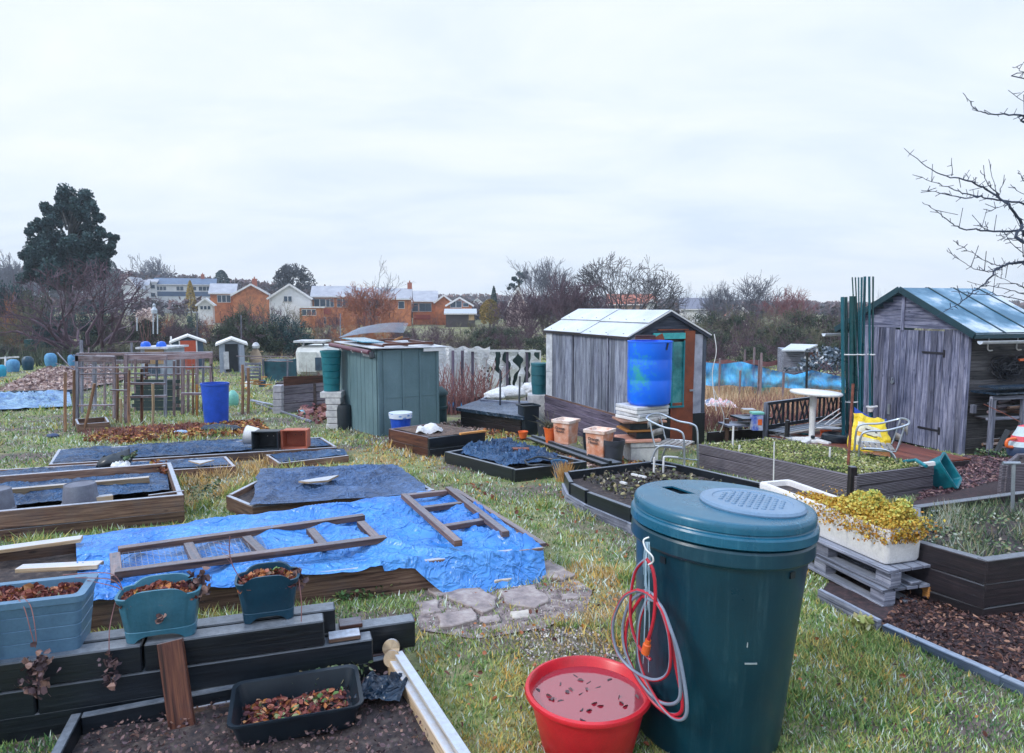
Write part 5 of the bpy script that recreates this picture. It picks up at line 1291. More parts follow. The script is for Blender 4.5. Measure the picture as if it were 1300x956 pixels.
# ============================================================ RIGHT SHED
def planks(mb, p0, du, L, z0, z1fn, n, out, th=.018, gap=.007, vertical=True, wob=.004):
 """vertical boards side by side from p0 along du"""
 w_ = L / n
 for i in range(n):
  a = w_ * (i + .5); c = p0 + du * a + out * (th / 2 + rnd.uniform(-wob, wob))
  zt = min(z1fn(w_ * i + gap), z1fn(w_ * (i + 1) - gap)) if z1fn(w_ * i) != z1fn(w_ * (i + 1)) else z1fn(a)
  mb.beam(V((c.x, c.y, z0)), V((c.x, c.y, zt)), w_ - gap, th, up=out)
S0 = G(1221, 577, 0); S0 = V((S0.x, S0.y, 0)); zg = gz(S0.x, S0.y)
fl = V((-.285, .958, 0)).normalized()     # along the gable wall, away from the camera
sr = V((.958, .285, 0)).normalized()      # along the side wall, to the right
no_f = V((-.958, -.285, 0)); no_s = V((.285, -.958, 0))
ze, zr = 1.58, 2.20; GW_, SW_ = 2.42, 1.62
zb = zg - .06
def SPt(a, b, z): return S0 + fl * a + sr * b + WH * z
t = thing('garden_shed', 'tall weathered grey timber shed with a plank door and frosted blue roof', 'shed', (*(SPt(GW_ / 2, SW_ / 2, 0).xy), zg))
zline = lambda a: ze + (zr - ze) * (1 - abs(a - GW_ / 2) / (GW_ / 2))
mb = MB(); mb.prism([SPt(.02, .03, zb - .1), SPt(.02, SW_, zb - .1), SPt(GW_ - .02, SW_, zb - .1), SPt(GW_ - .02, .03, zb - .1)], (0, 0, ze - zb)); build(mb, 'inner_carcass', W_DARK, parent=t)
mb = MB(); planks(mb, SPt(0, 0, 0), fl, .42, zb, lambda a: ze + .02, 3, no_f); planks(mb, SPt(1.36, 0, 0), fl, 1.06, zb, lambda a: ze + .02, 9, no_f)
build(mb, 'front_wall', W_SHED, parent=t, bevel=.002)
mb = MB()
for i in range(6):
 z = ze + .03 + .105 * i
 k = 1 - (z + .05 - ze) / (zr - ze)
 if k <= 0.05: break
 a0, a1 = GW_ / 2 * (1 - k), GW_ / 2 * (1 + k)
 p, q = SPt(a0, 0, z + .05), SPt(a1, 0, z + .05)
 mb.beam(p + no_f * .012, q + no_f * .012, .02 , .112, up=(no_f * .16 + WH))
mb.beam(SPt(GW_ / 2, 0, ze - .02) + no_f * .035, SPt(GW_ / 2, 0, zr - .05) + no_f * .035, .06, .02, up=no_f)
build(mb, 'gable_boards', W_SHED, parent=t, bevel=.002)
mb = MB(); planks(mb, SPt(.42, 0, 0), fl, .94, zb + .06, lambda a: ze - .01, 8, no_f, th=.022)
door = build(mb, 'door', W_SHED, parent=t, bevel=.002)
mb = MB()
for z in (ze - .36, zb + .36):
 mb = MB(); mb.beam(SPt(.40, 0, z) + no_f * .028, SPt(.80, 0, z) + no_f * .028, .006, .035); mb.beam(SPt(.40, 0, z - .06) + no_f * .028, SPt(.40, 0, z + .06) + no_f * .028, .035, .006, up=no_f); build(mb, 'hinge', pm('black_iron', (.02, .02, .03), rough=.5), parent=door)
mb = MB(); q = SPt(1.34, 0, zb + 1.05) + no_f * .045
mb.lathe([(0, -.012), (.03, -.012), (.033, 0), (.03, .012), (0, .012)], c=q, n=16, M=Matrix((fl, WH, no_f)).transposed()); mb.tube([q + WH * .03 + fl * .02, q + WH * .07 + fl * .02, q + WH * .07 - fl * .02, q + WH * .03 - fl * .02], .006, n=8)
build(mb, 'padlock', ZINC, parent=door, smooth=True)
mb = MB(); mb.beam(SPt(1.40, 0, zb + .48) + no_f * .03, SPt(1.40, 0, zb + .66) + no_f * .03, .05, .01, up=no_f); build(mb, 'metal_plate', ZINC, parent=t)
mb = MB(); mb.beam(SPt(1.22, 0, zb + .35) + no_f * .028, SPt(1.22, 0, zb + 1.45) + no_f * .028, .62, .012, up=no_f);
mb = MB()
nb = 13
for i in range(nb):
 hb_ = (ze - zb) / nb; z = zb + hb_ * (i + .5)
 mb.beam(SPt(0, 0, z) + no_s * .012, SPt(0, SW_, z) + no_s * .012, .02, hb_ * 1.1, up=(no_s * .16 + WH))
build(mb, 'side_wall', wood('dark_shiplap', (.16, .16, .17), (.085, .085, .10), (.03, .03, .04)), parent=t, bevel=.002)
mb = MB(); mb.beam(SPt(.01, 0, zb) + no_s * .02 + no_f * .02, SPt(.01, 0, ze) + no_s * .02 + no_f * .02, .07, .05, up=no_s); build(mb, 'corner_trim', W_SHED, parent=t, bevel=.003)
# roof: two slopes with felt, strips and fascia
ov = .20; fo = .14
def slope(a0, z0, a1, z1, nm):
 mb = MB(); b0, b1 = -fo, SW_ + .1
 dirv = (SPt(a1, 0, z1) - SPt(a0, 0, z0)).normalized(); nrm = sr.cross(dirv); nrm = nrm if nrm.z > 0 else -nrm
 mb.prism([SPt(a0, b0, z0) + nrm * .0, SPt(a0, b1, z0), SPt(a1, b1, z1), SPt(a1, b0, z1)], nrm * .03)
 rf = build(mb, nm, FELT, parent=t, bevel=.004)
 mb = MB()
 for b in (SW_ * .28, SW_ * .62, SW_ * .95):
  mb.beam(SPt(a0, b, z0) + nrm * .037, SPt(a1, b, z1) + nrm * .037, .03, .012, up=nrm)
 build(mb, 'batten', FELTEDGE, parent=rf)
 mb = MB(); mb.beam(SPt(a0, b0, z0) + nrm * .0 + no_f * .012, SPt(a1, b0, z1) + nrm * .0 + no_f * .012, .02, .10, up=nrm); build(mb, 'barge_board', FELTEDGE, parent=rf, bevel=.003)
 mb = MB(); mb.beam(SPt(a0, b0, z0) + WH * -.0, SPt(a0, b1, z0), .02, .09); build(mb, 'eave_edge', FELTEDGE, parent=rf)
sl_ = (zr - ze) / (GW_ / 2)
slope(-ov, ze - sl_ * ov + .05, GW_ / 2, zr + .05, 'roof'); slope(GW_ + ov, ze - sl_ * ov + .05, GW_ / 2 + .001, zr + .051, 'roof')
def gutter(name, p0, p1, r_, mat, par):
 mb = MB(); d_ = (p1 - p0).normalized(); sd_ = d_.cross(WH).normalized(); n = 8; base = len(mb.v)
 for p in (p0, p1):
  for rr_ in (r_, r_ * .9):
   for i in range(n + 1):
    a = math.pi + math.pi * i / n; mb.v.append(tuple(p + sd_ * math.cos(a) * rr_ + WH * math.sin(a) * rr_))
 m = n + 1
 for i in range(n):
  mb.face((i, i + 1, 2 * m + i + 1, 2 * m + i), [(0, 0)] * 4); mb.face((m + i + 1, m + i, 3 * m + i, 3 * m + i + 1), [(0, 0)] * 4)
  mb.face((i + 1, i, m + i, m + i + 1), [(0, 0)] * 4)
 mb.face((0, 2 * m, 3 * m, m), [(0, 0)] * 4); mb.face((n, m + n, 3 * m + n, 2 * m + n), [(0, 0)] * 4)
 return build(mb, name, mat, parent=par, smooth=True)
zgut = ze - sl_ * ov - .03
gutter('gutter', SPt(-ov - .04, -.04 - fo * .3, zgut), SPt(-ov - .04, SW_ + .1, zgut), .05, GUTTER, t)
gutter('gutter', SPt(GW_ + ov + .06, -.35, zgut + .01), SPt(GW_ + ov + .06, .5, zgut + .01), .055, GUTTER, t)
# things hanging on the side wall
for b, lab in ((.33, 'white metal hook on the shed side wall, the one nearer the corner'), (.92, 'white metal hook on the shed side wall, the one farther from the corner')):
 p = SPt(0, b, ze - .22) + no_s * .05; mb = MB(); mb.tube(spline([p + WH * .12, p - WH * .02 - sr * .02, p - WH * .07 + sr * .01, p - WH * .07 + sr * .08], 6), .010, n=8)
 single(mb, 'wall_hook', WHITEP, lab, 'hook', smooth=True)
mb = MB()
for k in range(44):
 cc = SPt(0, rnd.uniform(.5, 1.05), rnd.uniform(.9, 1.12)) + no_s * rnd.uniform(.03, .12); r_ = rnd.uniform(.06, .16); ph = rnd.uniform(0, 6)
 mb.tube([cc + sr * math.cos(a) * r_ * 1.3 + WH * math.sin(a) * r_ * .8 + no_s * .03 * math.sin(a * 2 + ph) for a in [i * .52 for i in range(12)]], .006, n=3, closed=True)
single(mb, 'wire_tangle', pm('dark_wire', (.03, .035, .05)), 'tangle of dark wire hanging on the shed side wall', 'wire')
mb = MB(); mb.beam(SPt(0, .85, 1.14) + no_s * .14, SPt(0, 1.6, 1.16) + no_s * .14, .03, .035); single(mb, 'orange_tool_handle', ORANGEP, 'orange bar-shaped tool handle hung on the shed side wall', 'tool')
mb = MB(); mb.beam(SPt(0, 1.15, 1.02) + no_s * .15, SPt(0, 1.62, 1.02) + no_s * .15, .06, .07); single(mb, 'blue_box', BLUEBIN, 'blue box on the shelf by the shed side wall', 'box')
# log store
sv = no_s * .30
t = thing('log_store', 'open shelf rack of grey posts filled with split timber beside the shed', 'rack', onground(S0 + sr * .9 + sv * .6))
zt = .60; zb2 = zg - .05
for b in (.10, .72, 1.35):
 mb = MB(); p = S0 + sr * b + no_s * .36; mb.beam(V((p.x, p.y, zb2 + .02 * b)), V((p.x, p.y, zt)), .085, .05, up=no_s); build(mb, 'post', W_GREY, parent=t, bevel=.003)
for z, nm in ((zt, 'top_rail'), (.28, 'shelf_rail')):
 mb = MB(); mb.beam(S0 + sr * .06 + no_s * (.36 if nm == 'top_rail' else .32) + WH * z, S0 + sr * 1.6 + no_s * (.36 if nm == 'top_rail' else .32) + WH * z, .05, .06 if nm == 'top_rail' else .04); build(mb, nm, W_GREY, parent=t, bevel=.003)
mb = MB(); mb.beam(S0 + sr * .1 + no_s * .19 + WH * .28, S0 + sr * 1.6 + no_s * .19 + WH * .28, .24, .02); build(mb, 'shelf_board', W_DARK, parent=t)
mb = MB(); mb.beam(S0 + sr * .05 + no_s * .22 + WH * (zt + .07), S0 + sr * 1.7 + no_s * .22 + WH * (zt + .07), .42, .025); mb.beam(S0 + sr * .05 + no_s * .3 + WH * (zt + .16), S0 + sr * 1.7 + no_s * .3 + WH * (zt + .14), .30, .02)
build(mb, 'cover_sheet', TARPBLK, parent=t)
for i in range(34):
 z = (.33 + .035 * (i % 6)) if i % 2 else (zb2 + .08 + .05 * (i % 7)); b = rnd.uniform(.16, 1.25); L = rnd.uniform(.22, .42)
 p = S0 + sr * b + no_s * rnd.uniform(.12, .31) + WH * z; q = p + sr * L + WH * rnd.uniform(-.06, .06) + no_s * rnd.uniform(-.04, .04)
 mb = MB(); mb.tube([p, p.lerp(q, .5) + WH * rnd.uniform(-.015, .02), q], [rnd.uniform(.02, .035)] * 3, n=rnd.choice((4, 5, 6)));
 single(mb, 'split_log', rnd.choice((W_GREY, W_BROWN, W_CAGE, W_MESH)), 'rough split log stacked in the open shelf rack', 'log', group='split logs in the shelf rack')
mb = MB(); p = S0 + sr * .10 + no_s * .42; mb.beam(V((p.x - .02, p.y - .02, zg)), p + sr * .26 + WH * .12, .07, .02, up=(no_s * .5 + WH)); single(mb, 'leaning_board', W_BLACK, 'dark board leaning against the foot of the log rack', 'board')
mb = MB(); p = onground(S0 + sr * .06 + no_s * .06, .62); mb.box(p + no_s * .03 + WH * .1, (.07, .06, .13), Matrix((sr, no_s * -1, WH)).transposed()); single(mb, 'socket_box', W_GREY, 'small grey wooden box fixed at the shed corner', 'box', bevel=.004)
litter('weeds', [onground(SPt(-.25, -.1, 0)), onground(SPt(-.6, 0.1, 0)), onground(SPt(-.6, 1.4, 0)), onground(SPt(-.3, 1.4, 0))], 1200, HERBM, .05, dz=.01, lift=.12)
# striped bag
c = G(1293, 580, .0) + V((.1, -.1, 0)); c = V((c.x, c.y, gz(c.x, c.y) + .36))
c = D(1300, 578, 8.9); t = thing('striped_bag', 'red white and blue striped bag with an orange handle on the small decking bed', 'bag', c)
mb = MB(); hh = .42
mb.lathe([(0, 0), (.20, 0), (.215, .05), (.21, .12), (.205, .125), (.195, .19), (.19, .195), (.165, .26), (.16, .265), (.12, .34), (.10, hh - .03), (.0, hh)], c=c, n=28, sy=.7, mfn=lambda j: (0, 0, 0, 0, 1, 1, 2, 2, 1, 1, 2)[j])
build(mb, 'bag_body', [pm('navy_fabric', (.03, .06, .14)), pm('pale_blue_fabric', (.55, .68, .75)), pm('red_fabric', (.72, .08, .12))], parent=t, smooth=True)
mb = MB(); a = c + V((-.2, -.05, .12)); mb.tube(spline([a, a + V((-.09, -.02, .02)), a + V((-.08, -.02, .10)), a + V((.02, -.02, .12))], 6), .02, n=8); build(mb, 'handle', ORANGEP, parent=t, smooth=True)
mb = MB(); p = S0 + sr * 1.0 + no_s * .55; mb.tube([D(1249, 513, 10.2), D(1275, 525, 9.8), D(1296, 536, 9.2)], .006, n=5); single(mb, 'thin_stick', RUST, 'thin brown stick slanting across the log rack to the striped bag', 'stick')
# ---- green poles
def bundle(pl, name, label, mats, tz):
 t = thing(name, label, 'pole bundle', G(pl[0][0], 566, 0))
 for k, (x0, x1, y1, r_, m, dY) in enumerate(pl):
  b = G(x0, 571, 0); b = onground(V((b.x, b.y + dY, 0)), 0); b = D(x0, 571, b.y); b.z = gz(b.x, b.y); e_ = D(x1, y1, b.y + .05)
  mb = MB(); mb.tube([b, e_], r_, n=10); build(mb, 'pole', m, parent=t, smooth=True)
 for yy in tz:
  xs0, xs1 = min(p[0] for p in pl), max(p[0] for p in pl); Yc = G((xs0 + xs1) / 2, 571, 0).y + .05
  cc = D((xs0 + xs1) / 2, yy, Yc); w_ = (xs1 - xs0) / 2 * Yc / 867 + .03
  mb = MB(); mb.tube([cc + V((math.cos(a) * w_, math.sin(a) * .075, 0)) for a in [i * .42 for i in range(15)]], .010, n=5, closed=True); build(mb, 'tie', LIGHTTIE, parent=t)
 return t
gp, tp = GREENPOLE, TEALPOLE
bundle([(1071, 1069.5, 377, .028, tp, .0), (1076, 1074, 377, .024, gp, .06), (1081, 1081, 376, .034, gp, .02), (1086, 1085.5, 376, .026, gp, .05)], 'pole_bundle', 'leftmost and shorter bundle of thick green poles standing by the shed', None, (450, 510))
bundle([(1093, 1082, 352, .010, gp, .0), (1095, 1086, 352, .010, gp, .05), (1092, 1090, 352, .011, tp, .02), (1091, 1094, 352, .016, tp, .0), (1093, 1098, 351, .020, tp, .05)], 'pole_bundle', 'middle bundle of tall thin teal poles standing by the shed', None, (450,))
bundle([(1105, 1103.5, 351, .018, tp, .0), (1107, 1108.5, 351, .014, gp, .04)], 'pole_bundle', 'right pair of tall green poles before the shed door boards', None, (450,))
c = G(1106, 571, 0); c = D(1105, 518, c.y - .03); mb = MB(); mb.lathe([(.035, -.06), (.05, .0), (.065, .01), (.065, .03), (.045, .03)], c=c, n=16); mb.beam(c + V((.05, 0, .02)), c + V((.11, 0, .03)), .03, .02)
single(mb, 'white_clip', WHITEP, 'white plastic cup clipped to the right pair of poles', 'clip', smooth=True)
# ---- decking platform
dk = [G(965, 556, .0), G(1165, 600, 0), G(1228, 586, 0), G(1225, 575, 0), G(1075, 545, 0), G(1010, 545, 0)]
DZ = .12
a, b, c_, d_ = G(975, 553, DZ), G(1160, 590, DZ), G(1230, 583, DZ), G(1065, 545, DZ)
t = thing('decking_platform', 'wet red brown decking platform in front of the shed door', 'decking', (a + c_) / 2 - WH * .3)
n = 15;
for i in range(n):
 v0 = (i + .5) / n
 p, q = a.lerp(d_, v0), b.lerp(c_, v0); mb = MB(); w_ = (d_ - a).length / n * .93
 p.z = gz(p.x, p.y) + DZ; q.z = gz(q.x, q.y) + DZ
 mb.beam(p, q, w_ * .9, .025); build(mb, 'deck_board', W_DECK, parent=t, bevel=.002)
mb = MB(); mb.beam(onground(a, DZ - .07), onground(b, DZ - .07), .03, .11); mb.beam(onground(b, DZ - .07), onground(c_, DZ - .07), .03, .11); build(mb, 'fascia', W_DARK, parent=t)
excl([a, b, c_, d_])
# ---- patio table
b = G(1030, 562, .12); c = V((b.x, b.y, b.z)); htop = D(1036, 498, b.y).z - b.z; r_ = 63 / 2 * b.y / 867
t = thing('patio_table', 'round white patio table with a single central leg on the decking', 'table', c)
mb = MB(); M = Matrix.Rotation(R(2.5), 3, 'Y')
mb.lathe([(0, -.015), (r_ * .88, -.022), (r_ * .97, -.03), (r_, -.015), (r_ * .995, .005), (r_ * .95, .014), (0, .02)], c=c + V((.04, 0, htop)), n=48, M=M); build(mb, 'table_top', WHITEP, parent=t, smooth=True, ang=60)
mb = MB(); mb.lathe([(.052, .0), (.052, .06), (.043, .08), (.046, .3), (.055, htop - .03), (.07, htop - .015)], c=c, n=20); build(mb, 'pedestal', WHITEP, parent=t, smooth=True)
mb = MB()
for k in range(4):
 a = R(40 + 90 * k); d1 = V((math.cos(a), math.sin(a), 0)); mb.beam(c + d1 * .04 + WH * .06, c + d1 * .30 + WH * .025, .10, .05)
mb.lathe([(0, 0), (.13, 0), (.13, .05), (.08, .09), (0, .09)], c=c, n=20)
build(mb, 'table_foot', WHITEP, parent=t, bevel=.01)
mb = MB(); mb.lathe([(0, 0), (.03, 0), (.03, .04), (0, .05)], c=c + V((-.02, -.09, .09)), n=12); build(mb, 'clamp_knob', BLACKP, parent=t, smooth=True)
pot('small_orange_pot', 'small orange red plastic pot on the decking by the table leg', G(1048, 557, .12), .07, .09, .15, ORANGEP)
c = G(1062, 562, .12); mb = MB(); mb.lathe([(0, 0), (.15, 0), (.21, .02), (.235, .08), (.225, .13), (.20, .15), (.14, .15), (.13, .10), (0, .08)], c=c, n=32)
t = thing('black_bowl', 'low round black rubber bowl on the decking beside the orange pot', 'bowl', c); build(mb, 'bowl_shell', BLACKP, parent=t, smooth=True)
mb = MB(); mb.lathe([(0, 0), (.2, 0), (.215, .02), (.2, .03), (0, .05)], c=c + V((.02, .28, .17)), n=28, M=Matrix.Rotation(R(-7), 3, 'X')); single(mb, 'round_cover', DIRTYW, 'round grey white lid leaning behind the black bowl', 'lid', smooth=True)
for k, (x0, y0, x1, y1) in enumerate(((1037, 538, 1066, 519), (1047, 539, 1067, 524), (1052, 541, 1068, 529))):
 p = D(x0, y0, 11.6); q = D(x1, y1, 12.0); mb = MB(); mb.tube([p, q], .009, n=6); single(mb, 'white_rod', WHITEP, 'thin white rod leaning by the green poles behind the table', 'rod', group='white rods behind the patio table', smooth=True)
mb = MB(); mb.beam(G(990, 551, .14), G(1016, 560, .14), .16, .02); single(mb, 'flat_offcut', DIRTYW, 'flat white panel lying on the decking left of the table foot', 'panel')
mb = MB(); mb.beam(G(1002, 549, .14), G(1030, 552, .14), .08, .02); single(mb, 'teal_strip', TEALCRATE, 'narrow teal strip on the decking behind the white panel', 'strip')
# ---- yellow compost bag with blue back
c = G(1104, 571, .14) + V((0, .02, 0)); t = thing('compost_bag', 'yellow printed compost bag with a blue inside, slumped on the decking', 'bag', c)
mb = MB()
def bagf(front):
 def f(u, v):
  w_ = .31 - .05 * v + .03 * math.sin(6 * v); x = (u - .5) * 2 * w_
  th = .14 * (1 - abs(2 * u - 1) ** 2.2) ** .6 * (1 - .55 * v) * math.sin(math.pi * min(1, .25 + v * .75)) ** .5
  z = .50 * v - .10 * (u - .35) * v + .02 * noise.noise(V((u * 6, v * 5, 1)))
  z += .012 * math.sin(u * 8) * v
  y = (-th if front else th * .7) + .02 * noise.noise(V((u * 7, v * 7, 4 + front)))
  return c + V((x + .04 * v, y + .1 * v, z))
 return f
mb.grid(bagf(1), 26, 22, m=0); mb.grid(bagf(0), 26, 22, m=1)
build(mb, 'bag_body', [YELLOW, pm('blue_bag_inside', (.02, .09, .55), rough=.35)], parent=t, smooth=True, ang=180)
mb = MB();
ff = bagf(1)
def strip(u0, u1, v0, v1, m, sk=0.0):
 mb.grid(lambda u, v: ff(u0 + (u1 - u0) * u, v0 + (v1 - v0) * v + sk * u) + V((0, -.004, 0)), 12, 4, m=m)
strip(.10, .72, .55, .80, 1, -.12); strip(.12, .66, .18, .42, 1, -.10)
strip(.35, .60, .47, .50, 0, -.07); strip(.30, .62, .60, .64, 0, -.06); strip(.12, .28, .46, .48, 2, 0); strip(.12, .28, .41, .43, 2, 0); strip(.12, .28, .51, .53, 2, 0)
build(mb, 'printing', [INK, pm('pale_print', (.80, .78, .62)), pm('orange_print', (.85, .35, .05))], parent=t, smooth=True, ang=180)
mb = MB(); mb.grid(lambda u, v: c + V((-.17 + .46 * u, .14 + .02 * v, .50 + .07 * v - .20 * u ** .8 + .05 * (1 - u) * v)), 16, 6); build(mb, 'blue_flap', pm('blue_bag_inside', (.02, .09, .55)), parent=t, smooth=True, ang=180)
# ---- lattice bench and low table
b0 = G(971, 562, 0); b1 = G(1068, 549, 0)
du = V((b1.x - b0.x, b1.y - b0.y, 0)); LB = du.length; du.normalize(); dv = V((du.y, -du.x, 0))
t = thing('lattice_bench', 'dark wooden garden bench with a lattice back, left of the table', 'bench', b0)
zt = D(971, 511, b0.y).z; zt2 = D(1055, 505, b1.y).z
def BP(a, v_, z): p = b0 + du * a + dv * v_; return V((p.x, p.y, z))
LD = wood('dark_bench_wood', (.06, .065, .075), (.035, .04, .05), (.015, .018, .025), frost=.5)
for a in (0, LB):
 mb = MB(); mb.beam(BP(a, 0, gz(*BP(a, 0, 0).xy)), BP(a, 0, zt), .07, .06, up=dv); build(mb, 'leg', W_GREY if a == 0 else LD, parent=t, bevel=.003)
 mb = MB(); mb.beam(BP(a, .42, gz(*BP(a, .42, 0).xy)), BP(a, .42, zt - .25), .06, .06, up=dv); build(mb, 'leg', LD, parent=t, bevel=.003)
mb = MB(); mb.beam(BP(0, 0, zt - .02), BP(LB, 0, zt - .02), .06, .05); build(mb, 'top_rail', LD, parent=t, bevel=.003)
mb = MB(); zs = zt - .45
mb.beam(BP(0, 0, zs + .02), BP(LB, 0, zs + .02), .04, .06)
for i in range(17):
 a = LB * (i + .5) / 17
 if i % 6 in (1, 2): mb.beam(BP(a - .07, .0, zs), BP(a + .10, .0, zt - .05), .035, .012, up=dv); mb.beam(BP(a + .10, .01, zs), BP(a - .07, .01, zt - .05), .035, .012, up=dv)
 else: mb.beam(BP(a, .0, zs), BP(a, .0, zt - .05), .06, .012, up=dv)
build(mb, 'lattice_back', LD, parent=t)
for k in range(4):
 mb = MB(); mb.beam(BP(.02, .06 + .11 * k, zs - .04), BP(LB - .02, .06 + .11 * k, zs - .04), .09, .022); build(mb, 'seat_slat', ALUD if k == 3 else LD, parent=t)
q0 = G(922, 562, 0); t = thing('low_table', 'small weathered wooden table left of the lattice bench', 'table', q0)
ztt = D(945, 531, q0.y + .1).z
for x, y in ((922, 560), (939, 557), (968, 552)):
 p = G(x, y, 0); mb = MB(); mb.beam(p, V((p.x, p.y, ztt - .02)), .07, .06, up=(0, 1, 0)); build(mb, 'leg', W_BROWN if x == 922 else W_GREY, parent=t, bevel=.003)
mb = MB(); mb.beam(V((G(916, 560).x, q0.y + .15, ztt - .12)), V((G(965, 560).x, q0.y + .25, ztt - .12)), .4, .03); build(mb, 'lower_shelf', W_GREY, parent=t)
mb = MB(); mb.beam(V((G(933, 560).x, q0.y + .15, ztt)), V((G(972, 560).x, q0.y + .25, ztt)), .45, .035); build(mb, 'table_top', LD, parent=t)
c = V((G(960, 560).x, q0.y - .02, ztt - .24)); c = D(960, 546, q0.y - .05)
t = thing('paint_tub', 'square blue and white tub with an orange label by the bench', 'tub', c); mb = MB(); mb.box(c + WH * .14, (.18, .16, .28)); build(mb, 'tub_body', pm('blue_white_tub', (.05, .12, .55), (.55, .6, .7), scale=9), parent=t, bevel=.01)
mb = MB(); mb.box(c + V((.03, -.084, .15)), (.07, .006, .1)); build(mb, 'tub_label', ORANGEP, parent=t); mb = MB(); mb.box(c + WH * .30, (.2, .18, .04)); build(mb, 'tub_lid', AQUA, parent=t, bevel=.005)
c = D(950, 520, q0.y + .3); mb = MB(); mb.box(c + WH * -.02, (.22, .18, .07)); single(mb, 'seed_tray', W_PALE, 'shallow tan wooden tray on the table by the lattice bench', 'tray', bevel=.005)
mb = MB(); mb.beam(G(898, 556, .08), G(1000, 548, .08), .04, .2); mb2 = mb; single(mb, 'dark_low_board', W_DARK, 'dark low board edging behind the decking bed, under the low table', 'board', bevel=.004)
# ============================================================ CENTRAL SHED
A0 = V((1.89, 11.0, 0)); zE = 1.50; zR = 1.86
lv = V((-1.19, 2.9, 0)).normalized(); gv = V((2.9, 1.19, 0)).normalized(); LL, WW = 3.1, 1.50
nl, ng = -gv, -lv
def CPt(a, b, z): p = A0 + lv * a + gv * b; return V((p.x, p.y, z))
t = thing('garden_shed', 'low weathered shed with a white sheet roof, rust brown door and teal window', 'shed', onground(CPt(LL / 2, WW / 2, 0)))
zp = .16
mb = MB(); mb.prism([CPt(.03, .03, -.8), CPt(.03, WW - .03, -.8), CPt(LL - .03, WW - .03, -.8), CPt(LL - .03, .03, -.8)], (0, 0, .8 + zE - .02)); build(mb, 'inner_carcass', W_DARK, parent=t)
mb = MB(); planks(mb, CPt(.0, 0, 0), lv, LL - .28, zp, lambda a: zE - .01, 20, nl, th=.016, gap=.006, wob=.007); build(mb, 'long_wall', wood('silvered_shed_boards', (.38, .42, .52), (.20, .23, .32), (.06, .065, .10), grain=22, tone=.5, stain=(.12, .13, .2)), parent=t, bevel=.002)
mb = MB()
for k in range(2):
 b_ = LL - .28 + .14 * k; mb.beam(CPt(b_ + .07, 0, zp + .5) + nl * .012, CPt(b_ + .07, 0, zE - .01) + nl * .012, .135, .02, up=nl)
 mb.beam(CPt(b_ + .07, 0, zp - .02) + nl * .01, CPt(b_ + .07, 0, zp + .49) + nl * .01, .135, .02, up=nl)
build(mb, 'pale_end_panel', DIRTYW, parent=t)
mb = MB(); mb.beam(CPt(.62, 0, zp) + nl * .03, CPt(.62, 0, zE) + nl * .03, .03, .02, up=nl); mb.beam(CPt(1.9, 0, zp) + nl * .03, CPt(1.9, 0, zE) + nl * .03, .03, .02, up=nl); build(mb, 'cover_strip', W_GREY, parent=t)
mb = MB()
for i in range(5):
 z = zp - .02 - .14 * (i + .5); mb.beam(CPt(-.02, 0, z) + nl * .035, CPt(LL, 0, z) + nl * .035, .03, .145, up=(nl * .12 + WH))
build(mb, 'lower_boarding', W_PURP, parent=t, bevel=.003)
mb = MB(); mb.beam(CPt(0, .05, zp + .0) + nl * .07, CPt(LL, .05, zp + .0) + nl * .07, .05, .03); build(mb, 'ledge', W_MESH, parent=t)
# gable end
mb = MB()
mb.prism([CPt(0, 0, zE) + ng * .005, CPt(0, WW, zE) + ng * .005, CPt(0, WW / 2, zR) + ng * .005], ng * .02); build(mb, 'gable_panel', wood('dark_blue_gable', (.07, .08, .11), (.04, .05, .075), (.02, .025, .04)), parent=t)
mb = MB(); mb.beam(CPt(0, .52, zE + .08) + ng * .035, CPt(0, 1.12, zE + .08) + ng * .035, .02, .02); mb.beam(CPt(0, .45, zE + .02) + ng * .035, CPt(0, 1.2, zE + .02) + ng * .035, .02, .02); build(mb, 'gable_batten', RUSTDOOR, parent=t)
mb = MB(); mb.beam(CPt(0, 1.34, zp) + ng * .012, CPt(0, 1.34, zE) + ng * .012, .20, .02, up=ng); build(mb, 'grey_wall_panel', pm('streaky_grey_sheet', (.48, .50, .60), (.26, .28, .36), scale=4, rough=.35), parent=t); mb = MB(); mb.beam(CPt(0, .28, zp) + ng * .013, CPt(0, .28, zE - .02) + ng * .013, .52, .02, up=ng); build(mb, 'grey_wall_panel', pm('streaky_grey_sheet', (.48, .50, .60), (.26, .28, .36), scale=4, rough=.35), parent=t)
mb = MB(); mb.beam(CPt(0, 1.465, zp) + ng * .014, CPt(0, 1.465, zE) + ng * .014, .07, .03, up=ng); build(mb, 'dark_wall_panel', pm('dark_slate_board', (.07, .09, .13), rough=.5), parent=t)
mb = MB(); mb.beam(CPt(0, 1.32, -.6) + ng * .03, CPt(0, 1.32, zp) + ng * .03, .36, .03, up=ng); mb.beam(CPt(0, .5, -.6) + ng * .03, CPt(0, .5, zp) + ng * .03, .9, .03, up=ng); build(mb, 'black_base_panel', W_BLACK, parent=t)
mb = MB(); mb.beam(CPt(0, 1.02, -.55) + ng * .045, CPt(0, 1.02, .36) + ng * .045, .44, .02, up=ng); mb.beam(CPt(0, 1.13, .36) + ng * .045, CPt(0, 1.145, zE + .06) + ng * .045, .21, .02, up=ng)
dr = build(mb, 'door', RUSTDOOR, parent=t, bevel=.003)
mb = MB(); mb.box(CPt(0, 1.2, .56) + ng * .07, (.10, .02, .03), Matrix((gv, lv, WH)).transposed()); mb.box(CPt(0, 1.2, -.02) + ng * .07, (.05, .02, .03), Matrix((gv, lv, WH)).transposed()); build(mb, 'door_latch', ZINC, parent=dr)
mb = MB(); mb.beam(CPt(0, .92, .36) + ng * .03, CPt(0, .92, zE - .12) + ng * .03, .24, .01, up=ng); gw = build(mb, 'window', GLASST, parent=t)
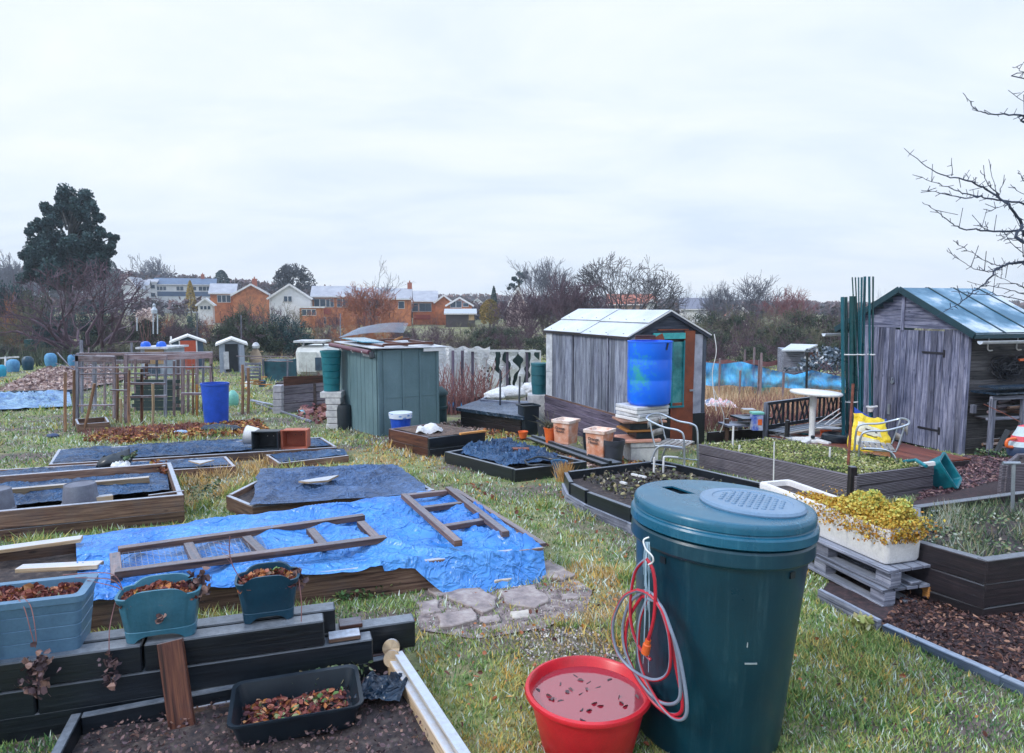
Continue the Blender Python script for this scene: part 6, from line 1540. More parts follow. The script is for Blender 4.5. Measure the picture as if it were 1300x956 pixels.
mb = MB(); mb.beam(CPt(0, .80, .30) + ng * .06, CPt(0, .80, zE - .1) + ng * .06, .02, .02, up=ng); mb.beam(CPt(0, 1.03, .30) + ng * .06, CPt(0, 1.03, zE - .1) + ng * .06, .02, .02, up=ng); mb.beam(CPt(0, .76, .30) + ng * .07, CPt(0, 1.04, .30) + ng * .07, .025, .03)
build(mb, 'window_frame', TEALCRATE, parent=gw)
mb = MB(); mb.beam(CPt(0, .42, zE - .02) + ng * .052, CPt(0, 1.04, zE - .02) + ng * .052, .03, .10, up=(0, 0, 1)); build(mb, 'teal_fanlight', pm('aqua_glass', (.06, .50, .50), (.03, .33, .36), rough=.2), parent=t)
mb = MB(); mb.beam(CPt(0, .38, zE - .14) + ng * .08, CPt(0, .60, zE - .04) + ng * .08, .02, .14); build(mb, 'brown_offcut', RUSTDOOR, parent=t)
# roof sheets
def rslope(s):
 b_e, b_r = (-.06, WW / 2) if s < 0 else (WW + .06, WW / 2)
 k = (zR - zE) / (WW / 2); z_e = zE - k * .10 + .02; z_r = zR + .02
 e0, e1, r0, r1 = CPt(-.05, b_e, z_e), CPt(LL + .04, b_e, z_e), CPt(-.05, b_r, z_r), CPt(LL + .04, b_r, z_r)
 dn = (e1 - e0).cross(r0 - e0).normalized(); dn = dn if dn.z > 0 else -dn
 P4 = lambda u, v: (e0 * (1 - u) + e1 * u) * (1 - v) + (r0 * (1 - u) + r1 * u) * v
 for iu in range(2):
  for iv in range(2):
   u0, u1 = iu * .5 + .001, iu * .5 + .503 if iu == 0 else 1; v0, v1 = iv * .5, iv * .5 + .52 if iv == 0 else 1
   lift = dn * (.022 * iv + .014 * iu); mb = MB(); mb.prism([P4(u0, v0) + lift, P4(u1, v0) + lift, P4(u1, v1) + lift, P4(u0, v1) + lift], dn * .008)
   rf = build(mb, 'roof_sheet', ROOFW, parent=t)
   mb = MB()
   for a in (.15, .5, .85): mb.lathe([(.013, 0), (.013, .006), (0, .009)], c=P4(u0 + (u1 - u0) * a, v0 + .09) + lift + dn * .008, n=8)
   build(mb, 'fixing_cap', BLACKP, parent=rf)
 mb = MB(); mb.beam(e0 - dn * .02 + ng * .01, r0 - dn * .02 + ng * .01, .02, .06, up=dn); build(mb, 'barge_board', wood('dark_bargeboard', (.08, .1, .14), (.05, .06, .09)), parent=t)
 mb = MB(); mb.beam(e0 + dn * .012 + ng * .022, r0 + dn * .012 + ng * .022, .012, .022, up=dn); build(mb, 'roof_edge_trim', WHITEP, parent=t)
 mb = MB(); mb.beam(e0 - dn * .02, e1 - dn * .02, .02, .04); build(mb, 'eave_batten', W_DARK, parent=t)
rslope(-1); rslope(1)
excl([CPt(0, 0, 0), CPt(0, WW, 0), CPt(LL, WW, 0), CPt(LL, 0, 0)])
mb = MB(); mb.tube(spline([CPt(-.1, WW + .1, zE), CPt(-.14, WW + .12, zE - .3), CPt(-.08, WW + .1, zE - .7), CPt(-.16, WW + .14, zE - 1.3)], 6), .008, n=5); mb.tube(spline([CPt(-.1, WW + .1, .6), CPt(-.14, WW + .32, .1), CPt(-.08, WW + .3, -.2)], 6), .006, n=5); single(mb, 'pale_rope', LIGHTTIE, 'pale rope hanging down the right corner of the white roofed shed', 'rope')
# debris right of the shed
c = G(900, 523, 0); single(cloth([c + V((-.1, -.2, .15)), c + V((.7, -.2, .12)), c + V((.6, .3, .2)), c + V((-.1, .3, .25))], 26, 16, amp=.2, sc=3, seed=7), 'patterned_sheet', pm('pink_patterned_sheet', (.7, .35, .4), rough=.5, scale=6, stops=[(.35, (.1, .16, .3)), (.45, (.75, .72, .75)), (.55, (.7, .35, .4)), (.65, (.2, .5, .6))]), 'crumpled pink and white patterned sheet on the ground right of the shed', 'sheet', smooth=True, ang=180)
# ============================================================ GREEN SHED
g0 = V((-2.46, 12.4, 0)); th_ = R(35); gl = V((-math.sin(th_), math.cos(th_), 0)); gr_ = V((math.cos(th_), math.sin(th_), 0))
LG, WG = 1.82, 1.27; zT = 1.18
def GP_(a, b, z): p = g0 + gl * a + gr_ * b; return V((p.x, p.y, z))
t = thing('green_shed', 'small grey green painted metal and timber shed with junk on its flat roof', 'shed', onground(GP_(LG / 2, WG / 2, 0)))
nL, nR = -gr_, -gl
mb = MB(); mb.prism([GP_(.02, .02, -.75), GP_(.02, WG - .02, -.75), GP_(LG - .02, WG - .02, -.75), GP_(LG - .02, .02, -.75)], (0, 0, .75 + zT - .02)); build(mb, 'inner_carcass', GREENPAINT, parent=t)
mb = MB(); planks(mb, GP_(0, 0, 0), gl, LG, -.55, lambda a: zT - .01, 10, nL, th=.018, gap=.012, wob=.003); build(mb, 'boarded_wall', GREENPAINT, parent=t, bevel=.004)
mb = MB(); mb.beam(GP_(0, WG / 2, -.5) + nR * .01, GP_(0, WG / 2, zT - .01) + nR * .01, WG, .016, up=nR); sw = build(mb, 'panel_wall', GREENPAINT, parent=t)
mb = MB()
for b_ in (.02, .12, .50, .86, 1.22): mb.beam(GP_(0, b_, -.5) + nR * .03, GP_(0, b_, zT - .03) + nR * .03, .035 if b_ != .02 else .05, .024, up=nR)
build(mb, 'seam_rib', GREENPAINT, parent=sw, bevel=.005)
mb = MB(); mb.beam(GP_(0, .05, .28) + nR * .02, GP_(0, WG - .03, .28) + nR * .02, .01, .012); build(mb, 'joint_line', GREENPAINT, parent=sw)
for z_ in (-.60,):
 mb = MB(); mb.beam(GP_(-.02, 0, -.56) + nL * .04, GP_(LG, 0, -.60) + nL * .04, .05, .16); build(mb, 'base_board', W_BROWN, parent=t, bevel=.003)
mb = MB(); P4 = [GP_(-.12, -.12, zT + .02), GP_(-.12, WG + .16, zT + .0), GP_(LG + .05, WG + .12, zT + .06), GP_(LG + .05, -.10, zT + .06)]; mb.prism(P4, (0, 0, .02)); rf = build(mb, 'roof_board', DIRTYW, parent=t, bevel=.004)
mb = MB(); mb.beam(GP_(-.10, .9, zT - .03), GP_(-.10, WG + .08, zT - .03), .02, .06); build(mb, 'white_fascia', WHITEP, parent=t)
mb = MB(); mb.tube([GP_(.0, -.14, zT - .045), GP_(LG + .1, -.16, zT + .01)], .045, n=12); build(mb, 'purple_brown_pipe', pm('purple_brown_pipe', (.16, .06, .09), (.1, .04, .06), rough=.35), parent=t, smooth=True)
for a in (.25, .75, 1.3):
 mb = MB(); mb.tube([GP_(a, -.14, zT + .0), GP_(a, -.19, zT - .04), GP_(a, -.15, zT - .09)], .012, n=6); build(mb, 'pipe_bracket', LIGHTTIE, parent=t)
mb = MB(); mb.tube([GP_(-.06, -.13, zT - .04), GP_(-.10, -.13, zT - .14)], .05, n=12); build(mb, 'pipe_elbow', BLACKP, parent=t, smooth=True)
mb = MB(); mb.beam(GP_(.1, 0, zT - .10) + nL * .035, GP_(.55, 0, zT - .10) + nL * .035, .01, .09); build(mb, 'worn_grey_patch', DIRTYW, parent=t)
def RP(a, b, z): return GP_(a, b, zT + .05 + z)
rails = [(RP(.05, .15, .02), RP(.1, 1.2, .03), 'rail'), (RP(1.1, .1, .04), RP(1.2, 1.25, .06), 'rail'), (RP(.05, .15, .02), RP(1.1, .1, .03), 'cross_bar'), (RP(.1, 1.2, .03), RP(1.2, 1.25, .05), 'cross_bar'), (RP(.08, .65, .03), RP(1.15, .68, .05), 'cross_bar')]
frame('timber_grid', 'brown wooden frame lying flat on the roof of the green shed', 'timber frame', rails, w=.05, h=.045, mat=W_RED)
mb = MB(); mb.beam(RP(.3, .5, .10), RP(.9, .95, .13), .03, .03); single(mb, 'yellow_stick', W_ORANGE, 'short orange stick on the frame on top of the green shed', 'stick')
# sheet of wire mesh curling up, and glass sheet
p0, p1, p2, p3 = D(430, 430, 13.2), D(512, 424, 13.5), D(518, 412, 14.1), D(455, 418, 14.3)
mb = MB()
def WM(u, v):
 q = (p0 * (1 - u) + p1 * u) * (1 - v) + (p3 * (1 - u) + p2 * u) * v; return q + WH * (.05 * math.sin(u * 3) + .02)
nu, nv = 34, 12
for i in range(nu + 1): mb.tube([WM(i / nu, v / 4) for v in range(5)], .004, n=3, cap=False)
for j in range(nv + 1): mb.tube([WM(u / 10, j / nv) for u in range(11)], .004, n=3, cap=False)
single(mb, 'wire_mesh_sheet', pm('bluish_wire', (.28, .33, .42), rough=.4), 'curled sheet of bluish wire mesh on the roof of the green shed', 'wire mesh')
mb = MB(); mb.prism([RP(.5, -.05, .06), RP(.45, .35, .05), RP(1.6, .45, .09), RP(1.7, -.0, .09)], (0, 0, .015)); single(mb, 'glass_sheet', pm('blue_glass_sheet', (.10, .38, .55), (.08, .28, .42), rough=.1), 'bluish pane of glass lying on the green shed roof under the wire mesh', 'glass pane')
excl([GP_(0, 0, 0), GP_(0, WG, 0), GP_(LG, WG, 0), GP_(LG, 0, 0)])
# butt on blocks left of the shed
c = V((-3.95, 14.0, 0)); c = D(420, 530, 13.55); zg_ = gz(c.x, c.y); Yb = 13.55
zt_, zm = D(420, 445, Yb).z, D(420, 496, Yb).z
t = thing('green_water_butt', 'tapered sea green water butt standing on white blocks beside the green shed', 'water butt', (D(420, 480, Yb).x, Yb, zm))
x0 = D(421, 480, Yb).x; rt = 13 * Yb / 867
mb = MB(); hh = zt_ - zm; pf = [(0, 0), (rt * .76, 0)]
for i in range(1, 6):
 z = hh * i / 6; r_ = rt * (.76 + .22 * i / 6); pf += [(r_, z - .008), (r_ - .012, z), (r_, z + .008)]
pf += [(rt, hh - .04), (rt * 1.05, hh - .03), (rt * 1.05, hh), (rt * .95, hh), (rt * .9, hh - .1), (0, hh - .12)]
mb.lathe(pf, c=(x0, Yb, zm), n=32); build(mb, 'butt_body', TEALBUTT, parent=t, smooth=True, ang=30)
t = thing('block_stack', 'stack of white blocks carrying the sea green water butt', 'stack', (x0, Yb, zg_))
hb2 = (zm - zg_) / 6
for i in range(6):
 mb = MB(); mb.box((x0 + .02 * (i % 2) + (.0 if i == 5 else .06), Yb, zg_ + hb2 * (i + .5)), (.42 if i == 5 else .30, .36, hb2 - .01)); build(mb, 'white_block', BLOCKWHITE, parent=t, bevel=.01)
mb = MB(); mb.lathe([(0, 0), (.15, 0), (.15, .42), (.13, .5), (.0, .52)], c=(x0 + .26, Yb - .1, zg_), n=20); single(mb, 'black_container', BLACKP, 'black rounded container between the white blocks and the green shed', 'container', smooth=True)
# dark bin right of the green shed
Yb = 14.6; xb = D(559, 520, Yb).x; z0_ = gz(xb, Yb); t = thing('dark_bin', 'dark green ribbed bin peeping out behind the green shed', 'bin', (xb, Yb, z0_))
mb = MB(); mb.lathe([(0, 0), (.20, 0), (.20, .3), (.22, .31), (.22, .36), (.2, .37), (.2, .60), (.23, .61), (.23, .66), (.2, .7), (.1, .78), (0, .79)], c=(xb - .06, Yb, z0_), n=24); build(mb, 'bin_body', pm('very_dark_green_plastic', (.01, .05, .06)), parent=t, smooth=True)
# ============================================================ BEHIND THE SHEDS
# ---- polythene screen with posts
Ys = 17.0
def SC_(px, py, dy=0.0): return D(px, py, Ys + (px - 555) * .010 + dy)
t = thing('polythene_screen', 'white polythene screen with torn strips hung on dark posts behind the sheds', 'screen', SC_(620, 505))
mb = MB()
def scr(x0, x1):
 def f(u, v):
  px = x0 + (x1 - x0) * u; yt = 440.5 + 1.5 * math.sin(px * .35) + (px - 555) * .008; yb = 504
  return SC_(px, yt + (yb - yt) * v, .12 * noise.noise(V((px * .12, v * 1.5, 0))) + .05)
 return f
mb.grid(scr(548, 622), 60, 12)
build(mb, 'sheet', POLY, parent=t, smooth=True, ang=180)
for k, (x, wt, wb) in enumerate(((627, 9, 16), (640, 5, 9), (651, 11, 6), (663, 6, 15), (676, 10, 12))):
 mb = MB()
 def f(u, v, x=x, wt=wt, wb=wb, k=k):
  w_ = (wt + (wb - wt) * v) * .8; sd_ = 1 if u > .5 else -1; px = x + (u - .5) * w_ + 7 * noise.noise(V((v * 6, k * 3.3, sd_ * 2))) * (2 * abs(u - .5)) + 4 * noise.noise(V((v * 2, k, 9)))
  return SC_(px, 444 + (502 - 444) * v, .1 * noise.noise(V((v * 4, k, 3))) - .06)
 mb.grid(f, 4, 26); build(mb, 'torn_strip', POLY, parent=t, smooth=True, ang=180)
mb = MB()
mb.grid(lambda u, v: SC_(623 + (684 - 623) * u, 446 + (500 - 446) * v, .25 + .03 * noise.noise(V((u * 8, v * 4, 0)))), 20, 8)
build(mb, 'dark_netting', pm('dark_green_shade', (.02, .05, .05), rough=.8), parent=t)
for x in (575, 587, 600, 644, 669):
 mb = MB(); mb.beam(SC_(x, 508, -.12), SC_(x, 445, -.12), .07, .05, up=(0, 1, 0)); build(mb, 'post', W_PURP, parent=t)
mb = MB(); mb.beam(SC_(592, 445, -.15), SC_(686, 446, -.15), .05, .05); mb.beam(SC_(686, 446, -.15), SC_(686, 500, -.15), .04, .04, up=(0, 1, 0)); build(mb, 'white_rail', WHITEP, parent=t)
mb = MB()
for k in range(26):
 x = rnd.uniform(610, 622); mb.leaf(SC_(x, rnd.uniform(466, 488), -.2), .09, val=0)
build(mb, 'dark_print_marks', INK, parent=t)
# red canes in front
mb = MB()
for k in range(230):
 x = rnd.uniform(553, 628); b = SC_(x, 512, -.9 + rnd.uniform(-.3, .3)); b.z = gz(b.x, b.y); hh = rnd.uniform(.4, 1.3)
 mb.tube([b, b + V((rnd.gauss(0, .05), 0, hh * .5)), b + V((rnd.gauss(0, .16), rnd.gauss(0, .05), hh))], [.011, .009, .006], n=3, cap=False)
single(mb, 'raspberry_canes', CANE, 'thicket of reddish raspberry canes before the white polythene screen', 'canes', kind='stuff')
def boxthing(name, label, cat, px0, px1, yb, yt, dep, mat, Y=None, bevel=.01, part='panel'):
 b = G((px0 + px1) / 2, yb) if Y is None else D((px0 + px1) / 2, yb, Y)
 Y = b.y; w_ = (px1 - px0) * Y / 867; z1 = D((px0 + px1) / 2, yt, Y).z
 t = thing(name, label, cat, b); mb = MB()
 mb.box((b.x, Y + dep / 2, (b.z + z1) / 2), (w_, dep, z1 - b.z)); o = build(mb, part, mat, parent=t, bevel=bevel)
 return t, b, w_, z1
t, b, w_, z1 = boxthing('purple_trough', 'dark purple plastic trough below the raspberry canes', 'trough', 562, 592, 515, 502, .4, PURPLE)
mb = MB(); mb.box((b.x, b.y + .2, z1 + .01), (w_ + .06, .46, .03)); build(mb, 'rim', PURPLE, parent=t)
t, b, w_, z1 = boxthing('black_trough', 'black plastic trough to the right of the purple one', 'trough', 593, 622, 514, 503, .4, BLACKP)
mb = MB(); mb.box((b.x, b.y + .2, z1 + .01), (w_ + .06, .46, .03)); build(mb, 'rim', BLACKP, parent=t)
def bulk(name, label, c, sx_, sy_, sz, mat, cat='sack', seed=0, sq=.6):
 mb = MB(); n = 20
 def f(u, v):
  th = 2 * math.pi * u; ph = math.pi * (v - .5); x = math.copysign(abs(math.cos(th)) ** sq, math.cos(th)) * math.cos(ph); y = math.copysign(abs(math.sin(th)) ** sq, math.sin(th)) * math.cos(ph); z = math.sin(ph)
  k = 1 + .16 * noise.noise(V((x * 2 + seed, y * 2, z * 2)))
  return V(c) + V((x * sx_ * k, y * sy_ * k, (z * .5 + .5) * sz * k))
 mb.grid(f, 28, 16); return single(mb, name, mat, label, cat, smooth=True, ang=180)
bulk('white_sack', 'plump white sack lying behind the black table bed, the larger one', D(647, 507, 15.6), .42, .25, .30, WHITESACK, seed=1)
bulk('white_sack', 'slumped white sack at the left of the larger white sack', D(628, 509, 15.4), .24, .2, .24, WHITESACK, seed=4)
bulk('white_sack', 'white sack with a pointed top right of the larger white sack', D(674, 505, 15.6), .22, .2, .36, WHITESACK, seed=8)
def cone_rag(name, label, c, a_, b_, h_, mat, cat='rag', seed=0, sq=1):
 mb = MB(); n = 14
 mb.grid(lambda u, v: V(c) + V(((u - .5) * 2 * a_ * (1.25 - v) + .04 * math.sin(6 * v), .05 * math.sin(u * 14 + seed), h_ * v)), 16, 10); return single(mb, name, mat, label, cat, smooth=True, ang=180)
for k, (x, h_) in enumerate(()): cone_rag('pale_rag', 'pale crumpled rag caught in the canes, %s' % ('the left and taller' if k == 0 else 'the right and lower'), D(x, 501, 16), .10, .06, h_, WHITESACK, seed=12 + k, cat='rag', sq=.9)
# green bin by the shed far corner
Yb = 14.4; xb = D(685, 480, Yb).x; t = thing('teal_water_butt', 'teal ribbed water butt at the far corner of the white roofed shed', 'water butt', (xb, Yb, gz(xb, Yb)))
z0_ = D(685, 500, Yb).z; z1 = D(685, 460, Yb).z; h_ = z1 - z0_; r_ = 11 * Yb / 867
mb = MB(); mb.lathe([(0, 0), (r_ * .85, 0), (r_ * .93, h_ * .3), (r_ * .97, h_ * .31), (r_ * .95, h_ * .6), (r_, h_ * .61), (r_ * .98, h_ * .9), (r_ * 1.04, h_ * .91), (r_ * 1.0, h_ * .98), (0, h_)], c=(xb, Yb, z0_), n=28); build(mb, 'butt_body', pm('deep_teal_plastic', (.012, .13, .17), (.01, .10, .13)), parent=t, smooth=True)
gzb = gz(xb, Yb); mb = MB(); mb.box((xb, Yb, (gzb + z0_) / 2), (.5, .45, z0_ - gzb)); single(mb, 'white_plinth_block', BLOCKWHITE, 'pale block plinth under the teal water butt', 'block', bevel=.01)
# black table bed
t = thing('covered_table_bed', 'waist high bed of brown boards covered with a taut black sheet', 'raised bed', G(625, 546))
q = [D(586, 517, 13.7), D(662, 528, 12.6), D(668, 510, 14.3), D(612, 508, 15.0)]; zq = sum(p.z for p in q) / 4
mb = MB()
for a, b in ((0, 1), (1, 2), (3, 0)):
 A_, B_ = q[a], q[b]
 for k in range(3):
  dz = -.06 - .14 * (k + .5); mb.beam(V((A_.x, A_.y, A_.z + dz)), V((B_.x, B_.y, B_.z + dz)), .04, .135)
build(mb, 'side_boards', W_DARK, parent=t)
g = cloth([q[0] + V((-.1, -.05, 0)), q[1] + V((.05, -.12, 0)), q[2] + V((.1, .1, 0)), q[3] + V((-.05, .1, 0))], 40, 30, amp=.04, sc=2.2); build(g, 'black_cover', tarpm('taut_grey_black_cover', (.10, .13, .19), (.05, .07, .11), rough=.38), parent=t, smooth=True, ang=180)
mb = MB(); mb.beam(q[0] - WH * .03 + V((-.1, -.05, 0)), q[1] - WH * .03 + V((.05, -.12, 0)), .03, .06); build(mb, 'cover_hem', TARPBLK, parent=t)
mb = MB(); mb.beam(D(611, 511, 14.6), D(660, 515, 14.0), .05, .14); mb.beam(D(611, 511, 14.6), D(618, 507, 15.4), .05, .14); single(mb, 'grey_edge_board', W_GREY, 'grey board frame standing on the taut black cover', 'board')
mb = MB(); mb.tube([D(635, 515, 14.0), D(635, 470, 14.2)], .02, n=8); single(mb, 'dark_pole', pm('dark_pole', (.03, .04, .06)), 'dark thin pole at the larger white sack, the left of two', 'pole'); mb = MB(); mb.tube([D(659, 512, 14.0), D(660, 478, 14.2)], .02, n=8); single(mb, 'dark_pole', MT['dark_pole'], 'dark thin pole at the larger white sack, the right of two', 'pole')
c = G(572, 527, .05); bulk('blue_sheet_bundle', 'bright turquoise blue plastic bundle behind the green shed', G(573, 524), .34, .2, .26, pm('turquoise_sheet', (.05, .48, .85), (.03, .3, .7), rough=.4), seed=3, cat='sheet')
litter('rubble', [G(560, 540), G(600, 530), G(640, 547), G(600, 552)], 400, WCHIP, .07)
# ---- blue netting fence on the right
t = thing('netting_fence', 'bright blue debris netting strung between thin posts behind the dry grass', 'fence', G(985, 490))
mb = MB()
def nf(u, v):
 px = 896 + (1076 - 896) * u; sagt = [460, 462, 459, 465, 471, 476, 470, 475, 480]
 k = u * 8; i = min(7, int(k)); yt = sagt[i] * (1 - (k - i)) + sagt[i + 1] * (k - i)
 yb = 489 + 6 * u + 2 * noise.noise(V((u * 9, 0, 0)))
 Y = 21.5 - 3.2 * u + .25 * noise.noise(V((u * 14, v * 2, 0))); return D(px, yt + (yb - yt) * v, Y)
mb.grid(nf, 90, 12); build(mb, 'netting', NETBLUE, parent=t, smooth=True, ang=180)
for px, yt, yb in ((913, 455, 492), (939, 470, 492), (963, 457, 488), (994, 472, 494), (1024, 447, 492), (945, 444, 462), (957, 441, 462), (966, 448, 475)):
 u = (px - 896) / 180; Y = 21.3 - 3.2 * u + (1.5 if yb < 470 else 0); b = D(px, yb, Y); b.z = gz(b.x, b.y); mb = MB(); mb.beam(b, D(px + 1, yt, Y), .05, .05, up=(0, 1, 0)); build(mb, 'post', W_CAGE if px < 1000 else W_BLACK, parent=t)
t = thing('orange_netting', 'low orange mesh fence behind the blue netting', 'fence', G(930, 470)); mb = MB(); mb.grid(lambda u, v: D(896 + 110 * u, 458 + 6 * v + 1.5 * math.sin(u * 20), 25 + u), 30, 3); build(mb, 'netting', pm('orange_net', (.30, .12, .12), (.16, .08, .09), scale=9), parent=t)
c = G(967, 500, 0); t = thing('aqua_tub', 'pale aqua green tub standing in the dry grass by the blue netting', 'tub', c); r_ = 11.5 * c.y / 867
mb = MB(); mb.lathe([(0, 0), (r_ * .8, 0), (r_ * .95, .22), (r_ * 1.04, .23), (r_ * 1.04, .27), (r_ * .9, .26), (r_ * .7, .03), (0, .03)], c=c, n=30); build(mb, 'tub_shell', AQUA, parent=t, smooth=True)
# dry grass field, brambles
def blades(name, P, n, mat, h0, h1, w_=.012, kind='stuff', lean=.3, sub=None):
 mb = MB()
 for x, y in scatter(P, n):
  z = gz(x, y); hh = rnd.uniform(h0, h1); a = rnd.random() * 6.28; lx, ly = rnd.gauss(0, lean) * hh, rnd.gauss(0, lean) * hh; v_ = min(1, max(0, .5 + .5 * noise.noise(V((x, y, 0))) + rnd.gauss(0, .22)))
  dx, dy = math.cos(a) * w_, math.sin(a) * w_ * .4
  mb.quad([(x - dx, y - dy, z), (x + dx, y + dy, z), (x + lx, y + ly, z + hh)], 0, [(v_, .5)] * 3)
 return setting(mb, name, mat, kind=kind)
blades('dry_grass', [G(893, 492), G(1075, 497), G(1078, 520), G(1000, 530), G(893, 536)], 5200, DRYM, .12, .42)
blades('bramble_patch', [G(893, 520), G(980, 512), G(1072, 512), G(1072, 545), G(980, 545), G(893, 552)], 3600, BRAMBLE, .10, .34)
t = thing('far_small_shed', 'small low grey shed with a pale frosted roof beyond the blue netting', 'shed', G(1016, 470))
Yb = 24.0;
def FP(px, py, dy=0): return D(px, py, Yb + dy)
mb = MB(); a, b, c_ = FP(995, 466), FP(1020, 466, -.3), FP(1038, 466, 1.5); z1, z2 = FP(995, 445).z, FP(1030, 443).z
mb.prism([V((a.x, a.y, a.z - .3)), V((b.x, b.y, a.z - .3)), V((c_.x, c_.y, a.z - .3)), V((a.x + .5, c_.y + .4, a.z - .3))], (0, 0, z1 - a.z + .3)); build(mb, 'wall', W_GREY, parent=t)
mb = MB(); mb.box(((b.x + c_.x) / 2 - .35, b.y - .02, a.z + .25), (.5, .05, .6)); build(mb, 'brown_panel', W_RED, parent=t)
mb = MB(); mb.prism([FP(992, 446, -.6), FP(1022, 446, -.8), FP(1038, 439, 1.6), FP(1004, 438, 2.0)], (0, 0, .05)); build(mb, 'roof', ROOFW, parent=t)
mb = MB()
for k in range(1100): q = rnd.gauss(0, .5); mb.leaf(D(1055, 470, 22) + V((q, rnd.gauss(0, .4), rnd.random() * .75 * math.exp(-q * q * 2))), .14, val=rnd.random())
single(mb, 'rubble_heap', leafm('bluish_scraps', [(0, (.02, .035, .05)), (.5, (.08, .12, .17)), (.85, (.25, .3, .36)), (1, (.5, .5, .5))]), 'heap of dark branches and scraps right of the far small shed', 'heap', kind='stuff')
mb = MB()
for k in range(26):
 a = D(rnd.uniform(1015, 1075), rnd.uniform(468, 492), 20 + rnd.random()); mb.tube([a, a + V((rnd.uniform(-.5, .9), rnd.uniform(-.2, .2), rnd.uniform(-.1, .45)))], [.018, .008], n=4)
single(mb, 'branch_pile', TWIG, 'pile of cut branches over the right end of the blue netting', 'branches', kind='stuff')
# ============================================================ LEFT MIDDLE: fruit cage and surroundings
t = thing('fruit_cage', 'open old timber fruit cage of posts and rails with sagging netting', 'fruit cage', G(180, 535))
posts = [(98, 450, 540), (145, 453, 532), (160, 450, 538), (210, 455, 530), (232, 448, 526), (268, 448, 528), (120, 452, 522), (186, 452, 520), (226, 452, 520), (104, 449, 524), (250, 452, 520), (180, 468, 538), (199, 455, 522), (221, 458, 529), (239, 470, 525), (258, 455, 523), (133, 455, 521), (172, 452, 523)]
tops = {}
for i, (x, yt, yb) in enumerate(posts):
 b = G(x, yb); e_ = D(x, yt, b.y); tops[i] = e_; mb = MB(); mb.beam(b, e_, (.06 if i % 2 else .075) if i < 11 else .045, .05, up=(0, 1, 0)); build(mb, 'post', (W_RED if i % 4 == 3 else W_CAGE) if i % 3 else W_GREY, parent=t, bevel=.004)
def rail(a, b, w_=.05, h_=.05, nm='rail', m=W_CAGE):
 mb = MB(); mb.beam(a, b, w_, h_); build(mb, nm, m, parent=t, bevel=.003)
Yf, Ybk = G(98, 540).y, G(120, 521).y
for (x0, y0, x1, y1, Y, h_) in ((96, 455, 146, 456, Yf, .12), (98, 450, 270, 448, Ybk - .4, .07), (160, 453, 212, 454, Yf + .3, .11), (205, 454, 270, 451, Yf + .5, .12), (98, 467, 268, 466, Yf, .03), (96, 475, 190, 474, Yf + .1, .03), (160, 487, 210, 487, Yf + .2, .05), (160, 504, 212, 503, Yf + .2, .05), (230, 500, 256, 500, Yf + .4, .05), (212, 493, 232, 493, Ybk, .05), (104, 480, 186, 479, Ybk, .04), (186, 476, 250, 475, Ybk, .04), (98, 515, 146, 514, Yf, .03), (100, 460, 190, 459, Ybk + .1, .09), (140, 495, 162, 496, Yf, .03)):
 rail(D(x0, y0, Y), D(x1, y1, Y), .05, h_)
rail(tops[0], tops[9]); rail(tops[2], tops[7]); rail(tops[5], tops[10]); rail(tops[1], tops[6])
mb = MB()
def netpanel(p0, p1, p2, p3, s=.09):
 nu = int((p1 - p0).length / s); nv = int((p3 - p0).length / s)
 for i in range(nu + 1): mb.beam(p0.lerp(p1, i / nu), p3.lerp(p2, i / nu), .004, .004)
 for j in range(nv + 1): mb.beam(p0.lerp(p3, j / nv), p1.lerp(p2, j / nv), .004, .004)
netpanel(D(100, 538, Yf + .05), D(145, 534, Yf + .05), D(145, 460, Yf + .05), D(100, 460, Yf + .05))
netpanel(D(104, 524, Ybk), D(186, 520, Ybk), D(186, 456, Ybk), D(104, 456, Ybk), .12)
netpanel(D(186, 520, Ybk), D(250, 520, Ybk), D(250, 456, Ybk), D(186, 456, Ybk), .12)
build(mb, 'netting', NETM, parent=t)
mb = MB()
for i in range(9):
 y_ = 484 + 4.4 * i; mb.beam(D(168 + rnd.uniform(-3, 6), y_, Ybk - .8), D(230 + rnd.uniform(-8, 6), y_ + rnd.uniform(-1, 1), Ybk - .8), .02, .08)
build(mb, 'dark_inner_boards', pm('dark_green_board', (.02, .045, .05), rough=.7), parent=t)
stakes = [(83, 472, 548, 0, W_POST), (94, 470, 541, 0, W_POST), (106, 487, 549, 14, W_POST), (149, 463, 537, 0, W_POST), (164, 470, 540, 0, W_POST), (194, 487, 541, 0, W_PALE), (245, 463, 527, 0, W_POST), (250, 488, 528, 0, W_ORANGE), (308, 463, 526, 0, W_POST), (315, 467, 526, 0, W_POST), (153, 506, 538, 0, W_PALE)]
lb = ['leftmost brown stake before the fruit cage', 'second brown stake from the left before the fruit cage', 'slanting stake leaning before the left bay of the fruit cage', 'brown stake by the second post of the fruit cage', 'brown stake in the middle of the fruit cage front', 'short pale stake before the dark inner boards', 'brown stake left of the tall blue bin', 'short orange stake close to the tall blue bin', 'thick mossy brown stake right of the blue bin, left of a pair', 'thick mossy brown stake right of the blue bin, right of a pair', 'short pale peg beside the second cage post']
for (x, yt, yb, lean, m), l_ in zip(stakes, lb):
 b = G(x, yb); e_ = D(x + lean, yt, b.y); mb = MB(); mb.tube([b, b.lerp(e_, .5) + V((rnd.gauss(0, .008), 0, 0)), e_], .035 if x > 300 else .028, n=8); single(mb, 'wooden_stake', m, l_ if len(l_.split()) < 17 else l_, 'stake', smooth=True)
mb = MB(); a = G(285, 535); mb.tube(spline([D(277, 533, a.y - .1), D(272, 495, a.y - .15), D(268, 462, a.y - .1)], 5), .012, n=6); single(mb, 'dark_cane', W_DARK, 'dark bent cane leaning across the tall blue bin', 'cane')
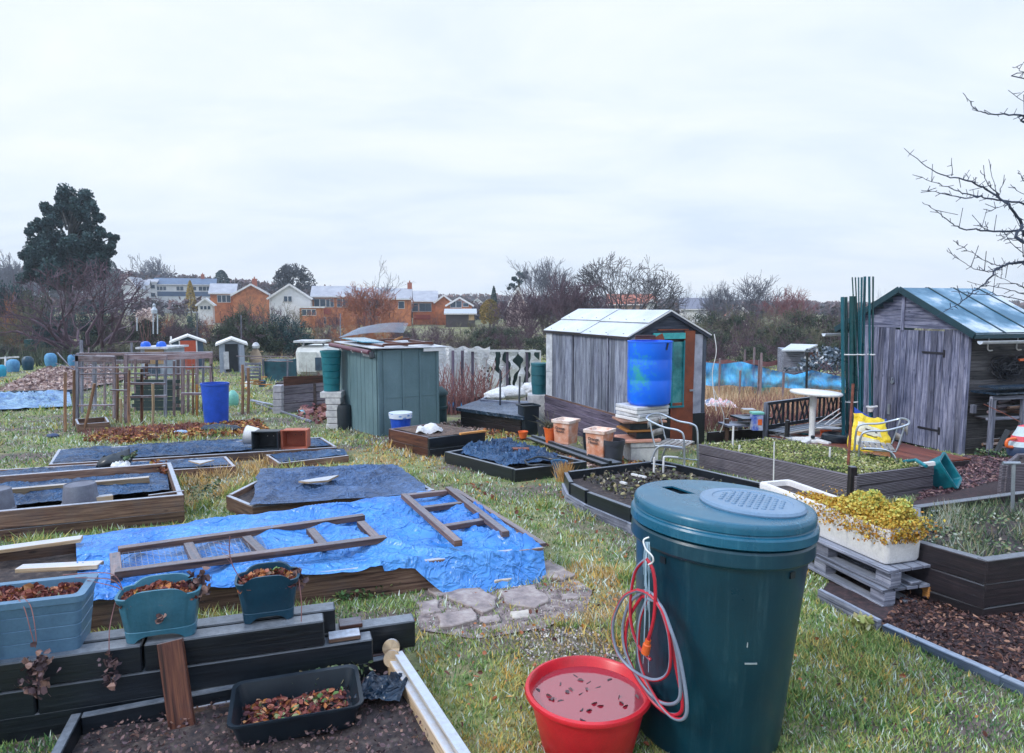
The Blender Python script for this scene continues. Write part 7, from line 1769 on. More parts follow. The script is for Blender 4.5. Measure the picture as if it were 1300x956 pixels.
c = G(275, 539); r1 = 17.5 * c.y / 867; h_ = D(275, 486, c.y).z - c.z; t = thing('tall_blue_bin', 'tall bright blue tapered bin beside the fruit cage', 'bin', c)
mb = MB(); mb.lathe([(0, 0), (r1 * .84, 0), (r1 * .98, h_ - .05), (r1 * 1.02, h_ - .04), (r1 * 1.02, h_), (r1 * .93, h_), (r1 * .8, .05), (0, .05)], c=c, n=32, sy=.8); build(mb, 'bin_body', BLUEBIN, parent=t, smooth=True, ang=30)
mb = MB(); c2 = G(296, 515); mb.lathe([(0, 0), (.12, .0), (.15, .12), (.15, .28), (.1, .36), (.05, .42), (0, .42)], c=c2, n=16); single(mb, 'aqua_container', AQUA, 'pale aqua container behind the tall blue bin', 'container', smooth=True)
mb = MB(); mb.beam(G(100, 545, .07), G(138, 542, .07), .04, .20); mb.beam(G(100, 545, .07), G(97, 538, .07), .04, .2); mb.beam(G(138, 542, .07), G(134, 535, .07), .04, .2); mb.beam(G(97, 538, .07), G(134, 535, .07), .04, .2); single(mb, 'small_plank_box', W_BROWN, 'small plank box standing on the grass at the foot of the cage', 'planter box', bevel=.004)
blades('dark_bean_rows', [G(100, 553), G(250, 541), G(270, 548), G(150, 558)], 900, BRAMBLE, .05, .2)
litter('leaf_litter', [G(105, 560), G(135, 548), G(330, 536), G(345, 552), G(260, 556), G(130, 566)], 3600, LITTER, .07, dz=.01, lift=.07)
bulk('dark_cloth', 'dark blue cloth bundle on the leaves before the tall blue bin', G(280, 549), .38, .2, .16, TARPBLK, cat='cloth', seed=9, sq=1)
bulk('blue_bag', 'small light blue plastic bag in the leaf litter', G(229, 552), .13, .1, .09, pm('light_blue_bag', (.35, .5, .75)), cat='bag', seed=11, sq=1)
bulk('blue_bag', 'dark blue bag lying alone on the frosty grass', G(67, 556), .11, .08, .08, pm('navy_bag', (.03, .06, .15)), cat='bag', seed=13, sq=1)
# woodchip plot and blue sheeting far left
patch('woodchip_plot', [G(0, 499), G(95, 500), G(165, 482), G(140, 466), G(60, 468), G(10, 490)], pm('pale_woodchip', (.32, .22, .2), rough=.9, scale=8, bump=1, stops=[(.3, (.12, .09, .10)), (.5, (.28, .2, .19)), (.7, (.48, .37, .33))]), dz=.03, amp=.06)
litter('wood_chippings', [G(0, 499), G(95, 500), G(165, 482), G(140, 466), G(60, 468), G(10, 490)], 2600, WCHIP, .16, dz=.06, lift=.06)
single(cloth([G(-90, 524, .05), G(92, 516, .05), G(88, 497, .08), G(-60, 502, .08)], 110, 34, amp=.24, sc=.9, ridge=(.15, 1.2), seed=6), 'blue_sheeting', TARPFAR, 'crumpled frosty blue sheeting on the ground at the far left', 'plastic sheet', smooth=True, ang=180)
mb = MB(); mb.beam(G(10, 499, .1), G(92, 497, .12), .12, .12); single(mb, 'dark_roll', TARPBLK, 'dark roll along the back of the frosty blue sheeting', 'roll')
for k, (px, yb, yt, r_, m, lab) in enumerate(((17, 472, 456, 7.5, 'b', 'rounded blue water drum at the far left edge, under the dark canopy'), (3, 478, 463, 5, 't', 'bright teal drum cut by the left picture edge'), (36, 470, 452, 6.5, 'd', 'dark green compost bin between the blue drums'), (65, 466, 448, 7, 'b', 'round-topped blue drum standing alone by the hedge'), (92, 466, 450, 5, 'b', 'blue drum by the left post of the fruit cage'))):
 b = G(px, yb); h_ = D(px, yt, b.y).z - b.z; rr = r_ * b.y / 867; t = thing('water_drum' if m != 'd' else 'compost_bin', lab, 'drum' if m != 'd' else 'compost bin', b)
 mb = MB(); mb.lathe([(0, 0), (rr * .8, 0), (rr * .97, h_ * .35), (rr, h_ * .6), (rr * .92, h_ * .8), (rr * .6, h_ * .96), (0, h_)], c=b, n=20); build(mb, 'drum_body', {'b': pm('frosty_blue_plastic', (.10, .32, .55), (.05, .2, .42)), 't': pm('bright_teal', (.02, .35, .55)), 'd': PLANTDARK}[m], parent=t, smooth=True)
t, b, w_, z1 = boxthing('green_barrel_rack', 'dark green upright container behind the dark compost bin', 'container', 32, 43, 456, 431, .5, GREENPOLE)
mb = MB(); a = D(-5, 455, 33); b = D(24, 453, 33); mb.beam(a, b, .05, .08); mb.beam(G(7, 470), D(7, 453, 33), .06, .06, up=(0, 1, 0)); single(mb, 'white_rail_fence', DIRTYW, 'white rail on a post at the far left edge', 'rail')
mb = MB(); b = G(104, 470); mb.beam(b, D(103, 432, b.y), .12, .1, up=(0, 1, 0)); single(mb, 'tall_grey_post', W_GREY, 'tall grey post behind the left corner of the fruit cage', 'post')
mb = MB(); b = G(167, 470); mb.beam(b, D(167, 435, b.y), .08, .06, up=(0, 1, 0)); single(mb, 'tall_grey_post', W_GREY, 'thinner grey post behind the middle of the fruit cage', 'post')
mb = MB()
for k in range(36):
 a = D(rnd.uniform(92, 150), rnd.uniform(452, 478), 30 + rnd.random() * 3); a.z = max(a.z, gz(a.x, a.y)); mb.beam(a, a + V((rnd.uniform(-1.2, 1.2), rnd.uniform(-.5, .5), rnd.uniform(-.3, .9))), .05, .03)
single(mb, 'scrap_timber_heap', W_CAGE, 'heap of scrap timber poles behind the left bay of the cage', 'timber heap', kind='stuff')
blades('frosty_undergrowth', [G(-40, 470), G(140, 462), G(330, 458), G(330, 449), G(-40, 451)], 4200, OLIVEM, .3, 1.0, w_=.04)
# ---- small huts behind
t, b, w_, z1 = boxthing('yellow_hut', 'small yellow boarded hut carrying two blue drums on its flat roof', 'hut', 180, 213, 478, 443, 1.6, GREYSHED)
Yh = b.y
mb = MB(); mb.beam(D(184, 474, Yh - .03), D(184, 446, Yh - .03), .02, .02, up=(0, 1, 0)); mb.box((b.x + .05, Yh - .03, (D(196, 462, Yh).z + z1) / 2), (w_ * .72, .05, z1 - D(196, 462, Yh).z)); build(mb, 'yellow_boards', W_OCHRE, parent=t)
mb = MB(); mb.box((b.x, Yh + .8, z1 + .04), (w_ + .25, 1.9, .08)); build(mb, 'roof', DIRTYW, parent=t)
mb = MB(); mb.box((b.x - .1, Yh - .05, D(196, 473, Yh).z), (.7, .05, .45)); build(mb, 'window', GLASSD, parent=t)
for x, l_ in ((185, 'royal blue drum on the hut roof, left one'), (205, 'royal blue drum on the hut roof, right one')):
 p = D(x, 441, Yh + .4); p.z = z1 + .08; mb = MB(); r_ = 6 * Yh / 867; mb.lathe([(0, 0), (r_, 0), (r_, r_ * .5), (r_ * .7, r_ * 1.0), (0, r_ * 1.15)], c=p, n=18)
 t = thing('blue_drum', l_, 'drum', p); build(mb, 'drum_body', BLUEBAR, parent=t, smooth=True)
def smallshed(name, label, px0, px1, yb, ye, yr, Y, dep, wallm, roofm, extra):
 b = D((px0 + px1) / 2, yb, Y); b.z = gz(b.x, b.y); t = thing(name, label, 'shed', b); x0, x1 = D(px0, ye, Y).x, D(px1, ye, Y).x; z_e, z_r = D(px0, ye, Y).z, D((px0 + px1) / 2, yr, Y).z
 mb = MB(); xm = (x0 + x1) / 2; mb.prism([V((x0, Y, b.z)), V((x1, Y, b.z)), V((x1, Y, z_e)), V((xm, Y, z_r)), V((x0, Y, z_e))], (0, dep, 0)); build(mb, 'wall', wallm, parent=t)
 for s in (-1, 1):
  xe = x0 - .15 if s < 0 else x1 + .15; k = (z_r - z_e) / ((x1 - x0) / 2); mb = MB(); zz_ = z_e - k * .15 + .02
  mb.prism([V((xe, Y - .12, zz_)), V((xm, Y - .12, z_r + .02)), V((xm, Y - .12, z_r + .10)), V((xe, Y - .12, zz_ + .08))], (0, dep + .25, 0)); build(mb, 'roof', roofm, parent=t)
 extra(t, b, x0, x1, z_e, z_r, Y); t.rotation_euler[2] = math.asin(-b.x / b.length); return t
def ex1(t, b, x0, x1, ze_, zr_, Y):
 w_ = x1 - x0; mb = MB(); mb.box(((x0 + x1) / 2, Y - .03, (b.z + ze_ + .1) / 2), (w_ * .52, .06, ze_ + .1 - b.z)); d_ = build(mb, 'door', REDDOOR, parent=t)
 for x in (-.28, .28):
  mb = MB(); mb.box(((x0 + x1) / 2 + w_ * x, Y - .05, (b.z + ze_ + .1) / 2), (.06, .06, ze_ + .1 - b.z)); build(mb, 'door_jamb', WHITEP, parent=d_)
smallshed('blue_shed', 'slate blue shed with an orange red door and white roof edge', 221, 256, 462, 435, 428, 33, 2.0, BLUESHED, WHITEP, ex1)
def ex2(t, b, x0, x1, ze_, zr_, Y):
 w_ = x1 - x0; mb = MB(); mb.box(((x0 + x1) / 2 - .02, Y - .02, (b.z + ze_) / 2 + .05), (w_ * .5, .05, ze_ - b.z)); build(mb, 'dark_doorway', pm('dark_interior', (.012, .02, .03)), parent=t)
 mb = MB(); mb.box((x1 - w_ * .12, Y - .05, (b.z + ze_) / 2), (w_ * .2, .06, ze_ - b.z)); build(mb, 'open_door', GREYSHED, parent=t)
 mb = MB(); mb.box(((x0 + x1) / 2 - .25, Y - .08, b.z + (ze_ - b.z) * .45), (.22, .05, .8)); build(mb, 'pale_hanging_sheet', DIRTYW, parent=t)
smallshed('grey_shed', 'pale grey blue shed with its door open, right of the blue shed', 279, 309, 466, 438, 432, 31, 2.2, GREYSHED, WHITEP, ex2)
mb = MB(); b = G(217, 468); mb.beam(b, D(217, 427, b.y), .06, .06, up=(0, 1, 0)); single(mb, 'white_pole', WHITEP, 'thin white pole at the left wall of the blue shed', 'pole')
t = thing('scarecrow', 'pale scarecrow figure of cloth on a stick right of the grey shed', 'scarecrow', G(325, 470))
Yk = G(325, 470).y; mb = MB(); mb.tube([G(325, 470), D(325, 441, Yk)], .04, n=6); mb.beam(D(316, 447, Yk), D(334, 446, Yk), .05, .05); build(mb, 'stick', W_PALE, parent=t)
mb = MB(); mb.lathe([(0, 0), (.16, .08), (.18, .2), (.1, .33), (0, .36)], c=D(325, 444, Yk), n=12); build(mb, 'head', DIRTYW, parent=t, smooth=True)
mb = MB(); mb.lathe([(.3, 0), (.32, .3), (.2, .6), (.1, .75)], c=D(325, 462, Yk), n=10, sy=.4); build(mb, 'coat', pm('tan_cloth', (.5, .38, .28)), parent=t, smooth=True)
# netted frame, pallet compost bay, caravan-like white hut
t = thing('netted_frame', 'dark blue green netted vegetable frame with pale posts', 'netted frame', G(345, 480))
Yn = G(345, 484).y
for x in (334, 365):
 mb = MB(); mb.beam(D(x, 487, Yn), D(x, 456, Yn), .06, .06, up=(0, 1, 0)); build(mb, 'post', W_GREY, parent=t)
mb = MB(); mb.box((D(350, 470, Yn).x, Yn + .6, (D(350, 484, Yn).z + D(350, 458, Yn).z) / 2), (30 * Yn / 867, 1.1, D(350, 458, Yn).z - D(350, 484, Yn).z)); build(mb, 'netting', pm('blue_green_net', (.015, .10, .14), (.01, .05, .08), scale=4, rough=.7), parent=t)
for y_ in (452, 455, 458):
 mb = MB(); mb.beam(D(300 + (y_ - 452) * 6, y_, Yn - .2), D(372, y_ + 1, Yn - .2), .03, .03); build(mb, 'rail', W_CAGE, parent=t)
t = thing('pallet_rack', 'grey slatted pallet fence between the grey shed and the netted frame', 'pallet fence', G(322, 482))
for i in range(5):
 mb = MB(); mb.beam(D(311, 462 + 4.2 * i, 21.5), D(331, 462 + 4.2 * i, 21.5), .03, .07); build(mb, 'slat', W_GREY, parent=t)
for x in (312, 330):
 mb = MB(); mb.beam(D(x, 484, 21.55), D(x, 460, 21.55), .06, .03, up=(0, 1, 0)); build(mb, 'upright', W_GREY, parent=t)
for k, (px, py, r_, m, l_, c_) in enumerate(((322, 494, .22, 'pm', 'orange painted crate heap on the path behind the mossy stakes', 'crate'), (333, 489, .12, 'g', 'small dark teal pot behind the mossy stakes', 'pot'), (315, 490, .10, 'w', 'tiny bright green and white bottle by the mossy stakes', 'bottle'))):
 c = G(px, py + 2); mb = MB()
 if m == 'pm':
  for j in range(9): mb.beam(c + V((rnd.uniform(-.4, .4), rnd.uniform(-.2, .2), .05 + .05 * j)), c + V((rnd.uniform(-.5, .6), rnd.uniform(-.2, .2), .05 + .05 * j)), .07, .03)
  single(mb, 'orange_timber_heap', W_ORANGE, 'heap of orange timber offcuts behind the mossy stakes', 'timber heap')
 else:
  mb.lathe([(0, 0), (r_, 0), (r_ * 1.1, r_ * 1.8), (r_ * .5, r_ * 2.2), (0, r_ * 2.3)], c=c, n=12); single(mb, 'small_container', PLANTDARK if m == 'g' else WHITEP, l_, c_, smooth=True)
mb = MB(); mb.beam(G(318, 508, .1), G(352, 515, .06), .1, .03); mb.beam(G(325, 512, .05), G(395, 535, .05), .03, .04); single(mb, 'pale_path_board', W_GREY, 'pale board edging along the grass left of the compost bay', 'board')
t = thing('compost_bay', 'compost bay of grey concrete boards with a rusty brown top board', 'compost bay', G(385, 522))
Yq = G(360, 524).y
for i in range(3):
 mb = MB(); y0_ = 523 - 11.5 * i - 5.5; mb.beam(D(360, y0_ + 1, Yq), D(416, y0_ - 4, Yq + .5), .07, 11 * Yq / 867); build(mb, 'side_board', wood('grey_sleeper', (.36, .33, .38), (.22, .20, .25), (.08, .07, .10)), parent=t, bevel=.006)
mb = MB(); mb.beam(D(360, 484, Yq), D(416, 482, Yq + .5), .05, 12 * Yq / 867); build(mb, 'top_board', wood('rusty_brown_board', (.20, .08, .055), (.11, .05, .04)), parent=t, bevel=.004)
for i in range(4):
 mb = MB(); p = D(354.5, 520 - 9 * i, Yq - .05); mb.box(p, (11 * Yq / 867, .3, 8.6 * Yq / 867)); build(mb, 'corner_block', BRICKW, parent=t, bevel=.008)
mb = MB(); mb.beam(D(350, 500, Yq + .1), D(350, 523, Yq), .04, .3, up=(0, 1, 0)) if False else mb.box(D(385, 500, Yq + .9), (1.0, 1.2, .7)); build(mb, 'heap_inside', SOIL, parent=t)
blades('red_stems', [G(350, 470), G(412, 470), G(412, 478), G(352, 480)], 260, BRAMBLE, .4, 1.2, w_=.012)
bulk('blue_rubbish', 'bright blue plastic bag among red stems below the compost bay, the upper one', G(390, 517), .15, .1, .16, pm('vivid_blue_bag', (.03, .25, .8)), cat='bag', seed=21, sq=1)
bulk('blue_rubbish', 'pale blue plastic bag among red stems below the compost bay, the lower one', G(388, 526), .2, .12, .14, pm('pale_blue_bag', (.25, .55, .75)), cat='bag', seed=22, sq=1)
litter('rubble', [G(375, 530), G(395, 515), G(418, 518), G(425, 536), G(405, 540)], 340, BRAMBLE, .14, lift=.18)
t, b, w_, z1 = boxthing('white_hut', 'small white rounded hut or caravan behind the compost bay', 'hut', 374, 418, 478, 440, 2.4, pm('cream_white_panel', (.72, .74, .74), (.58, .62, .64), scale=1.5), bevel=.25, Y=None)
Yw = b.y
mb = MB(); mb.box((D(391, 458, Yw).x, Yw - .03, (D(391, 472, Yw).z + D(391, 447, Yw).z) / 2), (.75, .06, (472 - 447) * Yw / 867)); d_ = build(mb, 'door', pm('cream_door', (.62, .66, .66)), parent=t)
mb = MB(); mb.box((D(407, 462, Yw).x, Yw - .05, D(407, 462, Yw).z), (.42, .06, .55)); build(mb, 'dark_window', GLASSD, parent=t)
mb = MB(); a, b2 = D(378, 433, Yw + .6), D(416, 433, Yw + .6); mb.beam(a, b2, 1.2, .08); mb.beam(D(384, 441, Yw + 1), a + V((.3, 0, 0)), .06, .06, up=(0, 1, 0)); mb.beam(D(411, 441, Yw + 1), b2 + V((-.2, 0, 0)), .06, .06, up=(0, 1, 0)); single(mb, 'flat_canopy', DIRTYW, 'flat grey white canopy board raised above the white hut', 'canopy')
# ============================================================ HOUSES
def house(name, label, x0, x1, yb, ye, yr, Y, dep, wallm, roofm, kind='side', rot=0, wins=(), chim=(), gabm=None, z0=None, ext=2.5, bands=()):
 """x0..x1, ye (eave) and yr (ridge) are read off the view; the house stands at distance Y on the ground"""
 pl, pr = D(x0, ye, Y), D(x1, ye, Y); W_ = (pr - pl).length; zE_ = pl.z; zR_ = D((x0 + x1) / 2, yr, Y + (dep / 2 if kind == 'side' else 0)).z
 cx_ = (pl.x + pr.x) / 2; zb_ = gz(cx_, Y) - .3
 t = thing(name, label, 'house', (cx_, Y, zb_), rz=R(rot) + .8 * math.asin(-cx_ / math.hypot(cx_, Y)))
 mb = MB(); w_ = W_ / 2
 mb.box((0, dep / 2, (zE_ - zb_) / 2), (W_, dep, zE_ - zb_)); build(mb, 'wall', wallm, parent=t, local=True)
 hz = zE_ - zb_; hr = zR_ - zb_; ov_ = .35; th = .14
 if kind == 'side':
  mb = MB()
  for s in (-1, 1): mb.prism([V((s * w_, 0, hz)), V((s * w_, dep, hz)), V((s * w_, dep / 2, hr))], (-s * .1, 0, 0))
  build(mb, 'gable', gabm or wallm, parent=t, local=True)
  k = (hr - hz) / (dep / 2); mb = MB()
  for s, y0, y1 in ((1, -ov_, dep / 2), (-1, dep + ov_, dep / 2)):
   mb.prism([V((-w_ - .3, y0, hz - k * ov_)), V((w_ + .3, y0, hz - k * ov_)), V((w_ + .3, y1, hr)), V((-w_ - .3, y1, hr))], (0, 0, th))
  rf = build(mb, 'roof', roofm, parent=t, local=True)
  mb = MB(); mb.box((0, -ov_ - .02, hz - k * ov_ + .02), (W_ + .6, .06, .18)); build(mb, 'fascia', UPVC, parent=rf, local=True)
 elif kind == 'gable':
  mb = MB(); mb.prism([V((-w_, 0, hz)), V((w_, 0, hz)), V((0, 0, hr))], (0, .1, 0)); build(mb, 'gable', gabm or wallm, parent=t, local=True)
  k = (hr - hz) / w_; mb = MB()
  for s in (-1, 1):
   a = V((s * (w_ + ov_), -ov_, hz - k * ov_)); b = V((0, -ov_, hr)); mb.prism([a, b, b + V((0, 0, th)), a + V((0, 0, th))], (0, dep + 2 * ov_, 0))
  rf = build(mb, 'roof', roofm, parent=t, local=True); mb = MB()
  for s in (-1, 1):
   a = V((s * (w_ + ov_), -ov_ - .06, hz - k * ov_)); b = V((0, -ov_ - .06, hr)); mb.beam(a, b, .05, .30)
  build(mb, 'fascia', UPVC, parent=rf, local=True)
 else:
  mb = MB(); mb.box((0, dep / 2, hz + .12), (W_ + .5, dep + .5, .24)); rf = build(mb, 'roof', roofm, parent=t, local=True)
 if chim:
  for cx in chim:
   mb = MB(); xx = (cx - .5) * W_; mb.box((xx, dep / 2, hr + .4), (.8, .6, 1.5)); mb.lathe([(.12, 0), (.1, .4)], c=(xx, dep / 2, hr + 1.1), n=8); build(mb, 'chimney', ROOFOR, parent=rf, local=True)
 for (u, v, ww, wh) in wins:
  xx = (u - .5) * W_; z_ = hz - v;
  mb = MB(); mb.box((xx, -.03, z_), (ww, .10, wh)); f = build(mb, 'window', UPVC, parent=t, local=True)
  mb = MB(); n = max(1, round(ww / .8))
  for i in range(n): mb.box((xx - ww / 2 + ww * (i + .5) / n, -.07, z_), (ww / n - .12, .06, wh - .16))
  build(mb, 'pane', GLASSD, parent=f, local=True)
 for (u, v, ww, wh, m_) in bands:
  mb = MB(); mb.box(((u - .5) * W_, -.02, hz - v), (ww, .07, wh)); build(mb, 'wall_panel', m_, parent=t, local=True)
 return t
house('brick_house', 'orange brick house with a grey roof and one wide window, left of the white gable', 268, 297, 395, 372, 361, 120, 8, BRICK, SLATE, 'side', wins=((.55, 1.0, 2.2, 1.3),), z0=0)
house('brick_house', 'orange brick gable house adjoining the wide windowed one, left of the white gable', 297, 341, 395, 374, 361, 119, 9, BRICK, SLATE, 'gable', chim=(.55,))
house('white_gable_house', 'broad white gabled house between the orange brick houses', 343, 393, 398, 378, 361, 112, 9, RENDER, SLATEB, 'gable', wins=((.45, .2, 1.3, 1.0),))
house('brick_terrace_house', 'orange brick terrace house with a long grey roof behind the red twigged tree', 397, 449, 400, 376, 364, 122, 8, BRICK, SLATE, 'side', wins=((.18, 1.2, 2.0, 1.5), (.42, 1.2, 1.4, 1.5), (.72, 1.2, 2.0, 1.5), (.18, 4.3, 2.0, 1.3)), bands=((.25, 2.7, 2.6, 1.0, BRICKR),))
house('brick_terrace_house', 'orange brick terrace section directly behind the bare tree trunk', 450, 492, 401, 378, 366, 126, 8, BRICK, SLATE, 'side', wins=((.3, 1.2, 2.4, 1.5), (.75, 1.2, 1.6, 1.5), (.6, 4.1, 2.2, 1.3)), bands=((.5, 2.9, 3, 1.0, BRICKR),))
house('brick_annex', 'low brick annex with a flat pale roof before the white gabled house', 381, 409, 402, 391, 391, 108, 4, BRICK, UPVC, 'flat', wins=((.4, .7, 2.2, 1.0),))
house('brick_house', 'orange brick house with one small window and grey roof, right of the red tree', 495, 521, 401, 379, 367, 118, 8, BRICK, SLATE, 'side', wins=((.55, 1.1, 1.1, 1.3),), chim=(.95,))
house('brick_house', 'orange brick house with three tall windows under a wide grey roof', 524, 554, 400, 382, 370, 128, 9, BRICK, SLATE, 'side', wins=((.1, 1.2, 1.2, 1.6), (.4, 1.2, 1.2, 1.6), (.65, 1.2, 1.2, 1.6)), bands=((.4, 3.0, 3, .9, BRICKR),))
house('brick_house', 'narrow orange gable house between the wide grey roof and the front gable', 553, 574, 400, 383, 375, 126, 9, BRICK, SLATE, 'gable')
house('brick_house', 'orange and pink gabled house with a dark wide window above a pale lean-to', 568, 599, 402, 387, 378, 118, 9, BRICK, SLATE, 'gable', gabm=pm('pinkish_wall', (.55, .26, .24), rough=.8), wins=((.35, -.1, 2.0, 1.2), (.75, .0, 1.0, .7)))
house('lean_to_extension', 'pale grey lean-to with a carport before the gabled house', 566, 603, 409, 398, 393, 112, 5, pm('dark_carport', (.06, .05, .06)), pm('pale_blue_grey_roof', (.48, .54, .62)), 'side', bands=((.88, .6, .9, 1.0, W_OCHRE),))
house('white_hill_house', 'white house with a frosted roof on the left hillside beside the bare tree', 157, 172, 384, 364, 352, 150, 7, RENDER, SLATE, 'gable', rot=-14)
house('white_hill_house', 'small white house stepping down behind the left hillside house', 174, 187, 382, 362, 356, 156, 6, RENDER, SLATE, 'side', wins=((.4, 1.0, 1.6, 1.2),))
house('white_hill_house', 'white flat fronted house left of the slate row', 188, 198, 380, 358, 355, 162, 8, RENDER, SLATE, 'side', wins=((.5, 1.1, 1.2, 1), (.5, 3, 1.2, 1)))
house('slate_terrace', 'long terrace with a blue slate roof and white upper wall on the hillside', 199, 270, 378, 361, 354, 165, 8, RENDER, SLATEB, 'side', wins=((.12, 1.0, 2.2, 1.0), (.42, 1.0, 1.6, 1.1), (.62, 1.0, 1.8, 1.0), (.82, 1.0, 2.6, 1.1), (.93, 1.0, 1.2, 1.0)), bands=((.5, 2.3, 13.0, 1.1, SLATEB),), chim=(.78,))
house('conservatory', 'small white pointed conservatory below the left brick house', 252, 269, 396, 386, 379, 112, 4, UPVC, pm('pale_glass_roof', (.7, .75, .78)), 'gable', wins=((.25, .6, .5, .7), (.5, .6, .5, .7), (.75, .6, .5, .7)))
house('tall_gable_house', 'pinkish white steep gabled house hidden behind the purple bare trees', 643, 672, 400, 392, 365, 120, 10, pm('pinkish_render', (.58, .45, .45)), ROOFOR, 'gable')
house('orange_roof_house', 'long house with an orange tiled roof behind the spreading oak', 772, 832, 400, 386, 374, 130, 9, pm('tan_wall', (.4, .3, .27)), ROOFOR, 'side')
house('orange_roof_house', 'house with orange ridge and grey slope between the oak and the right hedge', 865, 902, 402, 392, 379, 135, 9, RENDER, pm('grey_orange_roof', (.17, .19, .25), (.14, .14, .2)), 'side')
house('white_dormer_house', 'tiny white dormer house at the right edge of the spreading oak', 822, 833, 396, 386, 380, 122, 6, RENDER, ROOFOR, 'gable')
house('white_dormer_house', 'white gable showing through the right hedge trees', 926, 951, 405, 399, 388, 90, 6, pm('cream_gable', (.7, .66, .62), (.5, .42, .4), scale=2), ROOFOR, 'gable')
for k, (x0, x1, ye, yr, Y, l_) in enumerate(((600, 612, 384, 379, 260, 'far white house under the ridge, left of a far pair'), (614, 624, 384, 380, 270, 'far white house under the ridge, right of a far pair'), (480, 508, 376, 371, 210, 'far long grey roofed house above the brick terrace'))):
 house('distant_house', l_, x0, x1, ye + 4, ye, yr, Y, 8, RENDER, SLATE, 'gable' if k < 2 else 'side')
# ============================================================ TREES
def grow(mb, p, d_, L, r_, depth, maxd, spread, up, nb, shrink=.76, wig=.22, seg=3, minr=.006, tips=None, m=0, flat=1.0, hull=None):
 pts = [p]; rs = [r_]; q = p; dd = d_.copy()
 for i in range(seg):
  dd = (dd + V((rnd.gauss(0, wig), rnd.gauss(0, wig), rnd.gauss(0, wig) + up * .12))).normalized()
  if hull:
   w_ = q - hull[0]; e_ = (w_.x / hull[1]) ** 2 + (w_.y / hull[1]) ** 2 + (w_.z / hull[2]) ** 2
   if e_ > 1 and i: break
   if e_ > 1: return
  q = q + dd * L / seg; pts.append(q); rs.append(max(minr, r_ * (1 - .38 * (i + 1) / seg)))
 n = 7 if depth == 0 else (5 if depth < 2 else 3)
 mb.tube(pts, rs, n=n, cap=False, m=m)
 if depth >= maxd:
  if tips is not None: tips.append(q)
  return
 k = nb if isinstance(nb, int) else rnd.choice(nb)
 for i in range(k):
  sp = spread * rnd.uniform(.6, 1.25); ax = dd.cross(V((rnd.gauss(0, 1), rnd.gauss(0, 1), rnd.gauss(0, 1) * flat))).normalized()
  nd = dd.copy(); nd.rotate(Matrix.Rotation(sp, 3, ax)); nd.z += up * .15; nd.normalize()
  j = rnd.choice(range(1, len(pts))) if i else len(pts) - 1
  grow(mb, pts[j], nd, L * shrink * rnd.uniform(.8, 1.15), rs[j] * (.78 if i == 0 else .62), depth + 1, maxd, spread, up, nb, shrink, wig, seg, minr, tips, m, flat, hull)
def fit(o_list, hgt, wid=None):
 """scale mesh data so the tree stands hgt tall (and wid wide), base at origin"""
 zs = []; xs = []
 for o in o_list:
  a = np.empty(len(o.data.vertices) * 3); o.data.vertices.foreach_get('co', a); a = a.reshape(-1, 3); zs += [np.percentile(a[:, 2], 99.6)]; xs += [np.percentile(a[:, 0], 1.2), np.percentile(a[:, 0], 98.8)]
 k = hgt / max(zs); kx = wid / (max(xs) - min(xs)) if wid else k
 for o in o_list:
  a = np.empty(len(o.data.vertices) * 3); o.data.vertices.foreach_get('co', a); a = a.reshape(-1, 3); a[:, 2] *= k; a[:, :2] *= kx
  o.data.vertices.foreach_set('co', a.ravel()); o.data.update()
def bare_tree(name, label, px, yt, Y, width_px, stems=1, maxd=6, spread=.5, up=.5, nb=(2, 3), trunk=.25, L=3.0, r0=.22, twig=TWIG, bark=BARK, minr=.012, lean=.0, wig=.2, shrink=.78, group=None, spreadout=.4, hull=None):
 b = D(px, 400, Y); b.z = gz(b.x, b.y); t = thing(name, label, 'tree', b, group=group)
 tk = MB(); cr = MB()
 for s in range(stems):
  a = 2 * math.pi * (s + rnd.random() * .5) / stems; d_ = V((math.cos(a) * spreadout if stems > 1 else lean, math.sin(a) * spreadout * .7 if stems > 1 else 0, 1)).normalized()
  p = V((0, 0, -.2)) + (V((math.cos(a), math.sin(a), 0)) * r0 * .5 if stems > 1 else V())
  pts = [p]; rs = [r0 * 1.25]; q = p; dd = d_
  for i in range(3):
   dd = (dd + V((rnd.gauss(0, .06), rnd.gauss(0, .06), 0))).normalized(); q = q + dd * (L * trunk); pts.append(q); rs.append(r0 * (1 - .1 * i))
  tk.tube(pts, rs, n=9, cap=False)
  kids = 4 if stems == 1 else 3
  for i in range(kids):
   an = 2 * math.pi * i / kids + rnd.random(); nd = (dd + V((math.cos(an), math.sin(an), 0)) * rnd.uniform(.5, 1.0) * spread * 1.4).normalized()
   grow(cr, q if i % 2 else pts[-2], nd, L, r0 * .6, 1, maxd, spread, up, nb, shrink, wig, minr=minr, hull=hull)
 a = build(tk, 'trunk', bark, parent=t, local=True, smooth=True); c = build(cr, 'crown', twig, parent=t, local=True)
 hgt = D(px, yt, Y).z - b.z; fit([a, c], hgt, width_px * Y / 867)
 return t
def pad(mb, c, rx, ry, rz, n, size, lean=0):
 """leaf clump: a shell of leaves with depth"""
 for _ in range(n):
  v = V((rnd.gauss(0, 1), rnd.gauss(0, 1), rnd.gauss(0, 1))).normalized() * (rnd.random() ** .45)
  mb.leaf(V(c) + V((v.x * rx, v.y * ry, v.z * rz)), size * rnd.uniform(.6, 1.4), val=min(1, max(0, .5 + .3 * v.z + rnd.gauss(0, .2))))
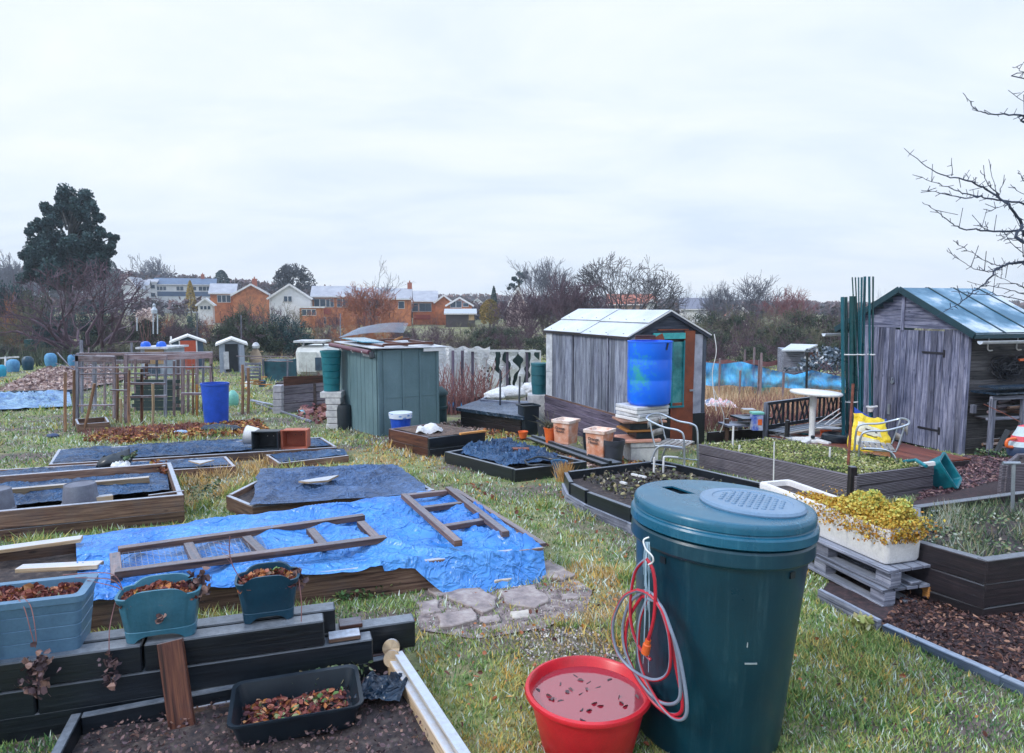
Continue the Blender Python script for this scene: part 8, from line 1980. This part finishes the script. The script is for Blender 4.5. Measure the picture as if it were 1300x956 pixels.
# ---- large evergreen at the left
Y = 70; b = D(88, 400, Y); b.z = gz(b.x, b.y); t = thing('evergreen_tree', 'tall dark evergreen tree with a billowing open crown at the far left', 'tree', b)
pads = [(92, 248, 14), (108, 252, 12), (75, 258, 12), (62, 268, 10), (118, 262, 9), (85, 268, 12), (104, 270, 9), (125, 276, 8), (66, 284, 9), (112, 290, 11), (98, 284, 7), (128, 294, 8), (46, 290, 9), (38, 296, 7), (56, 298, 12), (74, 302, 12), (92, 306, 14), (110, 308, 12), (125, 312, 8), (44, 312, 12), (60, 318, 15), (82, 324, 18), (104, 328, 16), (38, 328, 9), (50, 336, 14), (72, 342, 18), (96, 346, 18), (118, 342, 12), (142, 302, 7), (136, 312, 7), (139, 322, 7), (131, 334, 9), (60, 352, 16), (40, 350, 12), (122, 330, 9), (54, 284, 6), (134, 345, 10)]
for _ in range(28):
 a_, q_ = rnd.random() * 6.28, rnd.random() ** .5; pads.append((82 + 44 * q_ * math.cos(a_), 322 + 32 * q_ * math.sin(a_), rnd.uniform(9, 14)))
for _ in range(6):
 a_, q_ = rnd.random() * 6.28, rnd.random() ** .6; pads.append((94 + 28 * q_ * math.cos(a_), 270 + 25 * q_ * math.sin(a_), rnd.uniform(6, 9)))
mb = MB(); tk = MB()
base_ = b + V((0, 0, 0)); tk.tube([base_, D(88, 370, Y), D(86, 330, Y), D(90, 290, Y), D(94, 262, Y)], [.55, .45, .3, .2, .1], n=9, cap=False)
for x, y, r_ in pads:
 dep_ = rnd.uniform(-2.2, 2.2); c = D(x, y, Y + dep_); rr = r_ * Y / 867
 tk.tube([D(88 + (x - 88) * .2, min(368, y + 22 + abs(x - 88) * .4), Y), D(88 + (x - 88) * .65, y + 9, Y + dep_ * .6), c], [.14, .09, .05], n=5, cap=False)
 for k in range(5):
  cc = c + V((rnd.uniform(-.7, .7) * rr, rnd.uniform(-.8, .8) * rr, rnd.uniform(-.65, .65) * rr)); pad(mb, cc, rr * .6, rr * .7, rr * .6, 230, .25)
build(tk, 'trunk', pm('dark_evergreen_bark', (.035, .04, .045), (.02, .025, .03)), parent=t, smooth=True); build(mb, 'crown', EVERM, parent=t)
bt = bare_tree
bare_tree('spreading_bare_tree', 'wide multi-stemmed bare tree with greenish limbs at the foot of the dark evergreen', 108, 330, 42, 165, stems=6, maxd=6, spread=.55, up=.25, L=2.2, r0=.16, trunk=.25, twig=TWIG, bark=pm('green_mossy_bark', (.17, .19, .11), (.1, .11, .08)), minr=.016, spreadout=1.1, hull=(V((0, 0, 1.5)), 4.0, 4.9), nb=(2, 3))
bare_tree('bare_oak', 'broad domed bare oak behind the white roofed shed', 791, 327, 85, 142, maxd=7, spread=.50, up=.15, L=3.2, r0=.34, trunk=.12, twig=pm('dark_oak_twigs', (.075, .068, .08), (.045, .045, .06), scale=1, bump=0), minr=.026, nb=(2, 2, 3), wig=.16, stems=8, spreadout=1.3, hull=(V((0, 0, 3.2)), 6.8, 6.2), shrink=.82)
bare_tree('bare_tree', 'tall bare tree standing before the brick terrace', 470, 333, 78, 74, maxd=6, spread=.42, up=.8, L=3, r0=.25, trunk=.35, twig=TWIGG, minr=.018, nb=(2, 3))
bare_tree('red_twig_tree', 'rusty red twigged tree low before the brick terrace', 470, 362, 74, 88, stems=4, maxd=6, spread=.55, up=.3, L=2.4, r0=.12, trunk=.2, twig=TWIGR, minr=.028)
bare_tree('bare_oak', 'round bare oak alone on the skyline above the white gabled house', 375, 336, 170, 44, maxd=6, spread=.55, up=.1, L=3, r0=.5, trunk=.25, twig=pm('far_dark_twigs', (.06, .07, .09), bump=0), minr=.07, nb=(3, 4), hull=(V((0, 0, 5)), 4.6, 4.6))
bare_tree('bare_birch', 'pale slender bare tree with upright fans of twigs right of the pine', 692, 329, 80, 78, stems=5, maxd=6, spread=.32, up=1.0, L=2.6, r0=.10, trunk=.4, twig=TWIGG, minr=.018)
bare_tree('purple_bare_tree', 'purple brown bare tree before the steep gabled house', 672, 366, 66, 72, stems=5, maxd=6, spread=.5, up=.5, L=2, r0=.1, trunk=.2, twig=TWIG, minr=.024)
bare_tree('purple_bare_tree', 'purple brown bushy bare tree between the birch and the oak', 728, 350, 62, 76, stems=6, maxd=6, spread=.5, up=.5, L=2, r0=.1, trunk=.2, twig=TWIG, minr=.024)
bare_tree('bare_tree', 'bare tree forming the rounded top of the right hedge', 950, 352, 75, 90, stems=5, maxd=6, spread=.48, up=.4, L=2.6, r0=.15, trunk=.2, twig=TWIGG, minr=.024)
bare_tree('bare_tree', 'smaller bare tree at the left shoulder of the right hedge', 912, 361, 78, 50, stems=4, maxd=6, spread=.45, up=.5, L=2.4, r0=.12, trunk=.2, twig=TWIGG, minr=.024)
bare_tree('red_twig_tree', 'reddish bare tree at the right shoulder of the right hedge', 1005, 366, 70, 62, stems=5, maxd=6, spread=.5, up=.45, L=2.2, r0=.12, trunk=.2, twig=pm('dull_red_twigs', (.24, .09, .10), (.15, .07, .09), bump=0, scale=1.5), minr=.024)
bare_tree('bare_tree', 'small thin bare tree between the oak and the right hedge', 868, 359, 100, 24, maxd=5, spread=.4, up=.7, L=2.4, r0=.1, trunk=.3, twig=TWIGG, minr=.015)
bare_tree('bare_tree', 'big bare tree on the hill left of the slate terrace', 196, 326, 215, 54, maxd=6, spread=.5, up=.25, L=3, r0=.35, trunk=.2, twig=TWIGG, minr=.05, stems=3)
bare_tree('bare_tree', 'frosty grey bare trees at the far left skyline', 14, 322, 190, 50, maxd=6, spread=.5, up=.25, L=3, r0=.35, trunk=.2, twig=TWIGG, minr=.06, stems=3)
bare_tree('bare_tree', 'tiny bare tree peeping over the right shed roof beside the poles', 1118, 366, 60, 18, maxd=5, spread=.45, up=.6, L=2, r0=.06, trunk=.3, twig=TWIGG, minr=.012)
def conifer(name, label, px, yt, Y, wpx, mat, lobes=1):
 b = D(px, 400, Y); b.z = gz(b.x, b.y); t = thing(name, label, 'tree', b); h_ = D(px, yt, Y).z - b.z; w_ = wpx * Y / 867 / 2
 mb = MB(); mb.tube([b, b + WH * h_ * .9], [.2, .04], n=6); build(mb, 'trunk', BARK, parent=t)
 mb = MB()
 for k in range(2600):
  v = rnd.random() ** .7; r_ = w_ * ((1 - v) ** .65 if lobes == 1 else math.sin(math.pi * (.15 + v * .85)) ** .5); r_ *= .8 + .3 * noise.noise(V((k * .01, v * 6, 1))) + rnd.random() * .15
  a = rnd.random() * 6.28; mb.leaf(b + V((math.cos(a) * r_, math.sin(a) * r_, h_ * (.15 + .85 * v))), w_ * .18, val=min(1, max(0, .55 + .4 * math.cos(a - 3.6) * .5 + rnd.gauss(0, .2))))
 build(mb, 'crown', mat, parent=t)
conifer('golden_conifer', 'small golden cone shaped conifer before the slate terrace', 243, 356, 140, 17, GOLDM)
conifer('dark_conifer', 'dark pointed conifer beside the rounded golden green tree', 627, 363, 110, 15, EVERM)
conifer('golden_shrub_tree', 'rounded golden green tree left of the steep gabled house', 622, 380, 105, 26, leafm('gold_green', [(0, (.05, .06, .02)), (.5, (.18, .14, .03)), (1, (.34, .22, .06))]), lobes=2)
conifer('dark_conifer', 'dark clump shaped conifer on the hill right of the slate terrace', 283, 343, 190, 22, EVERM, lobes=2)
conifer('dark_conifer', 'small dark conifer on the hill at the foot of the tall evergreen', 147, 332, 180, 14, EVERM, lobes=2)
Y = 125; b = D(658, 400, Y); b.z = gz(b.x, b.y); t = thing('pine_tree', 'lone dark pine with a clumped crown above the steep gable', 'tree', b); mb = MB(); tk = MB(); tk.tube([b, D(658, 370, Y), D(660, 350, Y)], [.4, .3, .15], n=6)
for x, y, r_ in ((660, 348, 6), (666, 352, 5), (653, 354, 5), (660, 358, 6), (668, 346, 3), (650, 362, 5), (656, 366, 6), (646, 366, 3)): pad(mb, D(x, y, Y + rnd.uniform(-1, 1)), r_ * .12, r_ * .12, r_ * .09, 150, .35)
build(tk, 'trunk', BARK, parent=t); build(mb, 'crown', EVERM, parent=t)
# ---- bushes of the hedges
def bush_proto(name, label, kind, mat, group):
 t = thing(name, label, 'bush', (0, 0, -50), group=group)
 tk = MB(); cr = MB()
 for s in range(9):
  a = rnd.random() * 6.28; d_ = V((math.cos(a) * .8, math.sin(a) * .8, 1)).normalized()
  grow(tk if kind == 'leafy' else cr, V((math.cos(a) * .1, math.sin(a) * .1, 0)), d_, .85, .035, 1, 4 if kind == 'leafy' else 6, .6, .25, (2, 3), .78, .25, minr=.008)
 if kind == 'leafy':
  for k in range(60):
   v = V((rnd.gauss(0, 1), rnd.gauss(0, 1), abs(rnd.gauss(0, 1)))).normalized() * rnd.random() ** .4; pad(cr, V((v.x * 1.3, v.y * 1.3, .25 + v.z * 1.5)), .36, .36, .28, 70, .085)
 else:
  tk.tube([(0, 0, -.1), (0, 0, .4)], .06, n=6)
 build(tk, 'stems', TWIG if kind == 'leafy' else mat, parent=t, local=True); build(cr, 'foliage' if kind == 'leafy' else 'twigs', mat, parent=t, local=True)
 o = [c for c in t.children]; fit(o, 2.0, 2.8); return t
protos = {
 'g': bush_proto('hedge_bush', 'dark olive leafy bush in the tangled hedge behind the allotments', 'leafy', OLIVEM, 'olive bushes of the hedge'),
 'p': bush_proto('thorn_bush', 'purple brown bare bush in the tangled hedge behind the allotments', 'bare', TWIG, 'purple brown bushes of the hedge'),
 'r': bush_proto('rusty_bush', 'rusty orange bare bush in the hedge before the brick houses', 'bare', pm('orange_rust_twigs', (.42, .17, .07), (.28, .1, .06), bump=0, scale=1.5), 'rusty bushes of the hedge'),
 'o': bush_proto('mossy_bush', 'grey olive twiggy bush in the tangled hedge behind the allotments', 'bare', TWIGO, 'grey olive bushes of the hedge'),
 'e': bush_proto('evergreen_bush', 'deep green leafy bush in the hedge behind the allotments', 'leafy', EVERM, 'deep green bushes of the hedge')}
firsts = dict.fromkeys(protos, True)
def bush(k, px, yt, yb_Y, wpx):
 Y = yb_Y; b = D(px, 400, Y); b.z = gz(b.x, b.y); h_ = D(px, yt, Y).z - b.z; w_ = wpx * Y / 867
 s = (w_ / 2.8, w_ / 2.8, h_ / 2.0)
 if firsts[k]: o = protos[k]; firsts[k] = False; o.location = b; o.scale = s; o.rotation_euler = (0, 0, rnd.random() * 6)
 else: dup(protos[k], b, rnd.random() * 6.28, scale=s)
rows = []
for x in range(-40, 190, 22): rows.append((rnd.choice('ppoge'), x + rnd.uniform(-6, 6), rnd.uniform(372, 398), rnd.uniform(46, 54), 52))
for x in (0, 22, -20, 45): rows.append(('e' if x != 45 else 'g', x, 345 + x * .2, 58, 60))
rows += [('r', 14, 372, 52, 20), ('r', 10, 392, 50, 22)]
for x in range(175, 300, 17): rows.append((rnd.choice('pgopg'), x + rnd.uniform(-5, 5), rnd.uniform(403, 417), rnd.uniform(48, 56), 40))
rows += [('r', 212, 400, 60, 30), ('g', 228, 404, 58, 36), ('e', 246, 395, 66, 30), ('p', 180, 388, 75, 60), ('p', 215, 382, 80, 50), ('g', 198, 396, 70, 36), ('r', 265, 401, 60, 26)]
rows += [('g', 300, 385, 50, 60), ('o', 325, 378, 52, 62), ('p', 340, 376, 56, 50), ('e', 352, 392, 46, 56), ('o', 365, 386, 50, 50), ('e', 378, 400, 44, 48), ('g', 330, 398, 44, 60), ('g', 290, 400, 46, 40), ('p', 318, 388, 58, 60)]
for x in range(395, 520, 15): rows.append((rnd.choice('rrrpr'), x + rnd.uniform(-5, 5), rnd.uniform(388, 401), rnd.uniform(52, 62), 40))
for x in range(400, 520, 20): rows.append((rnd.choice('rpro'), x, rnd.uniform(408, 416), 46, 46))
for x in range(515, 660, 15): rows.append((rnd.choice('gopgp'), x + rnd.uniform(-4, 4), rnd.uniform(404, 414), rnd.uniform(50, 60), 40))
for x in range(520, 700, 20): rows.append((rnd.choice('ppog'), x, rnd.uniform(414, 424), 42, 46))
for x in range(640, 790, 18): rows.append((rnd.choice('pppo'), x, rnd.uniform(386, 398), rnd.uniform(58, 68), 50))
for x in range(790, 880, 18): rows.append((rnd.choice('opo'), x, rnd.uniform(390, 398), rnd.uniform(56, 66), 50))
for x in range(860, 1075, 17): rows.append((rnd.choice('ogpgo'), x + rnd.uniform(-5, 5), rnd.uniform(384, 398) + (6 if x < 885 else 0), rnd.uniform(52, 64), 52))
for x in range(870, 1090, 20): rows.append((rnd.choice('gogp'), x + rnd.uniform(-5, 5), rnd.uniform(398, 416), rnd.uniform(42, 48), 54))
for x in range(880, 1080, 20): rows.append((rnd.choice('ppg'), x, rnd.uniform(424, 434), rnd.uniform(34, 37), 50))
for x in range(1120, 1420, 26): rows.append((rnd.choice('pogp'), x, rnd.uniform(396, 404), rnd.uniform(48, 60), 60))
for x in range(-50, 330, 24): rows.append((rnd.choice('pogp'), x, rnd.uniform(428, 440), rnd.uniform(38, 42), 56))
for r_ in rows: bush(*r_)
# pampas grass
b = G(185, 440); b = D(184, 425, 48); b.z = gz(b.x, b.y); t = thing('pampas_grass', 'pampas grass with pale pink plumes below the slate terrace', 'pampas grass', b)
mb = MB(); st = MB()
for x, y in ((178, 396), (183, 394), (187, 396), (191, 393), (175, 399), (193, 398)):
 c = D(x, y + 4, 48 + rnd.uniform(-.4, .4)); st.tube([b + V((rnd.gauss(0, .15), 0, 0)), c], [.02, .015], n=4)
 for k in range(110): q = rnd.gauss(0, 1); mb.leaf(c + V((rnd.gauss(0, .09), rnd.gauss(0, .09), rnd.uniform(-.35, .35))), .14, val=rnd.random())
build(mb, 'plumes', leafm('pink_plume', [(0, (.5, .38, .36)), (1, (.75, .66, .63))]), parent=t); build(st, 'stems', CANE, parent=t)
mb = MB(); y_ = 47.5
for x in (194.5, 200): mb.beam(D(x, 424, y_), D(x, 399, y_), .06, .06, up=(0, 1, 0))
mb.lathe([(0, 0), (.18, 0), (.2, .25), (.08, .45), (.10, .6), (0, .72)], c=D(196, 398, y_), n=12); mb.beam(D(174, 420, y_), D(174, 403, y_), .06, .06, up=(0, 1, 0))
single(mb, 'white_post_frame', pm('bluish_white_post', (.6, .68, .78)), 'tall white post frame with a pale knob beside the pampas plumes', 'post')
for px, yt in ((250, 396), (306, 400), (432, 398)):
 mb = MB(); b = D(px, 440, 43); b.z = gz(b.x, b.y); mb.beam(b, D(px, yt, 43), .05, .05, up=(0, 1, 0)); single(mb, 'thin_pole', W_GREY, 'thin grey pole rising from the hedge %s' % {250: 'above the blue shed', 306: 'above the grey shed', 432: 'behind the green shed roof'}[px], 'pole')
# ---- distant woods: crowns massed along the ridges
def wood_mass(name, mat, x0, x1, yf, Y0, Y1, n, size):
 mb = MB()
 for k in range(n):
  px = rnd.uniform(x0, x1); Y = rnd.uniform(Y0, Y1); yt = yf(px) + rnd.uniform(0, 5); b = D(px, 400, Y); zg_ = gz(b.x, b.y); zt = D(px, yt, Y).z
  if zt < zg_ + 2: zt = zg_ + rnd.uniform(2, 6)
  h_ = zt - zg_; w_ = rnd.uniform(.45, .8) * max(4, min(h_, 11))
  for j in range(60):
   v = V((rnd.gauss(0, 1), rnd.gauss(0, 1), rnd.gauss(0, 1))).normalized() * rnd.random() ** .35
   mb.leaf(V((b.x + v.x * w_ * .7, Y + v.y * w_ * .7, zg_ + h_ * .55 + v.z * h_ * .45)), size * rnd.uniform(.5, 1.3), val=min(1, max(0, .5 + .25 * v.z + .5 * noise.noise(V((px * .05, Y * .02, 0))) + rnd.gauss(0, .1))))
 return setting(mb, name, mat, kind='stuff')
WOODM = leafm('winter_wood', [(0.0, (0.05, 0.06, 0.075)), (0.45, (0.09, 0.085, 0.10)), (0.7, (0.14, 0.10, 0.11)), (1.0, (0.22, 0.13, 0.11))], rough=.9)
hill = lambda px: 338 + max(0, (px - 130)) * .085 if px < 420 else 363 + (px - 420) * .04
wood_mass('hillside_wood', WOODM, -60, 480, lambda px: min(hill(px), 378), 200, 330, 520, 1.5)
wood_mass('ridge_wood', WOODM, 330, 1420, lambda px: 372 + max(0, (px - 600)) * .022, 330, 620, 900, 2.6)
wood_mass('valley_wood', WOODM, -60, 640, lambda px: 374 + px * .01, 135, 190, 260, 1.1)
wood_mass('valley_wood', WOODM, 600, 1420, lambda px: 384, 140, 300, 420, 1.4)
# far tower crane-like masts are left out; bird over the trees
# ---- bare branches reaching in from a tree at the right
tb = V((8.9, 6.9, gz(8.9, 6.9))); t = thing('fruit_tree', 'bare fruit tree standing outside the right edge, its twigs reaching into the sky', 'tree', tb)
def BX(sx, sy, Y): return D(1130 + sx / 2.812, 60 + sy / 2.812, Y)
mb = MB(); mb.tube([tb, tb + V((-.1, 0, 1.0)), tb + V((-.2, .0, 2.0)), tb + V((-.35, 0, 3.0)), tb + V((-.4, 0, 4.2))], [.13, .11, .09, .07, .04], n=10); build(mb, 'trunk', BRANCHM, parent=t, smooth=True)
brs = [([(50, 360), (95, 400), (185, 455), (260, 470), (330, 500), (390, 535), (430, 570), (475, 630), (560, 720), (760, 900)], .026),
 ([(80, 455), (165, 485), (230, 510), (310, 530), (380, 545), (478, 558), (560, 600), (700, 760)], .020), ([(112, 510), (180, 520), (270, 538), (330, 530)], .012),
 ([(115, 553), (170, 590), (215, 625), (260, 648), (340, 655), (420, 658), (478, 655), (600, 700), (760, 840)], .022), ([(260, 163), (300, 215), (340, 235), (400, 240), (478, 245), (600, 300), (800, 500)], .020),
 ([(437, 70), (478, 88), (560, 130), (760, 300)], .012), ([(422, 153), (478, 192), (560, 230), (640, 300)], .010), ([(225, 690), (290, 735), (350, 765), (390, 780), (440, 770), (478, 768), (600, 790), (780, 900)], .014),
 ([(203, 723), (260, 765), (310, 795), (370, 800), (400, 780), (430, 772)], .012), ([(195, 938), (240, 920), (290, 880), (340, 840), (372, 800), (410, 778), (478, 768), (620, 780), (800, 960)], .026), ([(218, 873), (300, 880), (380, 885), (478, 905), (600, 930)], .009),
 ([(275, 835), (330, 850), (400, 860), (478, 880), (600, 900)], .010), ([(352, 400), (375, 500), (385, 528)], .009), ([(323, 440), (345, 480), (388, 530)], .009), ([(408, 455), (393, 515)], .008), ([(220, 395), (220, 460)], .008),
 ([(340, 592), (400, 570), (430, 560)], .008), ([(275, 455), (277, 478)], .007), ([(455, 440), (478, 475), (540, 560)], .012), ([(430, 490), (478, 530), (560, 600)], .009), ([(380, 670), (420, 685), (478, 690), (560, 700)], .012), ([(400, 655), (440, 705), (478, 745), (520, 800)], .010),
 ([(370, 810), (420, 835), (478, 860)], .008), ([(395, 690), (430, 665), (478, 640), (520, 600)], .009), ([(350, 625), (345, 655)], .007), ([(325, 628), (322, 652)], .006)]
mb = MB()
for i, (pts, r_) in enumerate(brs):
 Yb = 6.9 + .5 * math.sin(i * 2.3); n = len(pts); P_ = [BX(x, y, Yb + .15 * noise.noise(V((x * .01, y * .01, i)))) for x, y in pts]
 if pts[-1][0] > 700: P_[-1] = tb + V((-.3, 0, max(1.2, min(4.0, P_[-1].z - tb.z))))
 S_ = spline(P_, 5); k = len(S_)
 for j in range(1, k - 1): S_[j] = S_[j] + V((rnd.gauss(0, .004), rnd.gauss(0, .01), rnd.gauss(0, .004)))
 mb.tube(S_, [max(.0028, r_ * .72 * (.14 + .86 * (j / k) ** 1.1)) for j in range(k)], n=6)
 for j in range(2, k - 1):
  for rep in range(2):
   if rnd.random() < .42 and S_[j].x / S_[j].y < .95:
    a = rnd.random() * 6.28; L_ = rnd.uniform(.02, .075) if rnd.random() < .85 else rnd.uniform(.1, .25); dd = V((math.cos(a), rnd.gauss(0, .4), abs(math.sin(a)) * rnd.choice((1, 1, -.6))))
    mb.tube([S_[j], S_[j] + dd * L_ * .6, S_[j] + dd * L_], [.004, .0028, .0032], n=4)
build(mb, 'crown', BRANCHM, parent=t)
litter('fallen_leaves', [G(230, 560), G(480, 545), G(720, 620), G(900, 760), G(1100, 830), G(1400, 958), G(500, 958), G(480, 800), G(690, 720), G(560, 620)], 1300, LITTER, .03, dz=.015, lift=.015)
# ============================================================ GRASS
def np_inpoly(x, y, P):
 c = np.zeros(len(x), bool); n = len(P); j = n - 1
 for i in range(n):
  xi, yi = P[i]; xj, yj = P[j]
  with np.errstate(divide='ignore', invalid='ignore'):
   k = ((yi > y) != (yj > y)) & (x < (xj - xi) * (y - yi) / ((yj - yi) if yj != yi else 1e-9) + xi)
  c ^= k; j = i
 return c
rg = np.random.default_rng(5)
def vnoise(x, y, s, seed):
 r = np.random.default_rng(seed); T = r.random((64, 64)); X = x * s; Y = y * s; xi = np.floor(X).astype(int); yi = np.floor(Y).astype(int); fx = X - xi; fy = Y - yi; fx = fx * fx * (3 - 2 * fx); fy = fy * fy * (3 - 2 * fy)
 g = lambda a, b: T[a % 64, b % 64]
 return g(xi, yi) * (1 - fx) * (1 - fy) + g(xi + 1, yi) * fx * (1 - fy) + g(xi, yi + 1) * (1 - fx) * fy + g(xi + 1, yi + 1) * fx * fy
NB = 420000
u = rg.random(NB)
y0_, y1_ = 2.3, 45.0; pw = -0.55
Yg = (y0_ ** pw + u * (y1_ ** pw - y0_ ** pw)) ** (1 / pw)
Xg = (rg.random(NB) * 2 - 1) * (Yg * .86 + .6)
keep = np.ones(NB, bool)
for P in EXCL: keep &= ~np_inpoly(Xg, Yg, P)
wx = lambda pts: [(p.x, p.y) for p in pts]
bare = [wx([G(545, 745), G(700, 745), G(745, 775), G(640, 800), G(530, 800)]), wx([G(670, 800), G(775, 800), G(790, 840), G(665, 850)])]
n1 = vnoise(Xg, Yg, 1.1, 1); n2 = vnoise(Xg, Yg, 3.7, 2); n3 = vnoise(Xg, Yg, .35, 3); n4 = vnoise(Xg, Yg, 9, 4)
dens = np.clip(.40 + 1.3 * (n1 * .5 + n2 * .5 - .25), .12, 1)
for P in bare: dens = np.where(np_inpoly(Xg, Yg, P), dens * .22, dens)
plot = wx([G(0, 499), G(95, 500), G(165, 482), G(140, 466), G(60, 468), G(10, 490)]); keep &= ~np_inpoly(Xg, Yg, plot)
soil = wx([G(560, 545), G(640, 548), G(700, 565), G(800, 600), G(890, 566), G(900, 520), G(1080, 545), G(1080, 480), G(560, 480)]); dens = np.where(np_inpoly(Xg, Yg, soil), dens * .12, dens)
keep &= rg.random(NB) < dens
Xg, Yg, n1, n2, n3, n4 = [a[keep] for a in (Xg, Yg, n1, n2, n3, n4)]; N = len(Xg)
def zone(P, soft=0): return np_inpoly(Xg, Yg, wx(P)).astype(float)
straw = .50 * zone([G(230, 600), G(330, 565), G(450, 570), G(520, 590), G(350, 596), G(290, 628), G(236, 650)]) + .42 * zone([G(700, 735), G(760, 700), G(800, 760), G(795, 800), G(690, 790)]) + .25 * zone([G(520, 800), G(700, 790), G(800, 820), G(780, 960), G(560, 960)]) + .35 * zone([G(440, 575), G(520, 560), G(600, 590), G(560, 600), G(450, 588)])
frost = .10 * zone([G(0, 560), G(120, 520), G(250, 545), G(60, 590)]) + .12 * zone([G(330, 510), G(420, 520), G(620, 590), G(690, 660), G(560, 600)])
Zg = np.array([gz(a, b) for a, b in zip(Xg, Yg)])
tuss = np.clip((n2 - .52) * 3.2, 0, 1) * np.clip((n1 - .35) * 2, 0, 1)
hgt = (.011 + .022 * rg.random(N)) * (.6 + .8 * n2) * (1 + 2.3 * tuss * (Xg < Yg * .1 + .4)) * (1 + .05 * Yg)
wd = (.0022 + .00075 * Yg) * (.7 + .6 * rg.random(N))
val = np.clip(.38 + .40 * (n1 - .5) + .50 * (n2 - .5) + .25 * (n4 - .5) + straw - .22 * tuss + rg.normal(0, .14, N), 0, .9)
fr = rg.random(N) < np.clip(.12 + .7 * np.clip(n4 * .5 + n3 * .5 - .42, 0, 1) + frost, 0, .55) * (tuss < .5); val = np.where(fr, .93 + .07 * rg.random(N), val)
an = rg.random(N) * 6.283; lx = rg.normal(0, .55, N) * hgt; ly = rg.normal(0, .55, N) * hgt
dx = np.cos(an) * wd; dy = np.sin(an) * wd
vv = np.empty((N, 3, 3)); vv[:, 0] = np.stack([Xg - dx, Yg - dy, Zg], 1); vv[:, 1] = np.stack([Xg + dx, Yg + dy, Zg], 1); vv[:, 2] = np.stack([Xg + lx, Yg + ly, Zg + hgt + .005], 1)
me = bpy.data.meshes.new('grass'); me.vertices.add(N * 3); me.vertices.foreach_set('co', vv.ravel()); me.loops.add(N * 3); me.loops.foreach_set('vertex_index', np.arange(N * 3, dtype=np.int32)); me.polygons.add(N); me.polygons.foreach_set('loop_start', np.arange(0, N * 3, 3, dtype=np.int32))
me.update(calc_edges=True); ul = me.uv_layers.new(name='UVMap'); uvv = np.zeros((N, 3, 2), dtype=np.float32); uvv[:, :, 0] = val[:, None]; uvv[:, :, 1] = .5; ul.data.foreach_set('uv', uvv.ravel()); me.materials.append(GRASSM); me.validate()
o = bpy.data.objects.new('grass', me); COL.objects.link(o); o['kind'] = 'stuff'
# ============================================================ HAZE
mb = MB(); mb.box((0, 340, 25), (2400, 740, 60)); hz_ = bpy.data.materials.new('winter_air'); hz_.use_nodes = True; hn = hz_.node_tree
for n_ in list(hn.nodes): hn.nodes.remove(n_)
ho = hn.nodes.new('ShaderNodeOutputMaterial'); hv = hn.nodes.new('ShaderNodeVolumePrincipled'); hv.inputs['Color'].default_value = (.78, .88, 1, 1); hv.inputs['Density'].default_value = .0006; hv.inputs['Anisotropy'].default_value = 0.1
hn.links.new(hv.outputs[0], ho.inputs['Volume'])
o = build(mb, 'haze', hz_); o['kind'] = 'stuff'
